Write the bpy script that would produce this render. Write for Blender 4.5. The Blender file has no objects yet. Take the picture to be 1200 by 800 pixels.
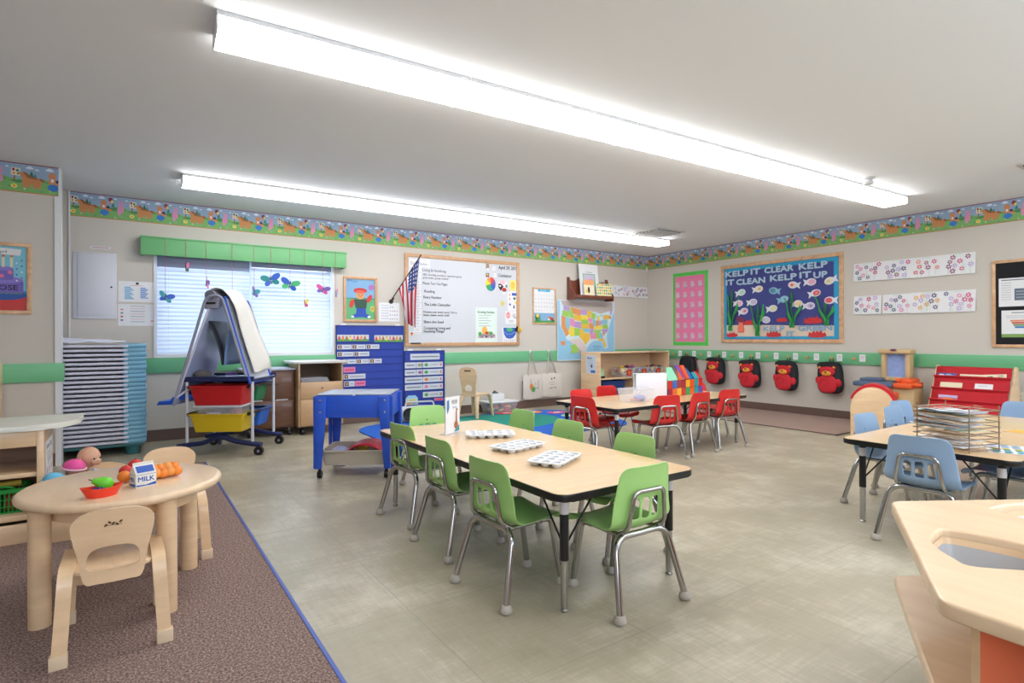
import bpy, bmesh, math, random
from mathutils import Vector, Matrix
PI = math.pi
R = math.radians
random.seed(7)
C = bpy.context.scene.collection

# ---------------------------------------------------------------- materials
def lin(c):
    c = c / 255.0
    return c / 12.92 if c <= 0.04045 else ((c + 0.055) / 1.055) ** 2.4
MC = {}
def M(name, rgb=(200, 200, 200), rough=.5, metal=0., alpha=1., trans=0., var=0., vscale=8., bump=0., bscale=60., coat=0., spec=.5, stretch=None, subs=0.):
    if name in MC: return MC[name]
    m = bpy.data.materials.new(name); m.use_nodes = True
    nt = m.node_tree; b = nt.nodes['Principled BSDF']
    col = (lin(rgb[0]), lin(rgb[1]), lin(rgb[2]), 1)
    b.inputs['Base Color'].default_value = col
    b.inputs['Roughness'].default_value = rough
    b.inputs['Metallic'].default_value = metal
    b.inputs['Alpha'].default_value = alpha
    b.inputs['Transmission Weight'].default_value = trans
    b.inputs['Coat Weight'].default_value = coat
    b.inputs['Specular IOR Level'].default_value = spec
    if subs: b.inputs['Subsurface Weight'].default_value = subs
    if var or bump:
        tc = nt.nodes.new('ShaderNodeTexCoord'); mp = nt.nodes.new('ShaderNodeMapping')
        nt.links.new(tc.outputs['Object'], mp.inputs['Vector'])
        if stretch: mp.inputs['Scale'].default_value = stretch
    if var:
        n = nt.nodes.new('ShaderNodeTexNoise'); n.inputs['Scale'].default_value = vscale; n.inputs['Detail'].default_value = 5
        nt.links.new(mp.outputs['Vector'], n.inputs['Vector'])
        mx = nt.nodes.new('ShaderNodeMix'); mx.data_type = 'RGBA'
        mx.inputs['A'].default_value = tuple(max(0, v * (1 - var)) for v in col[:3]) + (1,)
        mx.inputs['B'].default_value = tuple(min(1, v * (1 + var)) for v in col[:3]) + (1,)
        nt.links.new(n.outputs['Fac'], mx.inputs['Factor']); nt.links.new(mx.outputs['Result'], b.inputs['Base Color'])
    if bump:
        n2 = nt.nodes.new('ShaderNodeTexNoise'); n2.inputs['Scale'].default_value = bscale; n2.inputs['Detail'].default_value = 3
        nt.links.new(mp.outputs['Vector'], n2.inputs['Vector'])
        bp = nt.nodes.new('ShaderNodeBump'); bp.inputs['Strength'].default_value = bump; bp.inputs['Distance'].default_value = .004
        nt.links.new(n2.outputs['Fac'], bp.inputs['Height']); nt.links.new(bp.outputs['Normal'], b.inputs['Normal'])
    MC[name] = m
    return m

def wood(name, rgb, var=.16, rough=.35, stretch=(1, 1, 9), scale=3., coat=.25):
    if name in MC: return MC[name]
    m = M(name, rgb, rough, coat=coat)
    nt = m.node_tree; b = nt.nodes['Principled BSDF']; col = b.inputs['Base Color'].default_value[:3]
    tc = nt.nodes.new('ShaderNodeTexCoord'); mp = nt.nodes.new('ShaderNodeMapping')
    nt.links.new(tc.outputs['Object'], mp.inputs['Vector']); mp.inputs['Scale'].default_value = stretch
    n = nt.nodes.new('ShaderNodeTexNoise'); n.inputs['Scale'].default_value = scale; n.inputs['Detail'].default_value = 8; n.inputs['Distortion'].default_value = .6
    nt.links.new(mp.outputs['Vector'], n.inputs['Vector'])
    rp = nt.nodes.new('ShaderNodeValToRGB')
    rp.color_ramp.elements[0].position = .3; rp.color_ramp.elements[1].position = .7
    rp.color_ramp.elements[0].color = (col[0] * (1 - var), col[1] * (1 - var * 1.3), col[2] * (1 - var * 1.6), 1)
    rp.color_ramp.elements[1].color = (min(1, col[0] * (1 + var * .6)), min(1, col[1] * (1 + var * .6)), min(1, col[2] * (1 + var * .6)), 1)
    nt.links.new(n.outputs['Fac'], rp.inputs['Fac']); nt.links.new(rp.outputs['Color'], b.inputs['Base Color'])
    return m

def emis(name, rgb, strength):
    if name in MC: return MC[name]
    m = bpy.data.materials.new(name); m.use_nodes = True; nt = m.node_tree
    b = nt.nodes['Principled BSDF']
    b.inputs['Base Color'].default_value = (.9, .9, .9, 1)
    b.inputs['Emission Color'].default_value = (lin(rgb[0]), lin(rgb[1]), lin(rgb[2]), 1)
    b.inputs['Emission Strength'].default_value = strength
    MC[name] = m
    return m

# ---------------------------------------------------------------- mesh builder
class MB:
    def __init__(s):
        s.v = []; s.f = []; s.fm = []; s.fs = []; s.mats = []; s.T = Matrix.Identity(4)
    def slot(s, m):
        if m not in s.mats: s.mats.append(m)
        return s.mats.index(m)
    def add(s, vs, fs, mat, smooth=True):
        k = len(s.v); sl = s.slot(mat)
        s.v += [tuple(s.T @ Vector(p)) for p in vs]
        for f in fs: s.f.append(tuple(i + k for i in f)); s.fm.append(sl); s.fs.append(smooth)
        return s
    def bm(s, b, mat, smooth=True):
        b.verts.index_update()
        s.add([v.co[:] for v in b.verts], [[v.index for v in f.verts] for f in b.faces], mat, smooth); b.free(); return s
    def box(s, x0, x1, y0, y1, z0, z1, mat, bev=0, seg=2):
        if x0 > x1: x0, x1 = x1, x0
        if y0 > y1: y0, y1 = y1, y0
        if z0 > z1: z0, z1 = z1, z0
        vs = [(x, y, z) for z in (z0, z1) for y in (y0, y1) for x in (x0, x1)]
        fs = [(0, 2, 3, 1), (4, 5, 7, 6), (0, 1, 5, 4), (2, 6, 7, 3), (0, 4, 6, 2), (1, 3, 7, 5)]
        if not bev: return s.add(vs, fs, mat, False)
        b = bmesh.new(); q = [b.verts.new(p) for p in vs]
        for f in fs: b.faces.new([q[i] for i in f])
        bmesh.ops.bevel(b, geom=list(b.edges), offset=min(bev, (x1 - x0) * .49, (y1 - y0) * .49, (z1 - z0) * .49), segments=seg, affect='EDGES', profile=.5, clamp_overlap=True)
        return s.bm(b, mat)
    def cyl(s, p0, p1, r0, mat, r1=None, seg=20, caps=True):
        return s.tube([p0, p1], [r0, r0 if r1 is None else r1], mat, seg, caps=caps)
    def tube(s, pts, r, mat, seg=10, closed=False, caps=True, flat=None):
        pts = [Vector(p) for p in pts]; n = len(pts)
        rs = r if isinstance(r, (list, tuple)) else [r] * n
        tg = []
        for i in range(n):
            a = pts[i - 1] if (i > 0 or closed) else pts[i]; b = pts[(i + 1) % n] if (i < n - 1 or closed) else pts[i]
            t = (b - a); tg.append(t.normalized() if t.length > 1e-9 else Vector((0, 0, 1)))
        up = Vector((0, 0, 1)) if abs(tg[0].z) < .9 else Vector((1, 0, 0))
        u = tg[0].cross(up).normalized(); vs = []
        for i in range(n):
            u = (u - tg[i] * u.dot(tg[i])).normalized(); w = tg[i].cross(u)
            for k in range(seg):
                a = 2 * PI * k / seg; ka = 1 if flat is None else flat
                vs.append(tuple(pts[i] + (u * math.cos(a) + w * math.sin(a) * ka) * rs[i]))
        fs = []
        for i in range(n if closed else n - 1):
            j = (i + 1) % n
            for k in range(seg):
                l = (k + 1) % seg
                fs.append((i * seg + k, i * seg + l, j * seg + l, j * seg + k))
        if caps and not closed:
            fs.append(tuple(range(seg))[::-1]); fs.append(tuple((n - 1) * seg + k for k in range(seg)))
        return s.add(vs, fs, mat)
    def lathe(s, prof, mat, c=(0, 0, 0), seg=24, T=None, caps=True):
        vs = []; fs = []; n = len(prof)
        for r, z in prof:
            for k in range(seg):
                a = 2 * PI * k / seg; p = Vector((r * math.cos(a), r * math.sin(a), z))
                if T: p = T @ p
                vs.append((c[0] + p.x, c[1] + p.y, c[2] + p.z))
        for i in range(n - 1):
            for k in range(seg):
                l = (k + 1) % seg; fs.append((i * seg + k, i * seg + l, (i + 1) * seg + l, (i + 1) * seg + k))
        if caps: fs.append(tuple(range(seg))[::-1]); fs.append(tuple((n - 1) * seg + k for k in range(seg)))
        return s.add(vs, fs, mat)
    def ball(s, c, r, mat, seg=16, T=None, fn=None):
        if not isinstance(r, (tuple, list)): r = (r, r, r)
        b = bmesh.new(); bmesh.ops.create_uvsphere(b, u_segments=seg, v_segments=max(6, seg // 2), radius=1)
        for v in b.verts:
            if fn: v.co = fn(v.co)
            p = Vector((v.co.x * r[0], v.co.y * r[1], v.co.z * r[2]))
            if T: p = T @ p
            v.co = p + Vector(c)
        return s.bm(b, mat)
    def prism(s, poly, z0, z1, mat, bev=0, T=None, seg=2, smat=None):
        n = len(poly); ar = sum(poly[i][0] * poly[(i + 1) % n][1] - poly[(i + 1) % n][0] * poly[i][1] for i in range(n))
        if ar < 0: poly = poly[::-1]
        if bev:
            b = bmesh.new(); lo = [b.verts.new((p[0], p[1], z0)) for p in poly]; hi = [b.verts.new((p[0], p[1], z1)) for p in poly]
            b.faces.new(lo[::-1]); top = b.faces.new(hi)
            for i in range(n): b.faces.new((lo[i], lo[(i + 1) % n], hi[(i + 1) % n], hi[i]))
            ed = [e for e in b.edges if abs(e.verts[0].co.z - e.verts[1].co.z) < 1e-7]
            bmesh.ops.bevel(b, geom=ed, offset=bev, segments=seg, affect='EDGES', profile=.5)
            if T:
                for v in b.verts: v.co = T @ v.co
            return s.bm(b, mat)
        vs = [(p[0], p[1], z0) for p in poly] + [(p[0], p[1], z1) for p in poly]
        if T: vs = [tuple(T @ Vector(p)) for p in vs]
        s.add(vs, [tuple(range(n))[::-1], tuple(range(n, 2 * n))], mat)
        return s.add(vs, [(i, (i + 1) % n, n + (i + 1) % n, n + i) for i in range(n)], smat or mat)
    def frame(s, outer, inner, z0, z1, mat, T=None):
        # ring-shaped plate: outer and inner polygons with the same number of points
        n = len(outer)
        vs = [(p[0], p[1], z) for z in (z0, z1) for q in (outer, inner) for p in q]
        if T: vs = [tuple(T @ Vector(p)) for p in vs]
        fs = []
        for i in range(n):
            j = (i + 1) % n
            fs += [(i, n + i, n + j, j), (2 * n + i, 2 * n + j, 3 * n + j, 3 * n + i), (i, j, 2 * n + j, 2 * n + i), (n + i, 3 * n + i, 3 * n + j, n + j)]
        return s.add(vs, fs, mat)
    def grid(s, fn, nu, nv, mat, skip=None, wrap=False):
        vs = [tuple(fn(i, j)) for j in range(nv + 1) for i in range(nu + (0 if wrap else 1))]
        w = nu + (0 if wrap else 1); fs = []
        for j in range(nv):
            for i in range(nu):
                if skip and skip(i, j): continue
                i2 = (i + 1) % w
                fs.append((j * w + i, j * w + i2, (j + 1) * w + i2, (j + 1) * w + i))
        return s.add(vs, fs, mat)
    def build(s, name, parent=None, loc=None, rz=0, ang=38):
        me = bpy.data.meshes.new(name); me.from_pydata(s.v, [], s.f)
        for m in s.mats: me.materials.append(m)
        me.polygons.foreach_set('material_index', s.fm); me.polygons.foreach_set('use_smooth', s.fs)
        me.validate(); me.update()
        try: me.set_sharp_from_angle(angle=R(ang))
        except Exception: pass
        o = bpy.data.objects.new(name, me); C.objects.link(o)
        if parent: o.parent = parent
        if loc: o.location = loc
        if rz: o.rotation_euler = (0, 0, rz)
        return o

def tag(o, label=None, cat=None, group=None, kind=None):
    if label: o['label'] = label
    if cat: o['category'] = cat
    if group: o['group'] = group
    if kind: o['kind'] = kind
    return o
def thing(name, label, cat, loc=(0, 0, 0), rz=0, group=None):
    o = bpy.data.objects.new(name, None); C.objects.link(o); o.empty_display_size = .1
    o.location = loc; o.rotation_euler = (0, 0, rz)
    return tag(o, label, cat, group)
def struct(o): o['kind'] = 'structure'; return o
def dup(root, loc, rz, label=None, group=None, rx=0, ry=0):
    r = root.copy(); C.objects.link(r); r.location = loc; r.rotation_euler = (rx, ry, rz)
    if label: r['label'] = label
    if group: r['group'] = group
    for ch in list(root.children):
        c = ch.copy(); C.objects.link(c); c.parent = r
        for g in list(ch.children):
            d = g.copy(); C.objects.link(d); d.parent = c
    return r

def rrect(x0, x1, y0, y1, r, n=6):
    out = []
    for cx, cy, a in ((x1 - r, y1 - r, 0), (x0 + r, y1 - r, 90), (x0 + r, y0 + r, 180), (x1 - r, y0 + r, 270)):
        for k in range(n + 1):
            t = R(a + 90 * k / n); out.append((cx + r * math.cos(t), cy + r * math.sin(t)))
    return out
def ell(cx, cy, rx, ry, n=24, rot=0):
    c, s_ = math.cos(rot), math.sin(rot)
    return [(cx + rx * math.cos(2 * PI * k / n) * c - ry * math.sin(2 * PI * k / n) * s_, cy + rx * math.cos(2 * PI * k / n) * s_ + ry * math.sin(2 * PI * k / n) * c) for k in range(n)]
def rpath(pts, r, n=6):
    # round the inner corners of a polyline
    pts = [Vector(p) for p in pts]; out = [pts[0]]
    for i in range(1, len(pts) - 1):
        a, b, c = pts[i - 1], pts[i], pts[i + 1]
        d1 = (a - b); d2 = (c - b); rr = min(r, d1.length * .49, d2.length * .49)
        p = b + d1.normalized() * rr; q = b + d2.normalized() * rr
        for k in range(n + 1):
            t = k / n; out.append(p * (1 - t) ** 2 + b * 2 * t * (1 - t) + q * t * t)
    out.append(pts[-1]); return out
def catmull(pts, n=8, closed=False):
    P_ = [Vector(p) for p in pts]; out = []; m = len(P_)
    rng = range(m) if closed else range(m - 1)
    for i in rng:
        p0 = P_[(i - 1) % m] if (closed or i > 0) else P_[0]; p1 = P_[i]; p2 = P_[(i + 1) % m]; p3 = P_[(i + 2) % m] if (closed or i < m - 2) else P_[-1]
        for k in range(n):
            t = k / n
            out.append(.5 * ((2 * p1) + (p2 - p0) * t + (2 * p0 - 5 * p1 + 4 * p2 - p3) * t * t + (3 * p1 - p0 - 3 * p2 + p3) * t ** 3))
    if not closed: out.append(P_[-1])
    return out

TXT = {}
def text_mesh(s):
    if s in TXT: return TXT[s]
    cu = bpy.data.curves.new('lettering', 'FONT'); cu.body = s; cu.resolution_u = 2
    o = bpy.data.objects.new('lettering', cu); C.objects.link(o)
    bpy.context.view_layer.update()
    ev = o.evaluated_get(bpy.context.evaluated_depsgraph_get()); me = ev.to_mesh()
    vs = [v.co[:2] for v in me.vertices]; fs = [tuple(p.vertices) for p in me.polygons]
    ev.to_mesh_clear(); bpy.data.objects.remove(o); bpy.data.curves.remove(cu)
    xs = [v[0] for v in vs] or [0, 1]
    TXT[s] = (vs, fs, min(xs), max(xs)); return TXT[s]

class Art(MB):
    # flat artwork on a wall plane: u to the right, v up, facing local -Y
    def __init__(s, off=.0006, step=.00012):
        super().__init__(); s.off = off; s.step = step; s.curl = None
    def p(s, pts, mat, lift=0):
        s.off += s.step
        n = len(pts); ar = sum(pts[i][0] * pts[(i + 1) % n][1] - pts[(i + 1) % n][0] * pts[i][1] for i in range(n))
        if ar < 0: pts = pts[::-1]
        s.add([(u, -s.off - lift, v) for u, v in pts], [tuple(range(n))], mat, False); return s
    def r(s, u0, v0, u1, v1, mat, lift=0): return s.p([(u0, v0), (u1, v0), (u1, v1), (u0, v1)], mat, lift)
    def e(s, u, v, ru, rv, mat, rot=0, n=18, lift=0): return s.p(ell(u, v, ru, rv, n, rot), mat, lift)
    def star(s, u, v, r, mat, n=5, q=.45, rot=PI / 2): return s.p([(u + r * (1 if k % 2 == 0 else q) * math.cos(rot + PI * k / n), v + r * (1 if k % 2 == 0 else q) * math.sin(rot + PI * k / n)) for k in range(2 * n)], mat)
    def l(s, pts, w, mat):
        for a, b in zip(pts[:-1], pts[1:]):
            dx, dy = b[0] - a[0], b[1] - a[1]; L = math.hypot(dx, dy) or 1; nx, ny = -dy / L * w / 2, dx / L * w / 2
            s.p([(a[0] + nx, a[1] + ny), (b[0] + nx, b[1] + ny), (b[0] - nx, b[1] - ny), (a[0] - nx, a[1] - ny)], mat)
        return s
    def flower(s, u, v, r, mat, core=None, n=5):
        for k in range(n):
            a = 2 * PI * k / n + .3; s.e(u + r * .62 * math.cos(a), v + r * .62 * math.sin(a), r * .36, r * .25, mat, a, 8)
        if core: s.e(u, v, r * .25, r * .25, core, 0, 8)
        return s
    def t(s, txt, u, v, h, mat, w=None, al='L', lift=0, bold=0):
        vs, fs, x0, x1 = text_mesh(txt); s.off += s.step
        k = h / .7; kx = k if w is None else w / max(1e-6, x1 - x0)
        wd = (x1 - x0) * kx; o = u - (0 if al == 'L' else wd / 2 if al == 'C' else wd)
        for dx, dy in ([(0, 0)] if not bold else [(0, 0), (bold, 0), (0, bold), (-bold, 0), (0, -bold)]):
            s.add([(o + (a - x0) * kx + dx, -s.off - lift, v + b * k + dy) for a, b in vs], fs, mat, False); s.off += s.step * .3
        return s
    def plate(s, u0, v0, u1, v1, th, mat):
        s.box(u0, u1, -s.off - th, -s.off, v0, v1, mat); s.off += th; return s

# shared colours
white = M('white_paper', (232, 232, 234), .6)
white2 = M('white_plastic', (228, 228, 230), .35)
black = M('black_rubber', (22, 22, 24), .5)
blackg = M('black_gloss_paint', (18, 18, 20), .3)
ink = M('marker_ink', (40, 42, 50), .6)
inkg = M('grey_print', (120, 125, 135), .6)
inkb = M('blue_print', (60, 110, 190), .6)
chrome = M('chrome', (178, 176, 174), .14, 1.)
steel = M('brushed_steel', (165, 165, 165), .3, 1.)
maple = wood('maple_plywood', (234, 200, 160), .10, .33, (1, 1, 7))
mapleH = wood('maple_plywood_flat', (236, 206, 170), .08, .28, (7, 1, 1))
red = M('red_paint', (205, 48, 44), .4)
pink = M('pink_print', (228, 120, 160), .6)
orange = M('orange_print', (226, 130, 60), .6)
yellow = M('yellow_print', (236, 206, 80), .6)
green = M('green_print', (84, 160, 84), .6)
dgreen = M('dark_green_print', (50, 110, 70), .6)
blue = M('blue_paint', (50, 92, 190), .6)
sky = M('sky_blue_print', (130, 176, 214), .6)
purple = M('purple_print', (120, 90, 170), .6)
brown = M('brown_print', (150, 96, 60), .6)
cream = M('cream_print', (232, 220, 190), .6)
navy = M('navy_print', (40, 52, 110), .6)
tealp = M('teal_print', (60, 150, 160), .6)
skin = M('tan_print', (206, 150, 110), .6)
# ---------------------------------------------------------------- room shell
H = 2.44; XL = -9.6; YF = -8.6
wallm = M('painted_wall', (207, 200, 190), .75, var=.012, vscale=2.2, bump=.05, bscale=180)
ceilm = M('painted_ceiling', (236, 238, 240), .85, bump=.06, bscale=120)
trimw = M('white_trim_paint', (225, 226, 228), .45)
basem = M('brown_vinyl_base', (104, 82, 74), .5)
railm = M('green_painted_rail', (112, 186, 136), .4)
# floor tiles: large square vinyl tiles with linen-like streaks
fl = bpy.data.materials.new('linen_vinyl_tile'); fl.use_nodes = True
nt = fl.node_tree; N = nt.nodes; L = nt.links; pb = N['Principled BSDF']
tc = N.new('ShaderNodeTexCoord')
def mp_(sc, rot=0, loc=(0, 0, 0)):
    m = N.new('ShaderNodeMapping'); m.inputs['Scale'].default_value = sc; m.inputs['Rotation'].default_value = (0, 0, rot); m.inputs['Location'].default_value = loc
    L.new(tc.outputs['Object'], m.inputs['Vector']); return m
def nz(m, sc, det=6, rough=.6):
    n = N.new('ShaderNodeTexNoise'); n.inputs['Scale'].default_value = sc; n.inputs['Detail'].default_value = det; n.inputs['Roughness'].default_value = rough
    L.new(m.outputs['Vector'], n.inputs['Vector']); return n.outputs['Fac']
def math_(op, a, b=None, c=None):
    n = N.new('ShaderNodeMath'); n.operation = op
    for i, x in enumerate((a, b, c)):
        if x is None: continue
        if isinstance(x, (int, float)): n.inputs[i].default_value = x
        else: L.new(x, n.inputs[i])
    return n.outputs[0]
br = N.new('ShaderNodeTexBrick'); mb_ = mp_((1, 1, 1), 0, (6.57 + .61, 4.77 + .61 * 2, 0)); L.new(mb_.outputs['Vector'], br.inputs['Vector'])
br.offset = 0; br.inputs['Scale'].default_value = 1; br.inputs['Brick Width'].default_value = .61; br.inputs['Row Height'].default_value = .61
br.inputs['Mortar Size'].default_value = .0012; br.inputs['Mortar Smooth'].default_value = .2; br.inputs['Bias'].default_value = 0
br.inputs['Color1'].default_value = (0, 0, 0, 1); br.inputs['Color2'].default_value = (1, 1, 1, 1); br.inputs['Mortar'].default_value = (.5, .5, .5, 1)
s1 = nz(mp_((60, 4, 1)), 1.2); s2 = nz(mp_((4, 60, 1)), 1.2); big = nz(mp_((1, 1, 1)), 2.3, 4, .5); mid = nz(mp_((1, 1, 1)), 7, 5, .7)
str_ = math_('MULTIPLY', s1, s2)
f1 = math_('MULTIPLY_ADD', str_, .5, math_('MULTIPLY', big, .68)); f2 = math_('MULTIPLY_ADD', mid, .45, f1)
sep = N.new('ShaderNodeSeparateColor'); L.new(br.outputs['Color'], sep.inputs[0])
f3 = math_('MULTIPLY_ADD', sep.outputs[0], .05, f2)
cr = N.new('ShaderNodeValToRGB'); L.new(f3, cr.inputs['Fac'])
def c_(r, g, b): return (lin(r), lin(g), lin(b), 1)
cr.color_ramp.elements[0].position = .43; cr.color_ramp.elements[0].color = c_(152, 143, 120)
cr.color_ramp.elements[1].position = .93; cr.color_ramp.elements[1].color = c_(202, 195, 176)
e_ = cr.color_ramp.elements.new(.70); e_.color = c_(170, 161, 139)
mx = N.new('ShaderNodeMix'); mx.data_type = 'RGBA'; L.new(br.outputs['Fac'], mx.inputs['Factor']); L.new(cr.outputs['Color'], mx.inputs['A']); mx.inputs['B'].default_value = c_(140, 133, 115)
L.new(mx.outputs['Result'], pb.inputs['Base Color']); pb.inputs['Roughness'].default_value = .33; pb.inputs['Specular IOR Level'].default_value = .45
bp = N.new('ShaderNodeBump'); bp.inputs['Strength'].default_value = .12; bp.inputs['Distance'].default_value = .002
L.new(f2, bp.inputs['Height']); L.new(bp.outputs['Normal'], pb.inputs['Normal'])
# carpet
def carpet_mat(name, dark, mid_, light):
    m = bpy.data.materials.new(name); m.use_nodes = True; nt = m.node_tree; b = nt.nodes['Principled BSDF']
    tc = nt.nodes.new('ShaderNodeTexCoord'); n = nt.nodes.new('ShaderNodeTexNoise'); n.inputs['Scale'].default_value = 130; n.inputs['Detail'].default_value = 4; n.inputs['Roughness'].default_value = .75
    nt.links.new(tc.outputs['Object'], n.inputs['Vector'])
    r = nt.nodes.new('ShaderNodeValToRGB'); nt.links.new(n.outputs['Fac'], r.inputs['Fac'])
    r.color_ramp.elements[0].position = .36; r.color_ramp.elements[0].color = c_(*dark)
    r.color_ramp.elements[1].position = .66; r.color_ramp.elements[1].color = c_(*light)
    q = r.color_ramp.elements.new(.5); q.color = c_(*mid_)
    nt.links.new(r.outputs['Color'], b.inputs['Base Color']); b.inputs['Roughness'].default_value = .95; b.inputs['Specular IOR Level'].default_value = .1
    bp = nt.nodes.new('ShaderNodeBump'); bp.inputs['Strength'].default_value = .6; bp.inputs['Distance'].default_value = .006
    nt.links.new(n.outputs['Fac'], bp.inputs['Height']); nt.links.new(bp.outputs['Normal'], b.inputs['Normal'])
    return m
carpm = carpet_mat('flecked_brown_carpet', (94, 74, 68), (140, 116, 108), (196, 176, 168))
carpm2 = carpet_mat('flecked_taupe_carpet', (132, 108, 100), (168, 144, 134), (200, 178, 166))

m = MB(); m.box(XL - .1, .1, YF - .1, .1, -.1, 0, fl); struct(m.build('floor'))
m = MB(); m.box(XL - .1, .1, YF - .1, .1, H, H + .1, ceilm); struct(m.build('ceiling'))
# back wall with the window opening
WX0, WX1, WZ0, WZ1 = -7.225, -5.43, .848, 1.96
m = MB()
m.box(XL - .1, WX0, 0, .14, 0, H, wallm); m.box(WX1, .1, 0, .14, 0, H, wallm)
m.box(WX0, WX1, 0, .14, 0, WZ0, wallm); m.box(WX0, WX1, 0, .14, WZ1, H, wallm)
struct(m.build('wall_back'))
m = MB(); m.box(0, .1, YF, 0, 0, H, wallm); struct(m.build('wall_right'))
m = MB(); m.box(XL - .1, -7.92, -.85, -.73, 0, H, wallm); struct(m.build('wall_left_partition'))
m = MB(); m.box(XL - .1, XL, YF, .14, 0, H, wallm); struct(m.build('wall_left'))
m = MB(); fill_windows = [(-8.9, -6.9), (-5.6, -3.6), (-2.6, -.6)]; xx = XL - .1  # openings added in the unseen front wall to let in fill light
for a_, b_ in fill_windows: m.box(xx, a_, YF - .1, YF, 0, H, wallm); m.box(a_, b_, YF - .1, YF, 0, .9, wallm); m.box(a_, b_, YF - .1, YF, 2.1, H, wallm); xx = b_
m.box(xx, .1, YF - .1, YF, 0, H, wallm); struct(m.build('wall_front'))
for k_, (a_, b_) in enumerate(fill_windows):
    m = MB()
    for q_ in ((a_, a_ + .04, .9, 2.1), (b_ - .04, b_, .9, 2.1), (a_, b_, .9, .94), (a_, b_, 2.06, 2.1), ((a_ + b_) / 2 - .02, (a_ + b_) / 2 + .02, .9, 2.1)): m.box(q_[0], q_[1], YF - .07, YF - .03, q_[2], q_[3], trimw)
    struct(m.build('window_%d' % (k_ + 2)))  # unseen windows, added behind the camera for soft fill light
# window frame, glass
m = MB()
for a in ((WX0, WX0 + .04, WZ0, WZ1), (WX1 - .04, WX1, WZ0, WZ1), (WX0, WX1, WZ0, WZ0 + .04), (WX0, WX1, WZ1 - .04, WZ1), (-6.35, -6.31, WZ0, WZ1)):
    m.box(a[0], a[1], .075, .12, a[2], a[3], trimw)
w = struct(m.build('window_1'))
g = bpy.data.materials.new('window_glass'); g.use_nodes = True
gp = g.node_tree.nodes['Principled BSDF']; gp.inputs['Transmission Weight'].default_value = 1; gp.inputs['Roughness'].default_value = 0; gp.inputs['IOR'].default_value = 1.02
m = MB(); m.box(WX0 + .04, WX1 - .04, .095, .099, WZ0 + .04, WZ1 - .04, g); m.build('pane', w)
m = MB(); m.box(WX0 - .012, WX0 + .012, -.012, .075, WZ0, WZ1, trimw); m.box(WX1 - .012, WX1 + .012, -.012, .075, WZ0, WZ1, trimw); m.box(WX0, WX1, -.006, .075, WZ0 - .004, WZ0 + .012, trimw)
m.build('jamb_lining', w)
# corner trims at the partition
m = MB(); m.box(-7.945, -7.905, -.865, -.85, 0, 2.2, trimw); m.box(-7.92, -7.905, -.86, -.72, 0, H, trimw); struct(m.build('trim_1'))
m = MB(); m.box(-7.915, -7.903, -.012, 0, 0, 2.44, trimw); struct(m.build('trim_2'))
# baseboards
m = MB(); m.box(XL, -.0, -.012, 0, 0, .115, basem); struct(m.build('baseboard_back'))
m = MB(); m.box(-.012, 0, YF, -.012, 0, .105, basem); struct(m.build('baseboard_right'))
m = MB(); m.box(XL, -7.92, -.862, -.85, 0, .105, basem); struct(m.build('baseboard_left'))
# green chair rail boards
m = MB(); m.box(-7.9, -.025, -.02, 0, .69, .842, railm, .003); struct(m.build('trim_3'))
m = MB(); m.box(-.02, 0, YF, -.0, .69, .842, railm, .003); struct(m.build('trim_4'))
m = MB(); m.box(XL, -7.885, -.875, -.85, .69, .842, railm, .003); m.box(-7.92, -7.885, -.85, -.82, .69, .842, railm); struct(m.build('trim_5'))
# carpets (floor coverings laid wall to wall, part of the room)
m = MB(); m.box(XL, -6.93, YF, -1.44, 0, .008, carpm); struct(m.build('trim_6'))
tb = M('blue_edge_strip', (74, 96, 176), .4)
m = MB(); m.box(-6.93, -6.915, YF, -1.42, 0, .011, tb, .003); m.box(XL, -6.93, -1.44, -1.425, 0, .011, black, .003); struct(m.build('trim_7'))
m = MB(); m.box(-1.29, -.012, -3.77, -.012, 0, .007, carpm2); m.box(-1.31, -1.29, -3.79, -.012, 0, .009, basem); m.box(-1.31, -.012, -3.79, -3.77, 0, .009, basem); struct(m.build('trim_8'))

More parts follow.
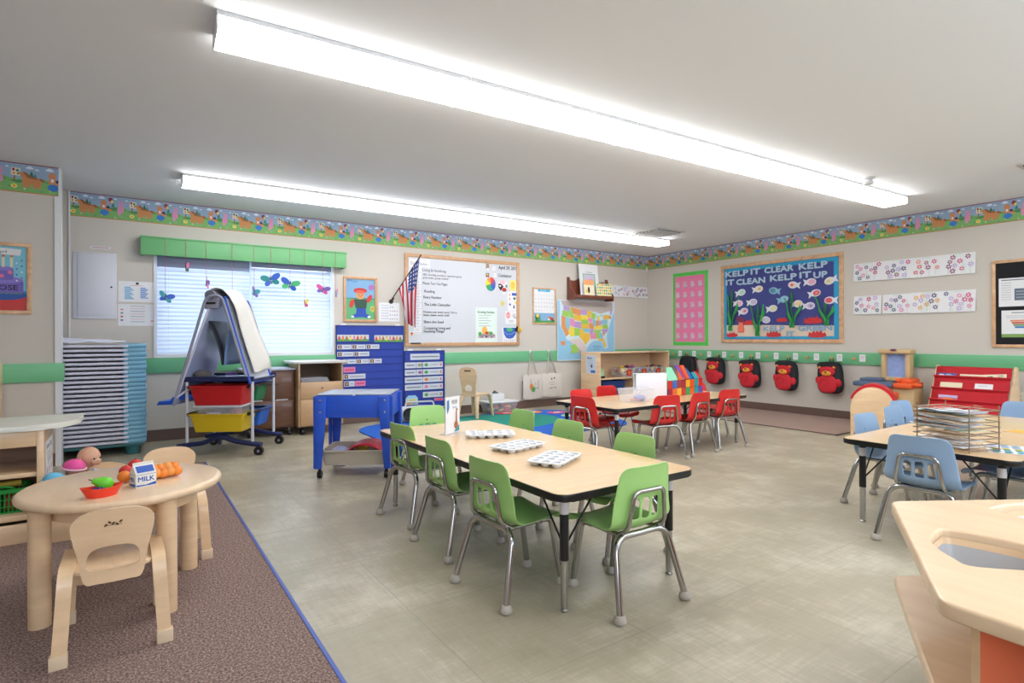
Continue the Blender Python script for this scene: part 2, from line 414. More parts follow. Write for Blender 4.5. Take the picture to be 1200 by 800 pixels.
# wallpaper border
pr = .4625
bsky = M('border_sky', (150, 174, 200), .7); bgr = M('border_grass', (124, 180, 106), .7); bgr2 = M('border_dark_grass', (78, 140, 90), .7)
bhor = M('border_horse', (204, 138, 84), .7); bhr2 = M('border_mane', (158, 96, 62), .7); bpig = M('border_pink', (222, 146, 184), .7)
bbl = M('border_blue', (58, 128, 202), .7); bred = M('border_dark_red', (150, 58, 78), .7); bor = M('border_orange', (214, 116, 66), .7); bye = M('border_yellow', (238, 224, 110), .7)
bwh = M('border_white', (226, 230, 240), .7); btl = M('border_teal', (60, 132, 130), .7); bbr = M('border_bear', (214, 140, 92), .7)
def border(length, phase):
    a = Art(.001, .00004); h = .233
    a.r(0, 0, length, h, bsky)
    k = -2
    def cl(pts):
        pts = [(min(max(u, 0), length), min(max(v, 0), h)) for u, v in pts]
        ar = sum(pts[i][0] * pts[(i + 1) % len(pts)][1] - pts[(i + 1) % len(pts)][0] * pts[i][1] for i in range(len(pts)))
        return pts if abs(ar) > 1e-6 else None
    def P(pts, mt):
        q = cl(pts)
        if q: a.p(q, mt)
    n0 = a.off
    while k * pr + phase < length:
        o = k * pr + phase; k += 1
        if o + pr < 0: continue
        a.off = n0
        E = lambda u, v, ru, rv, mt, rot=0: P(ell(o + u, v, ru, rv, 12, rot), mt)
        P([(o, 0), (o + pr, 0), (o + pr, .11), (o + .40, .13), (o + .30, .115), (o + .2, .12), (o + .1, .105), (o, .11)], bgr)
        P([(o + .2, .1), (o + .3, .11), (o + .38, .125), (o + .44, .1), (o + .38, .085), (o + .28, .085)], bgr2)
        P([(o - .02, .09), (o + .06, .1), (o + .1, .085), (o + .04, .075)], bgr2)
        for u, v, s_ in ((.115, .2, 1), (.16, .19, .6), (.24, .2, 1.1), (.35, .2, .6), (.44, .195, .5)):
            E(u, v, .026 * s_, .008 * s_, bwh); E(u, v + .007 * s_, .015 * s_, .009 * s_, bwh)
        for u, s_ in ((.125, 1), (.148, .7), (.33, .8)):
            P([(o + u - .02 * s_, .12), (o + u + .02 * s_, .12), (o + u, .12 + .06 * s_)], dgreen if s_ == 1 else btl)
        # easel with a painting
        P([(o + .0, .135), (o + .055, .13), (o + .058, .19), (o + .004, .195)], cream)
        E(.016, .178, .009, .012, bred); E(.04, .172, .01, .012, btl); E(.018, .15, .009, .008, orange); E(.042, .146, .006, .006, black)
        P([(o + .02, .13), (o + .03, .13), (o + .02, .085), (o + .012, .085)], bhr2)
        # pony
        E(.128, .1, .062, .034, bhor); E(.082, .128, .02, .034, bhor, .6); E(.066, .148, .024, .013, bhor, -.5); E(.096, .148, .028, .01, bhr2, -.7); E(.13, .125, .04, .008, bhr2, -.15)
        for u in (.078, .105, .15, .175): E(u, .064, .012, .028, bhor, .3 if u < .12 else -.3)
        E(.192, .112, .022, .011, bhr2, -.6)
        # bear with blue trousers and a balloon
        E(.255, .156, .024, .026, bbr); E(.24, .166, .007, .007, bbr); E(.27, .166, .007, .007, bbr); E(.258, .11, .028, .03, bbr)
        E(.256, .12, .01, .014, bwh); E(.29, .115, .014, .014, navy); E(.262, .062, .036, .03, bbl); E(.3, .09, .024, .012, bbr, -.2)
        E(.31, .19, .018, .022, bred); E(.322, .172, .011, .015, bye); E(.3, .164, .009, .012, bpig)
        P([(o + .306, .17), (o + .308, .17), (o + .30, .1), (o + .298, .1)], bhr2)
        # pink rabbit
        E(.39, .1, .028, .036, bpig); E(.396, .147, .018, .02, bpig); E(.384, .172, .007, .016, bpig, .2); E(.406, .172, .007, .016, bpig, -.1); E(.38, .062, .013, .018, bpig)
        # flowers
        E(.02, .048, .02, .017, bye); E(.02, .048, .009, .008, orange)
        for i in range(9):
            E((.03 + i * .0527) % pr, .02 + .012 * ((i * 7) % 3), .006, .005, (orange, bwh, bpig, btl, bye)[i % 5])
    a.off += .0004
    a.r(0, h - .007, length, h, bred); a.r(0, 0, length, .006, bor)
    return a
o = border(7.9, .0).build('trim_9', None, (-7.9, 0, 2.206)); struct(o)
o = border(-YF, .424).build('trim_10', None, (0, 0, 2.206), -PI / 2); struct(o)
o = border(1.65, .43).build('trim_11', None, (-9.57, -.85, 2.206)); struct(o)
a = border(.06, .19); o = a.build('trim_12', None, (-7.92, -.85, 2.206), PI / 2); struct(o)
# ---------------------------------------------------------------- ceiling lights
tubew = emis('lit_diffuser', (249, 249, 249), 6.7)
panm = M('white_metal_pan', (190, 190, 190), .5)
def fixture():
    t = thing('fluorescent_light', 'x', 'ceiling light', (0, 0, 0), 0, None)
    m = MB(); m.box(-.608, .608, -.118, .118, -.022, 0, panm); m.build('housing', t)
    pr_ = [(-.116, -.022), (-.116, -.066), (-.104, -.078), (.104, -.078), (.116, -.066), (.116, -.022)]
    m = MB(); vs = [(x, p[0], p[1]) for x in (-.602, .602) for p in pr_]; n = 6
    m.add(vs, [(i, i + 1, n + i + 1, n + i) for i in range(n - 1)] + [tuple(range(n)), tuple(range(n, 2 * n))[::-1]], tubew, False)
    m.build('diffuser', t)
    cpm = emis('lit_end_cap', (250, 249, 247), 1.6)  # glow put into the caps so the joints stay bright
    for x in (-.609, .603): m = MB(); m.box(x, x + .006, -.1165, .1165, -.0785, -.02, cpm); m.build('end_cap', t)
    return t
fx0 = fixture(); first = True; caps_ = []
ordn = ['first', 'second', 'third', 'fourth', 'fifth']
def row(x0, y0, x1, y1, rowname, grp, vis=True):
    global first
    a = math.atan2(y1 - y0, x1 - x0)
    for k in range(5):
        end_ = 0 if k == 0 else 1 if k == 4 else None
        t = (k + .5) / 5; loc = (x0 + (x1 - x0) * t, y0 + (y1 - y0) * t, H)
        lab = '%s fixture from the left in the %s' % (ordn[k], rowname)
        if first: o = fx0; o.location = loc; o.rotation_euler = (0, 0, a); o['label'] = lab; o['group'] = grp; first = False
        else: o = dup(fx0, loc, a, lab, grp)
        caps_.append((o, end_))
row(-7.135, -3.955, -1.02, -4.225, 'near long row of lit white fluorescent ceiling lights', 'near row of fluorescent lights')
row(-7.06, -1.135, -1.03, -1.235, 'far long row of lit white fluorescent ceiling lights', 'far row of fluorescent lights')
row(-7.1, -6.95, -1.0, -7.05, 'row of fluorescent ceiling lights behind the camera', 'rear row of fluorescent lights')  # unseen lamps, added to even out the light from behind
# the outermost end caps of each row are plain white plastic
for o, e in caps_:
    if e is None: continue
    for ch in o.children:
        if ch.name.startswith('end_cap') and (ch.data.vertices[0].co.x > 0) == (e == 1):
            ch.data = ch.data.copy(); ch.data.materials[0] = trimw
# sprinkler and air vent
m = MB(); m.lathe([(.001, 0), (.052, 0), (.05, -.012), (.03, -.02), (.03, -.035), (.042, -.045), (.036, -.06), (.001, -.062)], M('detector_plastic', (190, 190, 188), .4), (0, 0, 0))
tag(m.build('smoke_detector', None, (-2.04, -4.42, H)), 'round white smoke detector on ceiling beside the near light row', 'smoke detector')
m = MB(); vm = M('vent_white', (196, 194, 192), .5); vd = M('vent_dark', (70, 68, 66), .7)
t = thing('air_vent', 'white square air vent on ceiling near the far light row', 'vent', (-1.6, -1.62, H))
m.box(-.26, .26, -.26, .26, -.012, 0, vm, .004); m.build('vent_frame', t)
m = MB(); m.box(-.22, .22, -.22, .22, -.014, -.0115, vd)
for k in range(7): m.box(-.22, .22, -.2 + k * .062, -.17 + k * .062, -.026, -.013, vm)
m.build('louvre', t)
m = MB(); m.box(-.15, .15, -.15, .15, -.012, 0, vm, .004)
for k in range(5): m.box(-.12, .12, -.11 + k * .05, -.09 + k * .05, -.022, -.01, vd)
tag(m.build('air_vent', None, (-1.3, -5.42, H)), 'small ceiling vent at the right edge above the blue chairs', 'vent')

# ---------------------------------------------------------------- school chairs
glide = M('grey_glide', (176, 168, 158), .5)
def shell_mesh(mat):
    # side profile (y, z) from the seat front over the bend to the top of the back
    prof = [Vector((0, .168, .268)), Vector((0, .172, .283)), Vector((0, .160, .298)), Vector((0, .12, .304)), Vector((0, .04, .298)), Vector((0, -.04, .292)), Vector((0, -.10, .296)), Vector((0, -.131, .315)), Vector((0, -.143, .345)),
            Vector((0, -.148, .385)), Vector((0, -.152, .44)), Vector((0, -.157, .49)), Vector((0, -.164, .535)), Vector((0, -.168, .548))]
    cp = catmull(prof, 3); L_ = [0]
    for a, b in zip(cp[:-1], cp[1:]): L_.append(L_[-1] + (b - a).length)
    T_ = L_[-1]
    def at(s_):
        s_ = min(max(s_, 0), T_)
        for i in range(len(L_) - 1):
            if L_[i + 1] >= s_:
                k = (s_ - L_[i]) / max(1e-9, L_[i + 1] - L_[i]); return cp[i].lerp(cp[i + 1], k)
        return cp[-1]
    seatL = next(L_[i] for i in range(len(cp)) if cp[i].z > .33 and cp[i].y < -.1)
    # rows
    rows = [0, .004, .012, .03, .07, .13, .19, .24, .275, .30]
    zs = [.318, .335, .352, .365, .385, .41, .43, .442, .455, .475, .495]
    def s_of_z(z):
        for i in range(len(cp)):
            if cp[i].y < -.12 and cp[i].z >= z: return L_[i]
        return T_
    rows += [s_of_z(z) for z in zs if s_of_z(z) > .31]
    rows += [T_ - .032, T_ - .02, T_ - .01, T_ - .004, T_]
    rows = sorted(set(round(r_, 5) for r_ in rows))
    def hw(s_):
        p = at(s_); f = s_ / T_
        if s_ < seatL * .75: w_ = .150 + .012 * (s_ / (seatL * .75))
        elif s_ < seatL: w_ = .162
        else: w_ = .162 - (.162 - .129) * ((s_ - seatL) / (T_ - seatL)) ** 1.1
        rc = .034
        for d in (s_, T_ - s_):
            if d < rc: w_ -= rc - math.sqrt(max(0, rc * rc - (rc - d) ** 2))
        return w_
    cols = [-1, -.86, -.68, -.5, -.455, -.24, -.2, -.0, .2, .24, .455, .5, .68, .86, 1]
    # inner columns carry the slot edges at fixed distances
    inner = {-.5: -.078, -.455: -.068, -.24: -.036, -.2: -.018, 0: 0, .2: .018, .24: .036, .455: .068, .5: .078}
    vs = []; nu = len(cols)
    for s_ in rows:
        p = at(s_); w_ = hw(s_); back = p.y < -.13 or p.z > .33
        for c in cols:
            if c in inner: x = inner[c]
            else: x = math.copysign(.078 + (w_ - .078) * ((abs(c) - .5) / .5), c)
            e = max(0, abs(x) / .15)
            dy = dz = 0
            bl = min(1, max(0, (s_ - seatL * .8) / (seatL * .35)))
            dz += (1 - bl) * .012 * e ** 2.5 - (1 - bl) * .004 * (1 - e)
            dy += bl * .022 * e ** 2.2
            vs.append((x, p.y + dy, p.z + dz))
    fs = []
    for j in range(len(rows) - 1):
        pz = at((rows[j] + rows[j + 1]) / 2)
        for i in range(nu - 1):
            slot = pz.y < -.12 and .343 < pz.z < .424 and ((cols[i], cols[i + 1]) in ((-.455, -.24), (-.2, 0), (0, .2), (.24, .455)))
            if slot: continue
            fs.append((j * nu + i, j * nu + i + 1, (j + 1) * nu + i + 1, (j + 1) * nu + i))
    m = MB(); m.add(vs, fs, mat); return m
def make_chair(nm, label, mat):
    t = thing(nm, label, 'chair')
    o = shell_mesh(mat).build('seat_shell', t, ang=180)
    md = o.modifiers.new('thick', 'SOLIDIFY'); md.thickness = .005; md.offset = 0
    md = o.modifiers.new('soft', 'SUBSURF'); md.levels = 1; md.render_levels = 1
    # ribs behind the slots
    m = MB()
    for x in (-.052, 0, .052):
        m.tube([(x, -.158, .35), (x, -.150, .39), (x, -.156, .432)] if False else [(x, -.137, .347), (x, -.1405, .36), (x, -.141, .39), (x, -.1435, .415), (x, -.147, .433)], .006, mat, 6)
    # lower back hoop
    hp = rpath([(-.098, -.10, .284), (-.101, -.152, .312), (-.078, -.167, .455), (.078, -.167, .455), (.101, -.152, .312), (.098, -.10, .284)], .03, 6)
    m = MB(); m.tube(hp, .0088, chrome, 10); m.tube([(0, -.15, .449), (0, -.163, .449)], .006, chrome, 8); m.build('back_hoop', t)
    m = MB()
    for sx in (-1, 1): m.tube([(sx * .098, -.12, .282), (sx * .098, .06, .284)], .0095, chrome, 10)
    m.box(-.1, .1, -.045, -.02, .276, .288, blackg); m.box(-.1, .1, .05, .072, .276, .29, blackg); m.build('under_frame', t)
    for sy, (fx, fy, tx, ty) in ((-1, (.176, -.187, .128, -.118)), (1, (.112, .155, .100, .088))):
        for sx in (-1, 1):
            m = MB()
            if sy < 0: pts = rpath([(0, ty - .004, .281), (sx * (tx + .008), ty - .004, .283), (sx * fx, fy, .022)], .065, 9)
            else: pts = rpath([(sx * .098, .05, .284), (sx * tx, ty + .02, .284), (sx * fx, fy, .022)], .05, 7)
            m.tube(pts, .0128, chrome, 12)
            lg = m.build('leg', t)
            m = MB(); m.lathe([(.001, 0), (.019, .001), (.0235, .006), (.024, .014), (.021, .022), (.0155, .032), (.001, .034)], glide, (sx * fx, fy, 0), 16)
            m.build('foot_glide', lg)
    return t
gpl = M('green_shell_plastic', (160, 204, 120), .38); rpl = M('red_shell_plastic', (216, 42, 40), .36); bpl = M('blue_shell_plastic', (142, 168, 198), .38)
gp_ = 'green chairs around the long table'; rp_ = 'red chairs around the far table'; bp_ = 'blue chairs around the right table'
gc = make_chair('school_chair', '', gpl)
def put(src, used, x, y, a, label, grp):
    if not used: src.location = (x, y, 0); src.rotation_euler = (0, 0, R(a)); src['label'] = label; src['group'] = grp; return src
    return dup(src, (x, y, 0), R(a), label, grp)
G = [(-5.81, -5.115, -.5, 'green plastic school chair at the near end of the long table, back to the viewer'),
     (-6.108, -4.811, -86, 'nearest of three green chairs on the left side of the long table'),
     (-6.053, -4.267, -88.5, 'middle of three green chairs on the left side of the long table'),
     (-6.02, -3.729, -83, 'farthest green chair on the left side of the long table, beside the sand table'),
     (-5.492, -4.767, 90, 'nearest green chair on the far right side of the long table'),
     (-5.459, -4.211, 90, 'middle green chair on the far right side of the long table'),
     (-5.394, -3.653, 90, 'farthest green chair on the right side of the long table'),
     (-5.676, -3.219, 180, 'green chair at the far end of the long table in front of the cd player')]
for i, (x, y, a, l) in enumerate(G): put(gc, i, x, y, a, l, gp_)
rc_ = make_chair('school_chair', '', rpl)
RD = [(-3.65, -3.415, -12, 'left red chair of the three with backs to the viewer at the far table'),
      (-3.247, -3.418, 2, 'middle red chair of the three with backs to the viewer at the far table'),
      (-2.76, -3.39, -8, 'right red chair of the three with backs to the viewer at the far table'),
      (-4.184, -3.199, -84, 'red chair at the left end of the far table'),
      (-3.927, -2.884, 180, 'left red chair on the wall side of the far table'),
      (-3.448, -2.72, 180, 'red chair on the wall side of the far table in front of the shelf unit'),
      (-2.40, -3.02, 180, 'rightmost red chair on the wall side of the far table, behind the magnetic tile house')]
for i, (x, y, a, l) in enumerate(RD): put(rc_, i, x, y, a, l, rp_)
bc = make_chair('school_chair', '', bpl)
BD = [(-4.109, -5.598, -88, 'blue chair at the near end of the right table with open slots in its back'),
      (-3.59, -5.21, 177, 'leftmost of the three blue chairs behind the right table'),
      (-3.04, -5.15, 180, 'middle of three blue chairs behind the right table'),
      (-2.61, -5.02, 172, 'right one of three blue chairs behind the right table'),
      (-2.12, -5.46, 92, 'blue chair at the far end of the right table before the book rack'),
      (-3.50, -5.75, 0, 'blue chair pushed under the right table, only its seat showing'),
      (-3.74, -6.07, 4, 'blue chair at the right edge whose seat corner shows below the table')]
for i, (x, y, a, l) in enumerate(BD): put(bc, i, x, y, a, l, bp_)

# ---------------------------------------------------------------- adjustable tables
lam = wood('maple_laminate', (232, 197, 152), .05, .26, (1.5, 14, 1), 2.5, .3)
def school_table(label, x0, x1, y0, y1, rz=0, ztop=.467):
    cx, cy = (x0 + x1) / 2, (y0 + y1) / 2; W = (x1 - x0) / 2; D = (y1 - y0) / 2
    t = thing('activity_table', label, 'table', (cx, cy, 0), rz, 'adjustable activity tables')
    m = MB(); m.prism(rrect(-W, W, -D, D, .06, 8), ztop - .03, ztop - .0012, blackg, .005); top = m.build('tabletop', t)
    m = MB(); m.prism(rrect(-W + .003, W - .003, -D + .003, D - .003, .057, 8), ztop - .002, ztop, lam); m.build('laminate_surface', t)
    for sx in (-1, 1):
        for sy in (-1, 1):
            lx, ly = sx * (W - .085), sy * (D - .085)
            m = MB(); m.cyl((lx, ly, .195), (lx, ly, ztop - .028), .0175, blackg)
            m.tube([(lx, ly, .24), (lx - sx * .16, ly, ztop - .03)], .0042, blackg, 8); m.tube([(lx, ly, .24), (lx, ly - sy * .16, ztop - .03)], .0042, blackg, 8)
            m.cyl((lx, ly, ztop - .034), (lx, ly, ztop - .028), .045, blackg)
            lg = m.build('leg', t)
            m = MB(); m.cyl((lx, ly, .02), (lx, ly, .20), .0145, chrome); m.cyl((lx, ly, .012), (lx, ly, .022), .0125, chrome)
            m.lathe([(.001, 0), (.014, 0), (.016, .006), (.011, .014), (.001, .015)], chrome, (lx, ly, 0), 16); m.build('leg_insert', lg)
            m = MB(); m.cyl((lx, ly, .37), (lx, ly, .415), .0181, M('leg_sticker', (214, 206, 204), .5)); m.build('sticker', lg)
    return t
school_table('long maple activity table with black edge between the green chairs', -6.175, -5.415, -5.195, -3.395)
school_table('maple activity table with black edge between the red chairs', -4.29, -2.43, -3.53, -2.76, R(2), .472)
school_table('maple activity table between the blue chairs holding the wire tray rack', -4.135, -2.31, -5.95, -5.17)
# ---------------------------------------------------------------- things on the back wall (u = world x, v = z)
oak = wood('oak_frame', (206, 160, 118), .14, .45, (9, 1, 9), 3.)
pine = wood('pine_frame', (218, 176, 136), .2, .45, (5, 1, 5), 3.)
def frame_mb(w, h, t, d, mat, bev=.003):
    m = MB(); m.box(0, w, -d, 0, 0, t, mat, bev); m.box(0, w, -d, 0, h - t, h, mat, bev); m.box(0, t, -d, 0, t, h - t, mat, bev); m.box(w - t, w, -d, 0, t, h - t, mat, bev); return m
def wloc(wall, u, v, off=0):
    return ((u, -off, v), 0) if wall == 'B' else ((-off, -u, v), -PI / 2)
def wthing(nm, lab, cat, wall, u, v, grp=None, off=0):
    l, r_ = wloc(wall, u, v, off); return thing(nm, lab, cat, l, r_, grp)
def wart(a, nm, lab, cat, wall, u, v, grp=None, off=0):
    l, r_ = wloc(wall, u, v, off); return tag(a.build(nm, None, l, r_), lab, cat, grp)
def sheet(w, h, mat=white, th=.0008, off=0):
    a = Art(off if off else .0005, .00012); a.plate(0, 0, w, h, th, mat); return a

# whiteboard with schedule
wbm = M('whiteboard_enamel', (214, 216, 222), .22, spec=.5)
t = wthing('whiteboard', 'large whiteboard in oak frame with a handwritten daily schedule on it', 'whiteboard', 'B', -4.518, .928)
frame_mb(1.79, 1.205, .048, .024, oak).build('frame', t)
m = MB(); m.box(.04, 1.75, -.012, 0, .04, 1.165, wbm); m.build('writing_surface', t)
a = Art(.0125)
for i, (s_, u, v, w_) in enumerate([('Living & Nonliving', .254, .985, .34), ('ABC: Sounding out letters, expressive group', .254, .93, .575), ('gross motor, groups outdoor', .254, .89, .38), ('Please Turn Out Pages', .254, .812, .36), ('Reading', .275, .708, .15), ('Every Number', .263, .63, .265),
                                 ('The Little Caterpillar', .273, .535, .39), ('Practice over every word, Tell us,', .263, .44, .5), ('listen, share, work, build', .263, .4, .375), ('Share the Seed', .263, .306, .29), ('Comparing Living and', .263, .225, .39), ('Nonliving Things!', .263, .182, .3)]):
    a.t(s_, u, v, .034 if i not in (1, 2, 7, 8) else .026, ink, w_, bold=.0005)
a.t('April 29, 2019', 1.43, 1.09, .05, ink, .33, bold=.001); a.t('Container', 1.42, .982, .045, inkg, .24, bold=.001)
a.build('handwriting', t)
a = Art(.0135); a.plate(.06, 1.035, .36, 1.14, .0006, white); a.t('Daily Schedule', .08, 1.06, .04, inkg, .24)
wart(a, 'title_card', 'white card headed Daily Schedule at top left corner of the whiteboard', 'card', 'B', -4.518, .928)
for u, v, lb in ((1.33, 1.075, 'tiny white card left of the handwritten date on the whiteboard'), (1.35, .98, 'tiny white card below the date on the whiteboard'), (1.5, .745, 'tiny pale card above the gold star on the whiteboard')):
    a = Art(.0125); a.plate(u, v - .01, u + .05, v + .045, .0006, white); a.l([(u + .01, v + .02), (u + .04, v + .02)], .003, inkg); wart(a, 'small_card', lb, 'card', 'B', -4.518, .928)
a = Art(.0125); a.plate(.125, .165, .23, 1.06, .0006, white)
for k in range(11):
    v = .2 + k * .078; a.l([(.13, v - .02), (.225, v - .02)], .0025, inkg); a.l([(.145, v + .01), (.205, v + .01)], .003, red if k % 3 == 0 else inkb); a.l([(.14, v + .03), (.21, v + .03)], .0025, inkg)
wart(a, 'schedule_strip', 'tall white strip of time cards beside the writing on the whiteboard', 'schedule', 'B', -4.518, .928)
a = Art(.0125); a.plate(.07, .135, .12, .2, .001, white); a.e(.095, .165, .018, .022, red); a.e(.09, .155, .012, .012, orange); a.e(.105, .15, .01, .012, yellow)
wart(a, 'sticker', 'small red and orange sticker low on the left of the whiteboard', 'sticker', 'B', -4.518, .928)
a = Art(.0125); a.plate(1.225, 1.085, 1.275, 1.15, .004, M('tan_clip', (176, 142, 116), .6)); a.r(1.235, 1.07, 1.27, 1.09, white); wart(a, 'paper_clip_card', 'small tan clip at the top of the whiteboard left of the date', 'clip', 'B', -4.518, .928)
m = MB(); m.box(.075, .215, -.034, -.012, .035, .05, black, .003); tag(m.build('board_eraser', None, (-4.518, 0, .928)), 'black eraser lying on the bottom left of the whiteboard frame', 'eraser')
# magnets and cut-outs
def cut(nm, lab, fn, grp='learning cut-outs on the whiteboard', cat='cutout'):
    a = Art(.0125); fn(a); wart(a, nm, lab, cat, 'B', -4.518, .928, grp)
def wheel(a):
    cs = (M('wheel_red', (220, 60, 70)), M('wheel_purple', (120, 80, 160)), M('wheel_blue', (40, 90, 190)), M('wheel_teal', (40, 150, 150)), M('wheel_green', (60, 160, 80)), M('wheel_yellow', (240, 215, 60)), M('wheel_orange', (235, 150, 70)))
    a.plate(1.225, .86, 1.23, .87, .0005, white)
    for k in range(7):
        a0 = PI / 2 - 2 * PI * k / 7; pts = [(1.301, .868)] + [(1.301 + .082 * math.cos(a0 - 2 * PI / 7 * j / 5), .868 + .1 * math.sin(a0 - 2 * PI / 7 * j / 5)) for j in range(6)]
        a.p(pts, cs[k])
cut('color_wheel', 'round colour wheel cut-out with rainbow wedges on the whiteboard', wheel)
cut('square_sticker', 'small dark square sticker above the colour wheel on the whiteboard', lambda a: (a.plate(1.222, .965, 1.275, 1.02, .001, navy), a.e(1.245, .995, .02, .018, yellow), a.e(1.24, .985, .012, .012, red)))
cut('weather_wheel', 'round black, pink and red wheel cut-out right of the colour wheel', lambda a: (a.p(ell(1.505, .855, .082, .085), white), a.p(ell(1.50, .905, .05, .035), M('pale_pink', (240, 190, 200))), a.p([(1.43, .88), (1.46, .885), (1.52, .85), (1.5, .82), (1.47, .78), (1.43, .83)], black), a.e(1.46, .85, .018, .012, white), a.e(1.53, .8, .04, .03, red), a.p([(1.54, .86), (1.58, .88), (1.585, .83), (1.56, .83)], inkg)))
cut('sun_square', 'yellow square with a smiling sun face on the right of the whiteboard', lambda a: (a.plate(1.625, .79, 1.735, .945, .001, M('pale_yellow', (236, 224, 130))), a.e(1.68, .868, .042, .058, yellow), a.e(1.665, .885, .006, .008, orange), a.e(1.697, .885, .006, .008, orange), a.l([(1.66, .85), (1.68, .838), (1.7, .85)], .005, orange)))
cut('shape_sheet', 'white sheet with small coloured shapes at right edge of the whiteboard', lambda a: (a.plate(1.585, .5, 1.748, .775, .0006, white), a.r(1.66, .72, 1.745, .76, blue), a.e(1.698, .683, .014, .014, dgreen), a.e(1.716, .683, .014, .014, dgreen), a.p([(1.684, .68), (1.73, .68), (1.707, .65)], dgreen), a.p([(1.61, .715), (1.635, .715), (1.622, .765)], orange), a.e(1.622, .672, .015, .022, M('peach', (240, 180, 150))), a.star(1.628, .59, .026, purple), a.star(1.732, .62, .034, yellow), a.e(1.696, .57, .01, .015, navy), a.e(1.696, .548, .014, .014, navy)))
cut('gold_star', 'gold star cut-out on the whiteboard beside the shape sheet', lambda a: a.plate(1.49, .59, 1.51, .61, .001, yellow).star(1.5, .599, .055, M('gold_paper', (222, 206, 110))))
cut('face_card', 'card with pink smiling face and dark writing below the shape sheet', lambda a: (a.plate(1.55, .31, 1.748, .495, .0006, white), a.e(1.597, .435, .035, .048, M('coral', (240, 150, 150))), a.l([(1.57, .43), (1.62, .43)], .006, white), a.l([(1.675, .45), (1.73, .45)], .006, inkg), a.l([(1.67, .425), (1.725, .425)], .008, ink), a.l([(1.69, .4), (1.745, .4)], .009, ink), a.l([(1.61, .355), (1.69, .355)], .006, inkg), a.l([(1.62, .335), (1.68, .335)], .004, inkg)))
a = Art(.0135); a.plate(1.045, .045, 1.405, .535, .0015, white); a.off += .0003
a.r(1.05, .05, 1.4, .53, M('pale_green_paper', (224, 238, 230))); a.t('Growing Gardens', 1.08, .455, .034, dgreen, .28, bold=.001)
for k in range(5): a.l([(1.1, .425 - k * .037), (1.3 - .04 * (k % 2), .425 - k * .037)], .005, inkg)
a.p([(1.09, .11), (1.37, .11), (1.37, .155), (1.3, .175), (1.2, .165), (1.1, .165)], M('mauve', (170, 140, 160))); a.p([(1.2, .16), (1.34, .15), (1.28, .2), (1.22, .2)], M('olive', (170, 190, 130)))  # portals of the added fill windows
a.e(1.195, .215, .045, .055, M('tangerine', (245, 180, 80))); a.e(1.12, .165, .028, .03, green); a.e(1.3, .175, .03, .022, green); a.e(1.23, .18, .03, .018, red); a.e(1.22, .128, .018, .014, black)
for k in range(7): a.e(1.11 + k * .04, .12, .01, .009, purple if k % 2 else cream)
wart(a, 'poster', 'tall white garden poster standing on the lower frame of the whiteboard', 'poster', 'B', -4.518, .928, None, .002)
a = Art(.0135); a.plate(1.49, .03, 1.748, .262, .0012, white)
bowl = [(1.51, .255), (1.74, .255), (1.725, .16), (1.68, .11), (1.62, .095), (1.56, .11), (1.52, .17)]
a.p(bowl, blue); a.e(1.62, .225, .06, .028, M('leaf', (80, 180, 110))); a.l([(1.53, .2), (1.58, .165), (1.65, .165), (1.71, .2)], .009, sky)
for k in range(9): a.e(1.53 + k * .022, .13 + .05 * abs(k - 4) / 4, .007, .007, purple if k % 2 else sky)
for k in range(6): a.t('ABCDEF'[k], 1.52 + k * .035, .06, .018, inkg)
wart(a, 'bowl_sign', 'white sign with a blue patterned bowl at the lower right of the whiteboard', 'sign', 'B', -4.518, .928)
m = MB(); ym = M('bee_yellow', (236, 190, 60), .5); m.ball((1.78, -.04, .225), (.035, .02, .04), ym); m.ball((1.735, -.042, .262), (.016, .012, .018), black); m.ball((1.77, -.06, .235), (.008, .004, .008), black); m.ball((1.795, -.058, .215), (.008, .005, .006), red)
m.box(1.72, 1.80, -.026, -.012, .2, .25, black); tag(m.build('bee_clip', None, (-4.518, 0, .928)), 'small yellow bee clip on the right frame of the whiteboard', 'clip')
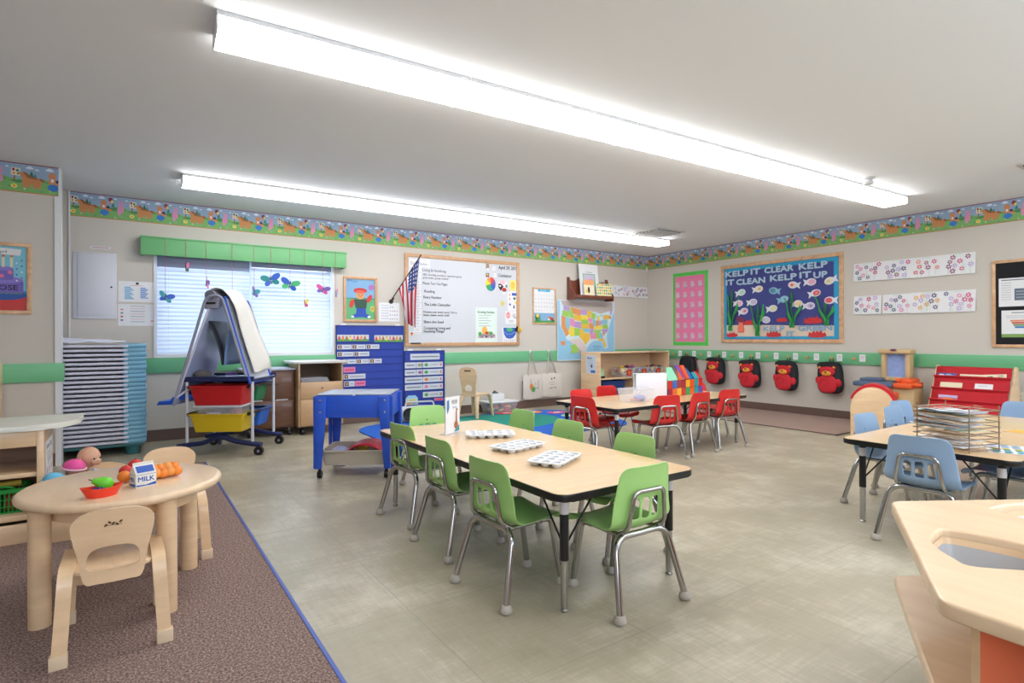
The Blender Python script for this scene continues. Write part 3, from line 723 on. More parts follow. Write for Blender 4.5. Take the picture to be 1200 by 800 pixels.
# flag on a black staff
def flag():
    t = thing('flag', 'american flag drooping from a slanted black staff beside the whiteboard', 'flag', (-4.70, 0, 1.50))
    top = Vector((.245, -.36, .56)); bot = Vector((0, -.02, .02))
    m = MB(); m.tube([bot, top], .007, blackg, 8); m.ball(top, .011, blackg); m.build('staff', t)
    m = MB(); m.cyl((0, 0, .0), (0, -.012, 0), .028, blackg); m.tube([(0, -.01, 0), (.02, -.045, .045)], .012, blackg, 8); m.build('bracket', t)
    fr, fw_, fb = M('flag_red', (196, 44, 62), .8), M('flag_white', (236, 234, 238), .8), M('flag_blue', (46, 62, 130), .8)
    nu, nv = 26, 30
    # hoist runs down the staff from the top; the fly end hangs in folds
    def P_(i, j):
        s_ = i / nu; h_ = j / nv      # s along hoist from the staff top down, h hanging length
        a_ = top.lerp(bot, .03 + .72 * s_)
        d = .84 - .40 * s_
        x = a_.x - .035 * math.sin(h_ * 2.2) * (1 - s_) + .016 * math.sin(s_ * 19 + h_ * 2) * h_
        x = x * (1 - .5 * h_) + (.19) * (.5 * h_)
        y = a_.y * (1 - .3 * h_) + (-.22) * (.3 * h_) + .035 * math.sin(s_ * 17 + 1.3 * h_) * min(1, h_ * 2.5)
        return (x, y, a_.z * (1 - .15 * h_) + .15 * h_ * .3 - h_ * d)
    vs_ = [P_(i, j) for j in range(nv + 1) for i in range(nu + 1)]; m = MB()
    st = 0
    for j in range(nv):
        for i in range(nu):
            f = [(j * (nu + 1) + i, j * (nu + 1) + i + 1, (j + 1) * (nu + 1) + i + 1, (j + 1) * (nu + 1) + i)]
            canton = i < 14 and j < 12
            mt = fb if canton else (fr if (i // 2) % 2 == 0 else fw_)
            if canton and (i % 3 == 1 and j % 2 == (1 if (i // 3) % 2 else 0)): mt = fw_
            m.add([vs_[k] for k in f[0]], [(0, 1, 2, 3)], mt)
    o = m.build('cloth', t, ang=180)
flag()
# framed poster of a waving child in a red cap
t = wthing('framed_poster', 'oak framed poster of a waving figure in red cap and blue trousers', 'poster', 'B', -5.308, 1.235)
frame_mb(.425, .555, .033, .018, oak).build('frame', t)
a = Art(.004); a.r(.03, .03, .395, .525, sky); a.r(.03, .03, .395, .29, M('lawn', (96, 176, 120))); a.e(.35, .43, .036, .036, M('orchid', (176, 110, 180))); a.t('May', .06, .485, .03, inkb, .12)
a.e(.365, .165, .034, .04, M('lime', (170, 200, 90))); a.e(.365, .165, .014, .016, orange); a.l([(.03, .29), (.395, .29)], .008, dgreen)
a.p([(.15, .06), (.29, .06), (.275, .19), (.165, .19)], M('jeans', (38, 78, 180))); a.e(.15, .075, .045, .022, M('jeans')); a.e(.285, .075, .045, .022, M('jeans')); a.e(.115, .066, .02, .014, white); a.e(.32, .066, .02, .014, white)
a.p([(.13, .28), (.3, .28), (.285, .17), (.15, .17)], M('vest_green', (46, 78, 62))); a.e(.105, .225, .028, .055, red, -.3); a.e(.325, .29, .028, .055, red, -.5)
a.e(.21, .325, .055, .045, M('tan_face', (224, 164, 110))); a.e(.21, .385, .085, .035, red); a.e(.21, .37, .06, .02, M('cap_light', (226, 96, 70))); a.e(.19, .335, .006, .008, ink); a.e(.235, .335, .006, .008, ink); a.e(.212, .315, .02, .012, orange)
a.build('print', t)
a = sheet(.275, .235); 
for k in range(6): a.l([(.03, .2 - k * .033), (.13, .2 - k * .033)], .004, inkb if k % 2 else inkg)
for k in range(14): a.e(.15 + (k % 4) * .03, .03 + (k // 4) * .05, .006, .008, (inkg, purple, pink)[k % 3])
wart(a, 'notice_sheet', 'white notice sheet on the wall right of the framed waving figure', 'paper', 'B', -4.86, 1.25)
# pocket charts
pcm = M('royal_blue_nylon', (32, 60, 158), .55, bump=.2, bscale=20); pcd = M('royal_blue_seam', (24, 44, 126), .6); strip = M('clear_strip_paper', (196, 202, 214), .4)
def pocket(lab, u, v, w_, h_, rows, cards, extra=None):
    t = wthing('pocket_chart', lab, 'pocket chart', 'B', u, v, None, .024)
    m = MB()
    def fn(i, j):
        x = i / 12 * w_; z = j / 20 * h_; return (x, -.0075 - .0015 * math.sin(x * 9) * math.sin(z * 7 + 1), z)
    m.grid(fn, 12, 20, pcm); m.box(0, w_, -.004, .008, 0, h_, pcm); m.build('fabric', t)
    a = Art(.0125)
    for z in rows: a.r(.0, z - .006, w_, z, pcd)
    a.r(0, 0, .012, h_, pcd); a.r(w_ - .012, 0, w_, h_, pcd); a.r(0, h_ - .012, w_, h_, pcd)
    a.build('pockets', t)
    for (x0, z0, x1, z1, kind) in cards:
        a = Art(.0135 + random.random() * .001)
        a.plate(x0, z0, x1, z1, .0006, strip if kind != 'p' else M('pink_card', (214, 120, 170)))
        if kind == 'b':
            n = int((x1 - x0) / .045); a.r(x0, z0, x1, z0 + (z1 - z0) * .35, green)
            for k in range(n): a.e(x0 + .025 + k * .045, (z0 + z1) / 2, .014, .028, (red, orange, brown, yellow, pink)[k % 5]); a.e(x0 + .025 + k * .045, (z0 + z1) / 2 + .02, .011, .012, skin)
        elif kind == 'n':
            a.r(x0 + .01, z0 + .008, x0 + .055, z1 - .008, M('photo_dark', (60, 44, 52))); a.e(x0 + .033, (z0 + z1) / 2, .012, .016, skin)
            a.l([(x0 + .08, (z0 + z1) / 2), (x1 - .02, (z0 + z1) / 2)], .008, inkg)
        elif kind == 't': a.l([(x0 + .02, (z0 + z1) / 2), (x1 - .02, (z0 + z1) / 2)], .014, inkg)
        elif kind == 'p': a.l([(x0 + .015, (z0 + z1) / 2), (x1 - .015, (z0 + z1) / 2)], .012, red)
        elif kind == 'i':
            a.e(x0 + .05, (z0 + z1) / 2, .028, .022, random.choice((green, orange, pink, tealp))); a.e(x1 - .03, (z0 + z1) / 2, .016, .02, random.choice((pink, purple, skin))); a.l([(x0 + .1, (z0 + z1) / 2), (x1 - .07, (z0 + z1) / 2)], .007, inkg)
        a.build('card', t)
    if extra:
        a = Art(.0135); extra(a); a.build('badge', t)
    m = MB(); m.box(.05, .12, -.008, .01, h_ - .01, h_ + .02, white2, .003); m.box(w_ - .12, w_ - .05, -.008, .01, h_ - .01, h_ + .02, white2, .003); m.build('hanger', t)
    return t
B0 = .16
cds = [(.01, 1.0 - B0, .4, 1.08 - B0, 'b'), (.47, .99 - B0, .845, 1.075 - B0, 'b')]
for (x0, x1, z, n) in ((.01, .54, .905, 3), (.01, .41, .818, 2), (.08, .57, .728, 3)):
    st = (x1 - x0) / n
    for k in range(n): cds.append((x0 + k * st, z - B0, x0 + (k + 1) * st - .006, z + .056 - B0, 'n'))
cds += [(.085, .625 - B0, .229, .69 - B0, 'p'), (.085, .545 - B0, .355, .605 - B0, 'n'), (.093, .455 - B0, .22, .52 - B0, 'n'), (.225, .455 - B0, .355, .52 - B0, 'p')]
pocket('large royal blue pocket chart with picture cards hanging left of the whiteboard', -5.403, B0, .86, 1.195 - B0, [r_ - B0 for r_ in (.99, .9, .81, .72, .63, .54, .45, .36, .27)], cds)
c2 = [(.08, .62, .5, .7, 't')]
for k, z in enumerate((.515, .42, .325, .23, .125)):
    if k < 4: c2.append((.005, z, .16 if k < 2 else .25, z + .075, 't'))
    if k < 2: c2.append((.165, z, .245, z + .075, 'i'))
    c2.append((.255, z, .545, z + .075, 'i'))
c2.append((.42, .075, .55, .11, 'p'))
pocket('smaller royal blue pocket chart hanging low under the left end of the whiteboard', -4.535, .135, .575, .74, [.7, .6, .51, .415, .32, .225, .12], c2,
       lambda a: (a.p([(.01, .045), (.19, .045), (.185, .13), (.15, .165), (.05, .165), (.015, .13)], M('badge_blue', (150, 200, 226))), a.p([(.025, .05), (.175, .05), (.165, .12), (.03, .12)], M('badge_cream', (226, 220, 150))), a.r(.03, .055, .09, .08, orange), a.r(.1, .055, .165, .08, sky), a.t('Helpers', .04, .095, .018, ink, .11)))
# calendar
t = wthing('wall_calendar', 'oak framed wall calendar with fox and plants between whiteboard and map', 'calendar', 'B', -2.479, 1.24)
frame_mb(.438, .548, .022, .015, pine).build('frame', t)
a = Art(.004); a.r(.02, .02, .418, .53, white); a.r(.1, .49, .33, .525, M('cyan', (60, 180, 220))); a.t('May 2019', .14, .498, .02, white)
a.r(.02, .02, .418, .17, sky); a.r(.02, .02, .418, .055, green)
for r_ in range(5):
    for c in range(7):
        a.t(str(r_ * 7 + c + 1) if r_ * 7 + c < 31 else '', .05 + c * .052, .43 - r_ * .058, .018, inkg) if r_ * 7 + c < 31 else None
a.e(.09, .1, .045, .06, dgreen); a.e(.09, .13, .028, .03, yellow); a.e(.12, .07, .03, .03, green); a.e(.32, .1, .03, .022, orange); a.e(.36, .085, .03, .018, red); a.e(.3, .075, .018, .015, white); a.e(.38, .06, .03, .012, dgreen)
a.build('print', t)
# map of the united states
def usmap():
    a = Art(.001, .0001); W_, H_ = 1.21, .94
    a.plate(0, 0, W_, H_, .002, M('map_margin', (222, 230, 238))); sea = M('map_sea', (150, 202, 232), .4)
    a.r(.012, .012, W_ - .012, H_ - .012, sea)
    shelf = M('map_shallow', (206, 226, 236), .5)
    a.p([(.05, .93), (1.198, .93), (1.198, .79), (1.12, .62), (1.06, .46), (1.03, .38), (1.06, .19), (.98, .17), (.92, .3), (.75, .31), (.64, .24), (.55, .1), (.3, .3), (.19, .32), (.05, .55)], shelf)
    land = M('map_grey', (190, 178, 172), .5)
    a.p([(.07, .93), (1.15, .93), (1.17, .8), (1.05, .78), (.9, .74), (.8, .76), (.1, .86)], land)
    a.p([(.22, .32), (.45, .34), (.6, .19), (.52, .06), (.42, .13), (.3, .27)], M('map_pale', (218, 204, 200), .5))
    cols = {n: M('map_' + n, c, .5) for n, c in dict(o=(224, 150, 96), y=(240, 218, 84), g=(160, 206, 96), p=(186, 156, 208), k=(232, 146, 190), b=(140, 196, 214), d=(232, 190, 70)).items()}
    S = [('p', [(.12, .86), (.24, .83), (.24, .76), (.12, .78)]), ('g', [(.1, .78), (.24, .76), (.23, .67), (.09, .70)]), ('o', [(.08, .7), (.16, .68), (.16, .55), (.24, .42), (.17, .37), (.08, .52)]), ('b', [(.16, .68), (.25, .66), (.25, .5), (.22, .46), (.16, .55)]),
         ('g', [(.24, .83), (.27, .83), (.33, .7), (.33, .65), (.24, .67)]), ('o', [(.27, .83), (.47, .8), (.47, .70), (.31, .73)]), ('d', [(.33, .72), (.48, .7), (.48, .61), (.34, .63)]), ('k', [(.25, .66), (.34, .64), (.34, .52), (.25, .54)]), ('p', [(.34, .61), (.48, .6), (.48, .5), (.34, .52)]),
         ('y', [(.24, .53), (.34, .51), (.34, .38), (.27, .37), (.22, .42)]), ('g', [(.34, .51), (.46, .5), (.46, .39), (.34, .38)]), ('p', [(.47, .8), (.6, .79), (.6, .71), (.47, .72)]), ('y', [(.48, .71), (.61, .71), (.62, .64), (.48, .64)]), ('g', [(.48, .64), (.62, .64), (.64, .57), (.48, .57)]),
         ('d', [(.48, .57), (.64, .57), (.64, .5), (.48, .5)]), ('b', [(.48, .5), (.65, .5), (.65, .43), (.55, .44)]), ('d', [(.46, .49), (.54, .48), (.54, .43), (.66, .42), (.66, .33), (.57, .24), (.52, .3), (.44, .37)]), ('d', [(.6, .79), (.7, .77), (.68, .66), (.61, .68)]), ('k', [(.62, .67), (.71, .66), (.72, .59), (.63, .6)]),
         ('o', [(.64, .59), (.74, .58), (.75, .49), (.65, .5)]), ('p', [(.65, .49), (.74, .49), (.73, .41), (.66, .41)]), ('k', [(.66, .41), (.73, .41), (.78, .34), (.68, .33)]), ('g', [(.7, .76), (.8, .73), (.77, .65), (.69, .66)]), ('b', [(.72, .65), (.79, .64), (.79, .52), (.73, .55)]),
         ('y', [(.81, .72), (.87, .7), (.88, .63), (.82, .62)]), ('o', [(.79, .63), (.85, .63), (.85, .54), (.79, .53)]), ('p', [(.85, .63), (.92, .63), (.92, .56), (.85, .54)]), ('y', [(.76, .53), (.9, .56), (.94, .5), (.76, .48)]), ('g', [(.75, .48), (.93, .48), (.88, .44), (.74, .44)]),
         ('k', [(.74, .44), (.79, .44), (.79, .33), (.74, .34)]), ('g', [(.79, .44), (.86, .44), (.86, .34), (.79, .34)]), ('b', [(.86, .44), (.93, .43), (.95, .34), (.86, .34)]), ('o', [(.93, .44), (1.0, .43), (.96, .38)]), ('d', [(.84, .34), (.95, .34), (1.02, .22), (.98, .19), (.93, .3), (.84, .31)]),
         ('p', [(.92, .49), (1.07, .5), (1.03, .43), (.93, .44)]), ('g', [(.92, .56), (1.04, .57), (1.06, .5), (.94, .5)]), ('b', [(.92, .64), (1.05, .65), (1.04, .57), (.92, .57)]), ('d', [(.96, .72), (1.08, .72), (1.1, .66), (.95, .65)]), ('o', [(1.08, .72), (1.12, .7), (1.12, .66), (1.08, .66)]), ('p', [(1.11, .82), (1.15, .8), (1.13, .72), (1.1, .74)])]
    for c, pts in S: a.p(pts, cols[c])
    a.p([(.78, .79), (.83, .76), (.78, .75)], sea); a.p([(.83, .72), (.82, .63), (.805, .63), (.8, .7)], sea); a.e(.91, .71, .03, .014, sea)
    a.p([(.05, .3), (.15, .3), (.15, .235), (.08, .24)], cols['o']); a.p([(.25, .23), (.35, .26), (.42, .18), (.4, .12), (.25, .11), (.28, .16)], cols['g']); a.p([(.42, .2), (.48, .14), (.48, .06), (.42, .12)], land)
    a.t('United States', .72, .2, .03, inkb, .18); a.l([(.74, .17), (.87, .17)], .006, inkg)
    wart(a, 'wall_map', 'colourful wall map of the united states below the brown wall shelf', 'map', 'B', -2.025, .682, None, .0225)
usmap()
# brown wall shelf
mah = wood('mahogany_stain', (124, 66, 48), .25, .35, (7, 1, 1), 3.)
t = wthing('wall_shelf', 'dark reddish brown wall shelf with scalloped back above the map', 'shelf', 'B', -1.815, 1.62)
side = [(0, 0), (-.19, .0), (-.2, .06), (-.17, .12), (-.08, .2), (-.07, .3), (-.05, .355), (0, .36)]
for x in (0, .80):
    m = MB(); m.prism(side, x, x + .018, mah, .002, Matrix(((0, 0, 1, 0), (1, 0, 0, 0), (0, 1, 0, 0), (0, 0, 0, 1)))); m.build('side_panel', t)
m = MB(); m.box(.018, .80, -.2, 0, .035, .075, mah, .003); m.build('shelf_board', t)
bk = [(.018, .07), (.80, .07), (.80, .3)] + [(.80 - k * .782 / 24, .30 + .05 * math.sin(PI * k / 24) + .014 * math.cos(2 * PI * k / 8)) for k in range(1, 24)] + [(.018, .3)]
m = MB(); m.prism(bk, 0, .012, mah, 0, Matrix(((1, 0, 0, 0), (0, 0, -1, 0), (0, 1, 0, 0), (0, 0, 0, 1)))); m.build('back_panel', t)
def leaning(nm, lab, cat, x, z, w_, h_, y, art, lean=.12):
    a = Art(0, .00012); a.plate(0, 0, w_, h_, .004, white); art(a)
    o = a.build(nm, None, (x, y, z)); o.rotation_euler = (-lean, 0, 0); return tag(o, lab, cat)
pgm = M('painted_green', (150, 200, 160)); 
leaning('drawing', 'child drawing of a pink figure between green curtains on the wall shelf', 'drawing', -1.63, 1.70, .40, .50, -.115, lambda a: (a.r(.07, .03, .33, .34, pgm), a.r(.1, .03, .3, .33, M('pale_lilac', (206, 196, 220))), a.p([(.14, .03), (.29, .03), (.25, .14), (.27, .27), (.13, .26), (.15, .15)], M('pig_pink', (224, 166, 206))), a.p([(.25, .03), (.31, .03), (.28, .12)], M('pig_pink')), a.e(.19, .1, .025, .03, purple), a.l([(.07, .34), (.33, .34)], .006, dgreen), a.l([(.14, .37), (.27, .37)], .008, inkg)))
leaning('picture_card', 'orange and cream picture card leaning at left on the wall shelf', 'card', -1.60, 1.70, .21, .24, -.16, lambda a: (a.r(.0, .16, .21, .24, M('orange_card', (240, 170, 110))), a.r(0, 0, .21, .16, M('cream_card', (236, 224, 190))), a.e(.1, .08, .022, .05, ink), a.e(.05, .06, .02, .03, yellow)), .08)
leaning('alphabet_card', 'pale yellow card with green squiggles at right on the wall shelf', 'card', -1.335, 1.70, .33, .195, -.16, lambda a: (a.r(0, 0, .33, .195, M('lemon_card', (238, 232, 180))), [a.e(.03 + .045 * (k % 7), .04 + .045 * (k // 7), .015, .014, (green, tealp, yellow, orange, sky)[k % 5]) for k in range(28)]), .08)
# painted flower sheet in the corner
def flowers(a, w_, h_, seed, cols):
    rnd = random.Random(seed)
    for k in range(6): a.l([(rnd.uniform(.02, w_ - .02), rnd.uniform(.01, h_ * .3)), (rnd.uniform(.02, w_ - .02), rnd.uniform(h_ * .3, h_ * .55))] if False else [(u_ := rnd.uniform(.03, w_ - .03), .01), (u_ + rnd.uniform(-.008, .008), h_ * rnd.uniform(.4, .7))], .0035, M('pale_green_stem', (176, 220, 196)))
    pts = []
    for k in range(60):
        u, v = rnd.uniform(.035, w_ - .035), rnd.uniform(.035, h_ - .03)
        if all(math.hypot(u - p[0], v - p[1]) > .048 for p in pts): pts.append((u, v))
    for k, (u, v) in enumerate(pts[:11]): a.flower(u, v, .024 + .006 * rnd.random(), cols[rnd.randrange(len(cols))], None, 6)
    a.l([(w_ * .35, h_ - .012), (w_ * .65, h_ - .012)], .004, M('pale_green_stem'))
def fpaint(lab, wall, u, v, w_, h_, seed, cols, grp='flower paintings'):
    rnd = random.Random(seed); amp = .012
    a = Art(0, .00012); a.plate(0, 0, w_, h_, .0006, white); flowers(a, w_, h_, seed, cols)
    a.v = [(x, y - .0003 - .018 * (1 - z / h_), z) for x, y, z in a.v]
    wart(a, 'flower_painting', lab, 'painting', wall, u, v, grp)
fm = M('fp_magenta', (208, 60, 130)); fp_ = M('fp_pink', (228, 140, 180)); fr_ = M('fp_red', (216, 86, 90)); fo_ = M('fp_orange', (236, 176, 90)); fn_ = M('fp_indigo', (74, 66, 120)); fl_ = M('fp_lilac', (196, 176, 220)); fb_ = M('fp_plum', (150, 60, 110)); fc = M('fp_coral', (232, 130, 110))
fpaint('pale flower painting on the back wall, right of the brown shelf and partly behind it', 'B', -.86, 1.715, .43, .19, 3, (fp_, fl_, fn_, fb_))
fpaint('pale flower painting on the back wall next to the room corner', 'B', -.425, 1.71, .41, .19, 4, (fl_, fn_, fb_))
fpaint('flower painting at the left end of the upper row on the right wall', 'R', 3.366, 1.715, .32, .222, 11, (fp_, fn_, fm, fl_))
fpaint('flower painting with plum blooms, second from left in the upper row', 'R', 3.685, 1.712, .31, .225, 12, (fb_, fm, fn_, fl_))
fpaint('flower painting with coral and red blooms, third in the upper row', 'R', 3.99, 1.708, .30, .23, 13, (fc, fr_, fm, fb_))
fpaint('flower painting with sparse plum blooms at the right end of the upper row', 'R', 4.285, 1.71, .30, .228, 14, (fm, fl_, fb_))
fpaint('flower painting with a solid magenta bloom at left of the lower row', 'R', 3.366, 1.312, .31, .222, 15, (fm, fp_, fn_, fl_))
fpaint('flower painting with indigo and pink blooms, second in the lower row', 'R', 3.69, 1.31, .30, .225, 16, (fn_, fp_, fm, fl_))
fpaint('flower painting with orange blooms, third in the lower row', 'R', 3.987, 1.304, .30, .235, 17, (fo_, fn_, fo_, fl_))
fpaint('flower painting with magenta and indigo blooms at right of the lower row', 'R', 4.285, 1.303, .30, .236, 18, (fm, fn_, fp_, fl_))
# small white hook high in the corner and on the rail
m = MB(); m.box(-.045, -.01, -.02, 0, 2.175, 2.235, white2, .004); tag(m.build('motion_sensor'), 'small white sensor in the room corner below the wallpaper border', 'sensor')
# left side of the back wall
t = wthing('electrical_panel', 'white metal electrical panel door on the wall above the cot stack', 'panel', 'B', -7.885, 1.232)
pm_ = M('panel_white', (214, 214, 222), .4)
m = MB(); m.box(0, .342, -.012, 0, 0, .64, pm_, .004); m.build('surround', t)
m = MB(); m.box(.035, .318, -.018, -.008, .03, .612, pm_, .003); d = m.build('door', t)
m = MB(); m.lathe([(.001, 0), (.009, 0), (.008, .006), (.001, .008)], M('dark_latch', (60, 60, 66), .3, .8), (0, 0, 0), 12, Matrix.Rotation(PI / 2, 4, 'X')); lo_ = m.build('latch', d, (.30, -.018, .31))
a = sheet(.155, .022); a.l([(.01, .011), (.145, .011)], .008, M('label_red', (190, 120, 140))); wart(a, 'label_strip', 'small printed label strip above the electrical panel', 'label', 'B', -7.748, 1.912)
a = sheet(.3, .205); a.e(.155, .185, .014, .012, ink); a.l([(.1, .165), (.2, .165)], .003, red)
for k in range(9): a.l([(.05, .145 - k * .014), (.1 + .012 * (k % 3), .145 - k * .014)], .009, M('list_blue', (90, 170, 214))); 
for k in range(8): a.l([(.18, .142 - k * .014), (.225 + .01 * ((k * 2) % 3), .142 - k * .014)], .009, M('list_blue2', (110, 150, 210)))
wart(a, 'notice_sheet', 'white sheet with two blue columns of text left of the window', 'paper', 'B', -7.529, 1.404)
a = sheet(.305, .215)
for k in range(6): a.l([(.1, .17 - k * .026), (.22, .17 - k * .026)], .004, inkg if k % 2 else M('rose', (220, 170, 180)))
for k in range(4): a.e(.03, .16 - k * .035, .012, .008, (pink, inkg, red, purple)[k])
a.r(.27, .045, .295, .053, red); a.l([(.1, .195), (.22, .195)], .003, ink)
wart(a, 'floor_plan_sheet', 'white evacuation plan sheet below the blue text sheet, left of window', 'paper', 'B', -7.532, 1.168)
# green cornice with hanging butterflies
cor = M('green_cornice', (114, 184, 122), .45)
t = wthing('window_cornice', 'pale green wooden cornice box above the window', 'cornice', 'B', -7.348, 1.87)
m = MB(); m.box(0, 2.04, -.13, -.112, 0, .175, cor, .003); m.box(0, .018, -.112, 0, 0, .175, cor); m.box(2.022, 2.04, -.112, 0, 0, .175, cor); m.build('face_board', t)
m = MB(); m.box(-.006, 2.046, -.138, 0, .168, .186, cor, .003); m.build('top_board', t)
pt = M('pink_thread', (196, 110, 130), .8)
BF = [(.209, 1.453, tealp, blue, .5, 'blue butterfly on the leftmost thread at the window'), (.387, 1.759, dgreen, pink, 1.3, 'dark green folded butterfly on the second thread, hanging high'), (.571, 1.616, pink, purple, 1.3, 'pink folded butterfly on the third thread from the left'), (.815, 1.485, tealp, tealp, 1.2, 'tiny teal butterfly just right of the easel top'),
      (1.03, 1.54, purple, tealp, .9, 'tilted teal and purple butterfly left of the blind gap'), (1.2, 1.68, M('bf_teal', (20, 130, 130)), blue, .0, 'large teal and blue butterfly spread open, hanging highest on the right'), (1.40, 1.64, blue, M('bf_green', (80, 180, 120)), -.3, 'blue and green butterfly right of the large teal one'),
      (1.56, 1.43, M('bf_pink', (214, 80, 150)), yellow, 1.0, 'pink and yellow butterfly hanging lowest on the right blind'), (1.762, 1.60, M('bf_pink'), purple, -.2, 'pink and purple butterfly near the right end of the window'), (1.91, 1.56, sky, pink, 1.2, 'pale butterfly at the right edge of the window')]
def butterfly(i, u, z, c1, c2, rot, lab):
    t = thing('butterfly', lab + '', 'butterfly', (-7.35 + u, -.1395, z), 0, 'butterflies hanging at the window')
    sc = 1.3 if i in (5, 6) else 1.0
    m = MB(); m.tube([(0, 0, .02), (0, -.001, 2.05 - z)], .0018, pt, 5); m.build('thread', t)
    T = Matrix.Rotation(rot, 4, 'Z') @ Matrix.Rotation(.25 * (-1) ** i, 4, 'Y')
    m = MB(); m.T = T; m.tube([(0, 0, -.035 * sc), (0, 0, .03 * sc)], .005, black, 8); m.tube([(0, 0, .03), (-.012, 0, .055)], .001, black, 4); m.tube([(0, 0, .03), (.012, 0, .055)], .001, black, 4); m.build('body', t)
    for sx in (-1, 1):
        m = MB(); m.T = T
        w1 = ell(.042, .02, .042, .026, 14, .45); w2 = ell(.032, -.022, .03, .021, 12, -.5)
        c = c1 if sx < 0 else c2
        for w_, mt in ((w1, c), (w2, c2 if sx < 0 else c1)):
            vs_ = [(sx * x * sc, -.02 * abs(x) / .08, y * sc) for x, y in w_]; vs2 = [(a_[0], a_[1] + .0015, a_[2]) for a_ in vs_]; n = len(vs_)
            m.add(vs_ + vs2, [tuple(range(n)), tuple(range(n, 2 * n))[::-1]] + [(k, (k + 1) % n, n + (k + 1) % n, n + k) for k in range(n)], mt, False)
        m.build('wing', t)
for i, b in enumerate(BF): butterfly(i, *b)
# venetian blinds
slm = bpy.data.materials.new('translucent_slat'); slm.use_nodes = True; q = slm.node_tree; b = q.nodes['Principled BSDF']; b.inputs['Base Color'].default_value = (.58, .64, .76, 1); b.inputs['Roughness'].default_value = .45
tr = q.nodes.new('ShaderNodeBsdfTranslucent'); tr.inputs['Color'].default_value = (.78, .86, .96, 1); ms = q.nodes.new('ShaderNodeMixShader'); ms.inputs[0].default_value = .10
q.links.new(b.outputs[0], ms.inputs[1]); q.links.new(tr.outputs[0], ms.inputs[2]); q.links.new(ms.outputs[0], q.nodes['Material Output'].inputs['Surface'])
bhm = M('blind_rail', (132, 142, 170), .4)
def blind(lab, x0, x1, head):
    t = thing('venetian_blind', lab, 'blind', (x0, .03, 0), 0, 'venetian blinds'); w_ = x1 - x0
    m = MB(); m.box(.004, w_ - .004, -.02, .03, 1.90, 1.955, bhm, .003); m.box(.004, w_ - .004, -.03, -.022, head, 1.95, bhm, .002); m.build('head_rail', t)
    m = MB(); n = 21; z0, z1 = .885, head - .0
    for k in range(n):
        z = z0 + (z1 - z0) * (k + .5) / n
        m.grid(lambda i, j: (.006 + (w_ - .012) * i / 6, -.016 + .032 * (j / 4) - .006 * math.sin(PI * j / 4), z - .0245 + .049 * (j / 4)), 6, 4, slm)
    m.build('slats', t, ang=180)
    m = MB(); m.box(.006, w_ - .006, -.02, .012, .862, .882, white2, .003); m.build('bottom_rail', t)
    m = MB()
    for f in (.12, .5, .88): m.tube([(w_ * f, -.021, .87), (w_ * f, -.021, 1.9)], .0012, white, 5)
    m.build('ladder_cords', t)
blind('left white venetian blind, mostly hidden behind the folding easel', WX0 + .014, -6.338, 1.77)
blind('right white venetian blind beside the framed waving figure', -6.328, WX1 - .014, 1.825)
# framed cake poster on the partition
t = thing('framed_poster', 'oak framed birthday cake poster on the left wall partition', 'poster', (-8.56, -.85, 1.235))
frame_mb(.47, .565, .03, .018, pine).build('frame', t)
a = Art(.004); a.r(.028, .028, .442, .537, M('cake_sky', (130, 200, 220))); a.r(.028, .028, .442, .15, red); a.e(.3, .16, .15, .05, M('cake_plate', (60, 140, 200))); a.e(.3, .15, .14, .04, M('cake_base', (50, 90, 170)))
cp1 = M('cake_purple', (120, 100, 190)); a.p(rrect(.17, .42, .16, .27, .02, 3), cp1); a.e(.295, .27, .125, .028, M('cake_top', (140, 124, 206))); a.p(rrect(.22, .36, .27, .36, .015, 3), cp1); a.e(.29, .36, .07, .018, M('cake_top'))
a.t('ROSE', .235, .19, .04, ink, .15, bold=.001)
for u in (.245, .29, .34): a.r(u, .37, u + .018, .45, cream); a.e(u + .009, .46, .009, .013, orange)
for u, v in ((.24, .32), (.29, .3), (.34, .33)): a.e(u, v, .015, .015, pink)
for k in range(9): a.e(.18 + k * .028, .165, .007, .007, green)
a.p([(.06, .48), (.4, .465), (.41, .515), (.06, .53)], white); a.t('April', .26, .48, .025, ink, .06)
for k in range(10): a.e(.38 + .03 * (k % 2), .22 + k * .023, .006, .006, (purple, blue, white)[k % 3])
a.build('print', t)
m = MB(); m.box(-8.5, -8.262, -1.22, -.88, 0, .86, maple, .004); tag(m.build('wood_cabinet'), 'tall wooden cabinet edge at the far left behind the play shelf', 'cabinet')
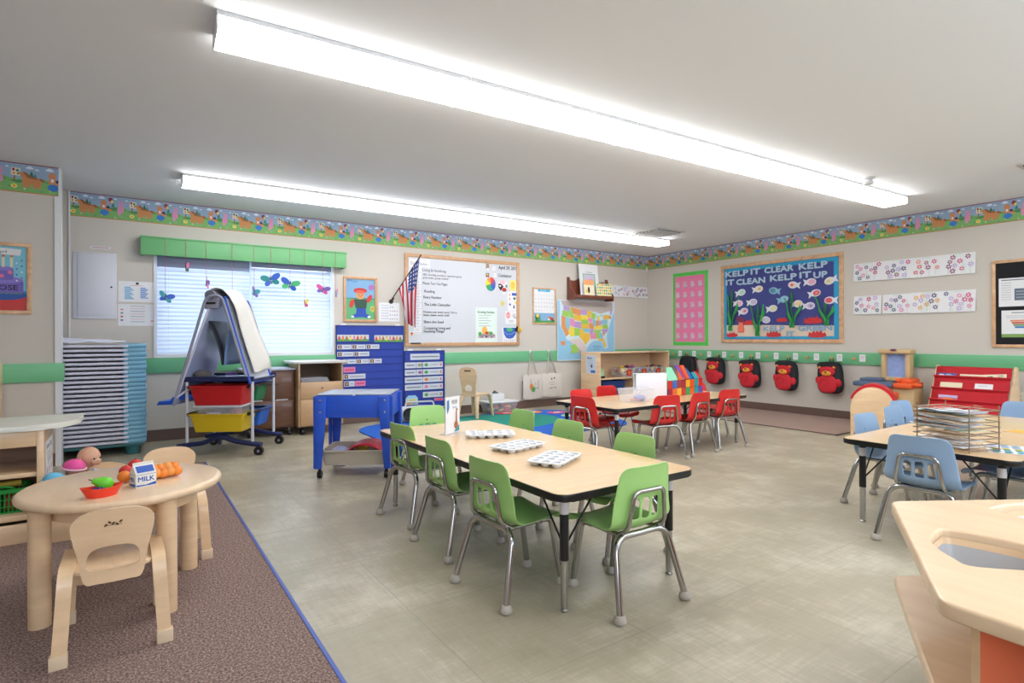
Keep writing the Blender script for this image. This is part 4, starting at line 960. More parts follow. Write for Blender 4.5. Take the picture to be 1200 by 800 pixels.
# canvas tote bags
canv = M('natural_canvas', (214, 206, 196), .85, bump=.3, bscale=40)
def tote(lab, u0, u1, z0, z1, hu, seed, art):
    t = thing('tote_bag', lab, 'bag', (0, 0, 0), 0, 'canvas tote bags on wall hooks'); rnd = random.Random(seed); W_, H_ = u1 - u0, z1 - z0; y0 = -.03
    def bul(i, j, sg):
        a_, b_ = i / 14, j / 12; e = math.sin(PI * min(1, max(0, a_))) ** .5 * math.sin(PI * min(1, b_ * .9 + .02)) ** .7
        return (u0 + W_ * a_ - .015 * (1 - b_) * (a_ - .5), y0 - .028 - sg * (.004 + .026 * e) + .006 * math.sin(a_ * 9 + b_ * 5 + seed) * (.3 + e), z0 + H_ * b_ + .02 * math.sin(a_ * PI) * (b_ - 1) * 1.0 + .012 * (a_ - .5) * (1 if seed % 2 else -1))
    m = MB(); m.grid(lambda i, j: bul(i, j, 1), 14, 12, canv); m.grid(lambda i, j: bul(14 - i, j, -1), 14, 12, canv); m.build('bag_body', t, ang=180)
    for dy in (-.04, -.012):
        m = MB(); hk = Vector((hu, -.045, .835)); pL = Vector((u0 + W_ * .25, y0 + dy, z1 - .02)); pR = Vector((u0 + W_ * .72, y0 + dy, z1 - .02))
        pts = [pL, pL.lerp(hk, .85), hk + Vector((0, dy * .3, .006)), hk.lerp(pR, .2), pR]
        m.tube(rpath(pts, .03, 4), .009, canv, 8, flat=.3); m.build('strap', t)
    a = Art(0, .0001); art(a); 
    e0 = y0 - .062; a.v = [(x, e0 + y - .0 + 0, z) for x, y, z in a.v]; a.build('print', t)
    m = MB(); m.box(hu - .012, hu + .012, -.03, -.02, .80, .86, white2, .003); m.tube([(hu, -.028, .815), (hu, -.05, .82), (hu, -.052, .85)], .004, white2, 8); tag(m.build('wall_hook'), 'white adhesive hook holding the %s canvas bag' % ('left' if seed == 1 else 'right'), 'hook', 'bag hooks')
tote('canvas tote bag with orange and green apple print, left one on the wall', -2.70, -2.33, .15, .50, -2.545, 1, lambda a: (a.l([(-2.58, .43), (-2.57, .3), (-2.44, .29), (-2.44, .42)], .006, ink), a.e(-2.565, .32, .03, .045, orange), a.e(-2.53, .28, .035, .04, green), a.e(-2.49, .36, .008, .008, brown)))
tote('canvas tote bag with small green figures print, right one on the wall', -2.36, -1.97, .165, .505, -2.2, 2, lambda a: (a.e(-2.19, .42, .012, .016, dgreen), a.e(-2.14, .43, .012, .016, dgreen), a.l([(-2.24, .36), (-2.12, .38)], .004, inkg), a.l([(-2.22, .33), (-2.12, .34)], .004, inkg), a.l([(-2.23, .28), (-2.17, .285)], .008, ink), a.l([(-2.15, .29), (-2.1, .29)], .008, ink)))
# ---------------------------------------------------------------- right wall (u = -world y)
lg = M('bright_green_paper', (94, 206, 90), .7); pk = M('bright_pink_paper', (236, 128, 172), .7); hp = M('pale_hand_paper', (216, 196, 210), .7)
t = wthing('hand_print_poster', 'pink poster with rows of small paper hands and bright green border', 'poster', 'R', .556, .905)
a = Art(.001); a.plate(0, 0, .68, 1.18, .002, lg); a.build('backing', t)
a = Art(.0035); a.plate(.045, .06, .62, 1.12, .001, pk); a.l([(.1, 1.05), (.55, 1.05)], .006, M('poster_line', (226, 150, 150))); a.build('centre_sheet', t)
for r_ in range(6):
    for c in range(4):
        u, v = .1 + c * .145, .135 + r_ * .165; a = Art(.0055); pts = ell(u, v - .0, .03, .035, 12)
        a.plate(u - .001, v, u + .001, v + .001, .0005, hp)
        a.e(u, v, .032, .036, hp, .1 * ((r_ + c) % 3), lift=.002)
        for k in range(4): a.e(u - .027 + k * .018, v + .045 + .006 * (1 if k in (1, 2) else 0), .0075, .026, hp, .22 - .14 * k, 8, lift=.003)
        a.e(u + .038, v + .01, .022, .008, hp, .7, 8, lift=.003)
        a.e(u + .003, v - .02, .012, .008, random.choice((inkg, purple, dgreen, brown)), 0, 8, lift=.0035)
        a.build('paper_hand', t)
# bulletin board with under-sea scene
t = wthing('bulletin_board', 'large under the sea bulletin board in pale oak frame with blue scalloped border', 'bulletin board', 'R', 1.48, .955)
frame_mb(1.765, 1.155, .05, .022, pine).build('frame', t)
bb = M('bulletin_indigo', (66, 72, 140), .8, var=.08, vscale=60); bt = M('bulletin_cyan', (40, 160, 206), .7); sand_ = M('bulletin_sand', (228, 208, 186), .8)
m = MB(); m.box(.05, 1.715, -.010, 0, .05, 1.105, bb); m.build('indigo_backing', t)
a = Art(.0105); a.p([(.07, .07)] + [(.07 + 1.58 * k / 24, .262 + .004 * math.sin(k)) for k in range(25)][0:0] + [(1.68, .07), (1.68, .225), (1.2, .235), (.6, .255), (.07, .262)], sand_); a.build('sand_strip', t)
a = Art(.0125)
def scallop(pts_out, line, nrm):
    pass
n = 48
top = [(.055, 1.1)] + [(.055 + 1.655 * k / (2 * n), 1.045 + (.012 if k % 2 else 0)) for k in range(2 * n + 1)] + [(1.71, 1.1)]
a.p(top, bt, 0)
bot = [(1.71, .055)] + [(1.71 - 1.655 * k / (2 * n), .085 + (.012 if k % 2 else 0)) for k in range(2 * n + 1)] + [(.055, .055)]
a.p(bot, bt); n = 30
a.p([(.055, .055)] + [(.075 + (.012 if k % 2 else 0) + .012, .055 + 1.045 * k / (2 * n)) for k in range(2 * n + 1)] + [(.055, 1.1)], bt)
a.p([(1.71, 1.1)] + [(1.645 + (.012 if k % 2 else 0), 1.1 - 1.045 * k / (2 * n)) for k in range(2 * n + 1)] + [(1.71, .055)], bt); a.build('scalloped_border', t)
lt = M('letter_paper', (176, 204, 224), .7); lsh = M('letter_edge', (226, 236, 240), .7)
def letters(s_, u, v, h_, w_, mt=lt, bold=.006):
    a = Art(.022, .0002); a.t(s_, u, v, h_, mt, w_, bold=bold); a.build('lettering', t)
for s_, u, v, w_ in (('KELP', .085, .982, .37), ('IT', .50, .985, .14), ('CLEAR', .71, .982, .415), ('KELP', 1.205, .982, .37), ('IT', .09, .86, .135), ('CLEAN', .265, .852, .45), ('KELP', .795, .862, .375), ('IT', 1.215, .868, .15), ('UP', 1.4, .852, .17)):
    letters(s_, u, v, .078, w_)
for s_, u, v, w_ in (('KELP', .69, .165, .31), ('IT', 1.03, .09, .11), ('GREEN', 1.19, .165, .44)): letters(s_, u, v, .068, w_, M('letter_blue', (140, 176, 206), .7), .005)
def fish(u, v, d, c, rot, lab):
    a = Art(0, .0002); fw_ = M('fish_white', (226, 226, 236), .7)
    out = [(.066 * math.cos(x), .048 * math.sin(x)) for x in [R(150) - k * R(300) / 16 for k in range(17)]] + [(-.104, -.05), (-.088, 0.0), (-.108, .043)]
    rr = lambda pts, s_=1: [(u + (x * math.cos(rot) - y * math.sin(rot)) * d * s_, v + (x * math.sin(rot) + y * math.cos(rot)) * s_) for x, y in pts]
    po = rr(out); n_ = len(po)
    for z in (0, .0025): a.add([(x, -z, y) for x, y in po], [tuple(range(n_)) if d < 0 else tuple(range(n_))], fw_ if c[0] else M('fish_blue', (130, 186, 210)), False)
    a.add([(x, -z, y) for z in (0, .0025) for x, y in po], [(k, (k + 1) % n_, n_ + (k + 1) % n_, n_ + k) for k in range(n_)], fw_, False)
    a.off = .003; a.p(rr([(.045 * math.cos(x) + .01, .034 * math.sin(x)) for x in [k * 2 * PI / 14 for k in range(14)]]), c[1]); a.p(rr([(.02 * math.cos(x) + .012, .016 * math.sin(x)) for x in [k * 2 * PI / 10 for k in range(10)]]), c[2])
    l, r_ = wloc('R', 1.48, .955, .0185); o = a.build('paper_fish', None, l, r_); tag(o, lab, 'fish', 'paper fish on the bulletin board')
cg, cp, cb, cr, cy, cl = M('f_green', (180, 222, 206)), M('f_pink', (232, 170, 200)), M('f_blue', (90, 150, 170)), M('f_red', (224, 90, 100)), M('f_cream', (236, 220, 170)), M('f_lilac', (204, 190, 216))
FI = [(.345, .737, 1, (1, cg, cg), .2, 'pale green paper fish highest at the left of the under sea board'), (.619, .767, 1, (1, cy, M('f_tan', (214, 170, 140))), .1, 'white paper fish with tan spot below the word clean'), (.84, .727, -1, (0, cb, M('f_teal', (80, 140, 150))), .15, 'dark teal paper fish facing left in the board middle'),
      (1.118, .785, -1, (1, M('f_peach', (240, 200, 180)), cr), .1, 'white paper fish with peach oval facing left below kelp'), (1.365, .805, 1, (1, cp, cp), .0, 'pink paper fish below the words it up'), (1.60, .80, -1, (1, cy, M('f_grey', (200, 196, 190))), -.3, 'cream paper fish touching the right border at the top'), (.303, .579, 1, (1, M('f_rose', (232, 180, 200)), cp), .0, 'white and rose paper fish over the left kelp'),
      (.529, .585, 1, (1, cl, cl), .1, 'lilac centred paper fish above the second kelp plant'), (.386, .46, 1, (1, M('f_mauve', (214, 190, 210)), cr), .2, 'white paper fish right above the red vase'), (.992, .6, 1, (0, M('f_sky', (160, 206, 226)), M('f_deep', (120, 150, 180))), .2, 'sky blue paper fish above the third kelp plant'), (1.185, .528, 1, (1, M('f_gold', (236, 206, 140)), M('f_peach')), .1, 'gold and peach paper fish crossing the third kelp'),
      (1.348, .492, 1, (1, cl, M('f_violet', (150, 130, 190))), .0, 'white paper fish with violet spot between third and fourth kelp'), (1.424, .655, 1, (1, cr, M('f_coral', (236, 140, 130))), .2, 'white paper fish with coral spot above the fourth kelp'), (1.60, .55, -1, (1, cr, cr), .0, 'white paper fish with bright red middle at right border'), (.831, .48, 1, (1, M('f_lime', (214, 220, 170)), cy), .1, 'white paper fish with yellow green oval in the middle'), (.726, .325, 1, (1, cl, cg), -.2, 'paper fish half hidden behind the second kelp, lowest fish')]
for f in FI: fish(*f)
kg = M('kelp_green', (48, 158, 74), .7); kg2 = M('kelp_dark', (30, 120, 60), .7)
def kelp(u, v, tips, lab):
    a = MB()
    for i, (tu, tv) in enumerate(tips):
        nseg = 14; vs_ = []
        for k in range(nseg + 1):
            s_ = k / nseg; cu = u + (tu - u) * (s_ ** .8) + .012 * math.sin(s_ * 9 + i); cv = v + (tv - v) * s_; w_ = .026 * (.25 + math.sin(PI * min(1, s_ * .93 + .05))) ; y = -.026 - .014 * math.sin(s_ * 8 + i * 2); tw = math.cos(s_ * 5 + i) * .6
            vs_ += [(cu - w_ * .7, y - w_ * tw, cv), (cu, y - .004, cv), (cu + w_ * .7, y + w_ * tw, cv)]
        a.add(vs_, [(3 * k + j, 3 * k + j + 1, 3 * k + j + 4, 3 * k + j + 3) for k in range(nseg) for j in (0, 1)], kg if i % 2 == 0 else kg2)
    a.add([(u - .035, -.03, v - .04), (u + .035, -.03, v - .04), (u + .03, -.034, v + .03), (u - .03, -.034, v + .03)], [(0, 1, 2, 3)], kg)
    l, r_ = wloc('R', 1.48, .955); o = a.build('paper_kelp', None, l, r_, ang=60); md = o.modifiers.new('thick', 'SOLIDIFY'); md.thickness = .001; tag(o, lab, 'kelp', 'paper kelp on the bulletin board')
kelp(.16, .22, [(.115, .717), (.19, .789), (.31, .677)], 'leftmost green paper kelp plant on the under sea board')
kelp(.60, .14, [(.49, .546), (.61, .542), (.70, .546)], 'second green paper kelp plant, rooted low in the sand')
kelp(1.106, .25, [(1.01, .60), (1.10, .7), (1.24, .56)], 'third green paper kelp plant, right of the board middle')
kelp(1.563, .27, [(1.41, .62), (1.54, .533), (1.655, .479)], 'rightmost green paper kelp plant on the under sea board')
def crab(u, v, w_, lab):
    a = Art(0, .0002); rc = M('crab_red', (206, 52, 56), .7)
    pts = [(-.5, -.25), (-.3, -.35), (.3, -.35), (.5, -.2), (.42, .1), (.3, .02), (.2, .3), (.08, .1), (0, .25), (-.1, .08), (-.2, .28), (-.3, .02), (-.45, .15)]
    pp = [(u + x * w_, v + y * w_ * .62) for x, y in pts]; n_ = len(pp)
    a.add([(x, -z, y) for z in (0, .003) for x, y in pp], [tuple(range(n_)), tuple(range(n_, 2 * n_))] + [(k, (k + 1) % n_, n_ + (k + 1) % n_, n_ + k) for k in range(n_)], rc, False)
    l, r_ = wloc('R', 1.48, .955, .014); tag(a.build('paper_crab', None, l, r_), lab, 'crab', 'red paper crabs on the bulletin board')
crab(.186, .125, .19, 'red paper crab at the lower left of the under sea board'); crab(.84, .13, .22, 'red paper crab on the sand below the word kelp'); crab(1.44, .125, .24, 'red paper crab on the sand at the lower right'); crab(.46, .3, .19, 'red paper crab behind the second kelp, beside the vase'); crab(.965, .325, .16, 'red paper crab left of the third kelp'); crab(1.39, .31, .25, 'red paper crab left of the rightmost kelp')
a = MB(); vm_ = M('coral_vase', (240, 120, 96), .7); vp = [(-.045, 0), (.045, 0), (.05, .06), (.03, .13), (.035, .15), (-.035, .15), (-.03, .13), (-.05, .06)]
a.prism([(.334 + x, .15 + y) for x, y in vp], 0, .012, vm_, 0, Matrix(((1, 0, 0, 0), (0, 0, -1, -.014), (0, 1, 0, 0), (0, 0, 0, 1))))
for k in range(9): an = R(30 + k * 15); a.tube([(.334, -.02, .29), (.334 + .05 * math.cos(an), -.03, .29 + .05 * math.sin(an)), (.334 + .075 * math.cos(an + .2), -.026, .30 + .08 * math.sin(an))], .005, M('coral_branch', (150, 60, 80), .7), 5)
l, r_ = wloc('R', 1.48, .955); tag(a.build('paper_vase', None, l, r_), 'coral pink paper vase with reddish branches on the under sea board', 'vase')
# name cards and coat knobs on the rail
knobm = wood('knob_wood', (204, 160, 96), .1, .4)
crd = [.176, .445, .712, .985, 1.267, 1.533, 1.818, 2.085, 2.358, 2.632, 2.912, 3.20, 3.47]
names = ['first', 'second', 'third', 'fourth', 'fifth', 'sixth', 'seventh', 'eighth', 'ninth', 'tenth', 'eleventh', 'twelfth', 'thirteenth']
for i, u in enumerate(crd):
    a = Art(0, .0001); a.plate(-.034, -.045, .034, .045, .001, white); a.l([(-.022, .015), (.022, .015)], .004, inkg); a.l([(-.02, -.005), (.02, -.005)], .003, inkb)
    l, r_ = wloc('R', u, .775, .0205); tag(a.build('name_card', None, l, r_), '%s white name card from the room corner on the green rail of the right wall' % names[i], 'card', 'name cards on the green rail')
ks = [.33, .61, .88, 1.15, 1.44, 1.70, 2.0, 2.24, 2.55, 2.8, 3.12, 3.385]
for i, u in enumerate(ks):
    m = MB(); T = Matrix.Rotation(PI / 2, 4, 'X'); m.lathe([(.001, 0), (.008, 0), (.008, .02), (.018, .028), (.02, .04), (.014, .047), (.001, .048)], knobm, (0, 0, 0), 14, T)
    l, r_ = wloc('R', u, .765, .0195); tag(m.build('coat_knob', None, l, r_), '%s round wooden coat knob from the room corner on the right wall rail' % names[i], 'knob', 'coat knobs on the green rail')
# bear backpacks
bk_ = M('backpack_black', (26, 26, 32), .7, bump=.2, bscale=90); br_ = M('bear_red', (206, 38, 50), .8, bump=.25, bscale=90); bo_ = M('bear_muzzle', (236, 160, 60), .8); bd = M('bear_stitch', (120, 18, 30), .8)
def sgn(v, p): return math.copysign(abs(v) ** p, v)
def backpack(first, u, lab, tilt, dz=0):
    if first is not None:
        l, r_ = wloc('R', u, .755 + dz); o = dup(first, l, r_, lab); o.rotation_euler = (0, R(tilt), r_); o.scale = (1.08, 1.08, 1.08); return o
    t = wthing('bear_backpack', lab, 'backpack', 'R', u, .755 + dz, 'bear backpacks on the right wall')
    t.rotation_euler = (0, R(tilt), -PI / 2); t.scale = (1.08, 1.08, 1.08)
    m = MB()
    def f(i, j):
        a_ = 2 * PI * i / 32; b_ = -PI / 2 + PI * j / 18
        x = .148 * sgn(math.cos(b_), .45) * sgn(math.cos(a_), .5); y = .058 * sgn(math.cos(b_), .45) * sgn(math.sin(a_), .55); z = .186 * sgn(math.sin(b_), .62)
        x *= 1 - .12 * (z / .186 + 1) * .5
        return (x, y - .085, z - .205)
    m.grid(f, 32, 18, bk_, wrap=True); m.build('bag_body', t, ang=180)
    m = MB(); m.grid(lambda i, j: (-.118 + .236 * i / 8, -.152 + .115 * j / 6 + 0, -.042 + .028 * math.sin(PI * j / 6 * .8) - .002 * abs(i - 4)), 8, 6, bk_); m.grid(lambda i, j: (-.118 + .236 * i / 8, -.153 - .002 * math.sin(i), -.075 + .034 * j / 2), 8, 2, bk_); m.build('top_flap', t, ang=180)
    m = MB(); m.tube(rpath([(-.016, -.05, -.04), (-.02, -.048, .018), (.02, -.048, .018), (.016, -.05, -.04)], .02, 5), .007, bk_, 8, flat=.5); m.build('hanging_loop', t)
    m = MB()
    for sx in (-1, 1): m.tube(catmull([(sx * .06, -.03, -.05), (sx * .085, -.012, -.16), (sx * .09, -.03, -.33)], 6), .012, bk_, 8, flat=.4)
    m.build('shoulder_straps', t)
    bear = MB()
    bear.ball((-.008, -.138, -.13), (.088, .028, .062), br_, 20, fn=lambda v: Vector((v.x, sgn(v.y, .6), v.z)))
    for sx in (-1, 1): bear.ball((-.008 + sx * .08, -.144, -.082), (.026, .013, .024), br_, 12); bear.ball((-.008 + sx * .081, -.155, -.081), (.014, .006, .013), bo_, 10)
    bo = bear.build('bear_head', t, ang=180)
    m = MB(); m.ball((-.006, -.168, -.152), (.054, .016, .03), bo_, 16); m.ball((-.006, -.184, -.138), (.012, .006, .009), black, 10); m.build('muzzle', bo)
    for sx in (-1, 1): m = MB(); m.ball((-.007 + sx * .026, -.168, -.112), (.006, .004, .007), black, 8); m.build('eye', bo)
    m = MB(); m.ball((-.012, -.128, -.278), (.108, .034, .104), br_, 24, fn=lambda v: Vector((sgn(v.x, .7), sgn(v.y, .5), sgn(v.z, .75)))); m.ball((-.108, -.128, -.245), (.04, .022, .058), br_, 14, Matrix.Rotation(-.5, 4, 'Y')); m.ball((.098, -.13, -.26), (.05, .022, .048), br_, 14, Matrix.Rotation(.9, 4, 'Y')); b2 = m.build('bear_pocket', t, ang=180)
    m = MB(); m.tube([(-.035 + .045 * math.cos(R(200 - k * 20)), -.1635, -.262 + .034 * math.sin(R(200 - k * 20))) for k in range(16)], .0022, bd, 5); m.build('stitching', b2)
    return t
b0 = backpack(None, .92, 'black backpack partly hidden behind the magnetic tile house, leftmost on the wall', 1)
b0.rotation_euler = (0, 0, PI / 2); b0.location = (-.185, -.92, .76)
backpack(b0, 1.445, 'red bear backpack on the wall just right of the magnetic tile house', 2, -.005)
backpack(b0, 2.0, 'red bear backpack, third from the left on the wall under the under sea board', -2, -.02)
backpack(b0, 2.555, 'red bear backpack, second from the right on the wall, head tipped', 2, -.02)
backpack(b0, 3.12, 'rightmost and nearest red bear backpack on the wall', -1, -.015)
# black felt board
t = wthing('felt_board', 'black notice board in pine frame at the right edge', 'notice board', 'R', 4.72, .92)
frame_mb(1.2, .9, .032, .02, pine).build('frame', t)
m = MB(); m.box(.028, 1.172, -.008, 0, .028, .872, M('black_felt', (24, 24, 28), .9)); m.build('felt_panel', t)
a = Art(0); a.plate(0, 0, .42, .29, .001, white); a.l([(.02, .27), (.4, .27)], .01, inkg); a.r(.125, .06, .42, .18, M('slate_print', (96, 110, 130)))
for k in range(8): a.l([(.02, .24 - k * .024), (.1, .24 - k * .024)], .003, inkg)
for k in range(3): a.l([(.14, .15 - k * .03), (.3, .15 - k * .03)], .003, white)
l, r_ = wloc('R', 4.776, 1.34, .0085); tag(a.build('notice_sheet', None, l, r_), 'upper white sheet with a slate grey box on the black notice board', 'paper')
a = Art(0); a.plate(0, 0, .38, .275, .001, white); a.r(0, 0, .38, .035, M('olive_green', (130, 164, 90))); a.l([(.08, .25), (.25, .25)], .008, inkg)
for k, c in enumerate((M('s_orange', (230, 150, 110)), M('s_red', (214, 90, 80)), M('s_green', (110, 150, 90)), M('s_blue', (60, 120, 190)))): a.r(.07 + .012 * k, .16 - k * .022, .25 + .01 * k, .178 - k * .022, c)
a.l([(.03, .22), (.3, .215)], .003, inkg); a.l([(.04, .2), (.3, .2)], .003, inkg)
l, r_ = wloc('R', 4.798, 1.025, .0085); tag(a.build('notice_sheet', None, l, r_), 'lower sheet with coloured bars and green foot on the black notice board', 'paper')
# outlet
m = MB(); ivory = M('ivory_plastic', (222, 212, 192), .45); m.box(-.045, .045, -.006, 0, -.06, .06, ivory, .003); m.box(-.016, .016, -.009, -.005, -.036, .036, ivory, .002)
for z in (-.018, .018):
    for x in (-.006, .006): m.box(x - .0015, x + .0015, -.0095, -.0085, z - .005, z + .005, black)
l, r_ = wloc('R', 4.945, .415); tag(m.build('outlet_plate', None, l, r_), 'ivory wall outlet plate right of the red book rack', 'outlet')
# toy play kitchen
tan = M('tan_play_plastic', (206, 176, 130), .5); tan2 = M('tan_play_dark', (178, 146, 102), .5); org = M('orange_play_plastic', (238, 96, 44), .45); slate = M('slate_play_plastic', (84, 100, 130), .5)
t = thing('play_kitchen', 'tan toy kitchen with blue window, slate counter and orange parts by the right wall', 'toy kitchen', (-.36, -3.86, 0), -PI / 2)
# local: x to the viewer's right (-y world), -y local toward the room
m = MB(); m.box(-.20, .30, -.05, .22, .0, .47, tan, .02); m.box(-.12, .22, -.06, -.045, .06, .28, tan2, .01); m.build('base_cabinet', t)
m = MB(); m.box(-.30, .12, -.12, .25, .47, .525, slate, .02); m.box(-.28, -.05, .0, .22, .52, .56, slate, .02); m.box(.02, .10, -.06, .02, .524, .532, M('grey_burner', (120, 124, 130), .4), .003); m.build('counter', t)
m = MB(); m.box(.12, .30, -.12, .22, .47, .53, org, .015); m.box(.14, .28, -.08, .18, .52, .575, org, .02); m.ball((.33, -.06, .51), (.05, .035, .02), org, 14); m.box(.15, .2, -.14, -.1, .545, .58, org, .01); m.build('orange_sink', t)
m = MB(); m.box(-.16, .16, -.135, -.05, .36, .42, org, .015); m.build('orange_drawer', t)
m = MB(); m.box(-.10, -.055, .13, .25, .52, .86, tan, .01); m.box(.145, .19, .13, .25, .52, .86, tan, .01); m.box(-.10, .19, .13, .25, .53, .575, tan, .01); m.box(-.125, .215, .10, .26, .84, .895, tan, .02); m.box(-.09, .18, .20, .25, .55, .86, tan2)
m.build('window_frame', t)
a = MB(); pgn = M('blue_gingham', (150, 172, 226), .6, var=.25, vscale=30); a.box(-.053, .143, .185, .2, .575, .84, pgn); a.build('window_print', t)
m = MB(); m.ball((.045, .09, .885), (.035, .012, .014), M('plum_badge', (120, 60, 90), .5), 14); m.build('badge', t)
# red sling book rack
t = thing('book_rack', 'red fabric sling book rack with wooden side panels against the right wall', 'book rack', (-.38, -4.63, 0), -PI / 2)
sd = [(-.16, 0), (.30, 0), (.30, .06), (.24, .72), (.19, .73), (.175, .72), (-.16, .10)]
rf = M('red_canvas', (190, 24, 36), .75, bump=.25, bscale=50)
Tm = Matrix(((0, 0, 1, 0), (1, 0, 0, 0), (0, 1, 0, 0), (0, 0, 0, 1)))
for x in (-.335, .315):
    m = MB(); m.prism(sd, x, x + .02, maple, .003, Tm); m.build('side_panel', t)
def line_y(z): return -.16 + (.335) * (z - .10) / .62
for k, z in enumerate((.59, .47, .35, .23, .12)):
    m = MB(); m.grid(lambda i, j: (-.315 + .63 * i / 6, line_y(z) + .06 * (j / 5) ** 1.5 + .012 * math.sin(PI * j / 5) - .03, z - .0 + .13 * (j / 5) - .02 * math.sin(PI * j / 5)), 6, 5, rf)
    m.grid(lambda i, j: (-.315 + .63 * i / 6, line_y(z) - .03 - .012 + .012 * (j / 2), z + .03 - .03 * j / 2), 6, 2, rf)
    o = m.build('fabric_pocket', t, ang=180); md = o.modifiers.new('t', 'SOLIDIFY'); md.thickness = .002
    m = MB(); m.tube([(-.32, line_y(z) - .042, z + .03), (.32, line_y(z) - .042, z + .03)], .008, rf, 10); m.build('dowel', t)
def book(lab, x, z, w_, h_, c, dy=0., art=None, rz=0, th=.008):
    a = Art(0, .0002); a.plate(0, 0, w_, h_, th, c); 
    if art: art(a)
    o = a.build('picture_book'); loc = Matrix.Rotation(-PI / 2, 4, 'Z') @ Vector((x, line_y(z) - .012 - dy, z + .005)); o.location = (-.38 + loc.x, -4.63 + loc.y, loc.z); o.rotation_euler = (-.42, rz, -PI / 2)
    tag(o, lab, 'book', 'picture books in the red rack')
book('blue and white patterned picture book at top left of the red rack', -.30, .59, .17, .055, M('bk_blue', (70, 80, 150)), 0, lambda a: (a.e(.04, .025, .03, .018, white), a.e(.1, .03, .03, .018, sky), a.e(.14, .02, .02, .015, pink)))
book('green and cream picture book lying in the middle of the top pocket', -.10, .59, .2, .05, M('bk_green', (120, 160, 130)), .002, lambda a: (a.r(0, .03, .2, .05, cream), a.e(.08, .02, .05, .012, tealp)))
book('white and green striped magazine at right of the top pocket', .09, .59, .19, .052, cream, .004, lambda a: (a.p([(.02, .0), (.1, 0), (.08, .035), (.04, .03)], dgreen), [a.l([(.12, .008 + k * .01), (.17, .014 + k * .01)], .003, ink) for k in range(4)]), -.08)
book('plain cream paper book at left of the second pocket', -.255, .47, .19, .085, cream)
book('white sketch book at right of the second pocket', .04, .47, .145, .085, white, 0, lambda a: (a.e(.1, .02, .008, .01, red), a.l([(.03, .06), (.1, .065)], .003, inkg)))
book('pink and lilac picture book in the third pocket', -.25, .35, .165, .075, M('bk_rose', (200, 100, 120)), 0, lambda a: (a.r(0, .05, .165, .075, M('bk_lilac', (190, 180, 220))), a.e(.08, .03, .05, .014, orange)))
# round wooden play arch with red edge
t = thing('play_arch', 'rounded maple play panel with a bright red padded edge by the right wall', 'play panel', (-1.28, -4.12, 0), 0)
m = MB(); m.T = Matrix.Rotation(R(-72), 4, 'Z'); out = [(-.19, 0)] + [(.19 * -math.cos(PI * k / 20), .31 + .22 * math.sin(PI * k / 20)) for k in range(21)] + [(.19, 0)]
Tz = Matrix(((1, 0, 0, 0), (0, 0, -1, 0), (0, 1, 0, 0), (0, 0, 0, 1)))
m.prism(out, 0, .02, maple, .004, Tz); m.build('arch_panel', t)
m = MB(); m.T = Matrix.Rotation(R(-72), 4, 'Z'); rp2 = M('red_vinyl', (206, 30, 40), .35)
arc = [(.195 * -math.cos(PI * k / 24), .315 + .225 * math.sin(PI * k / 24)) for k in range(3, 25)] + [(.2, .28)]
vs_ = []; 
for x, z in arc:
    for y_, s_ in ((0.0, 1.07), (.22, 1.07), (.22, .97), (.0, .97)): vs_.append((x * s_, y_, .25 + (z - .25) * s_))
n_ = len(arc); m.add(vs_, [(4 * k + j, 4 * k + (j + 1) % 4, 4 * (k + 1) + (j + 1) % 4, 4 * (k + 1) + j) for k in range(n_ - 1) for j in range(4)] + [(0, 1, 2, 3), (4 * n_ - 4, 4 * n_ - 3, 4 * n_ - 2, 4 * n_ - 1)], rp2); m.build('padded_edge', t)
m = MB(); m.T = Matrix.Rotation(R(-72), 4, 'Z'); m.prism([(x * .98, z) for x, z in out], -.22, -.20, maple, .004, Tz); m.box(-.18, .18, .0, .15, .12, .14, maple, .002); m.build('rear_panel', t)
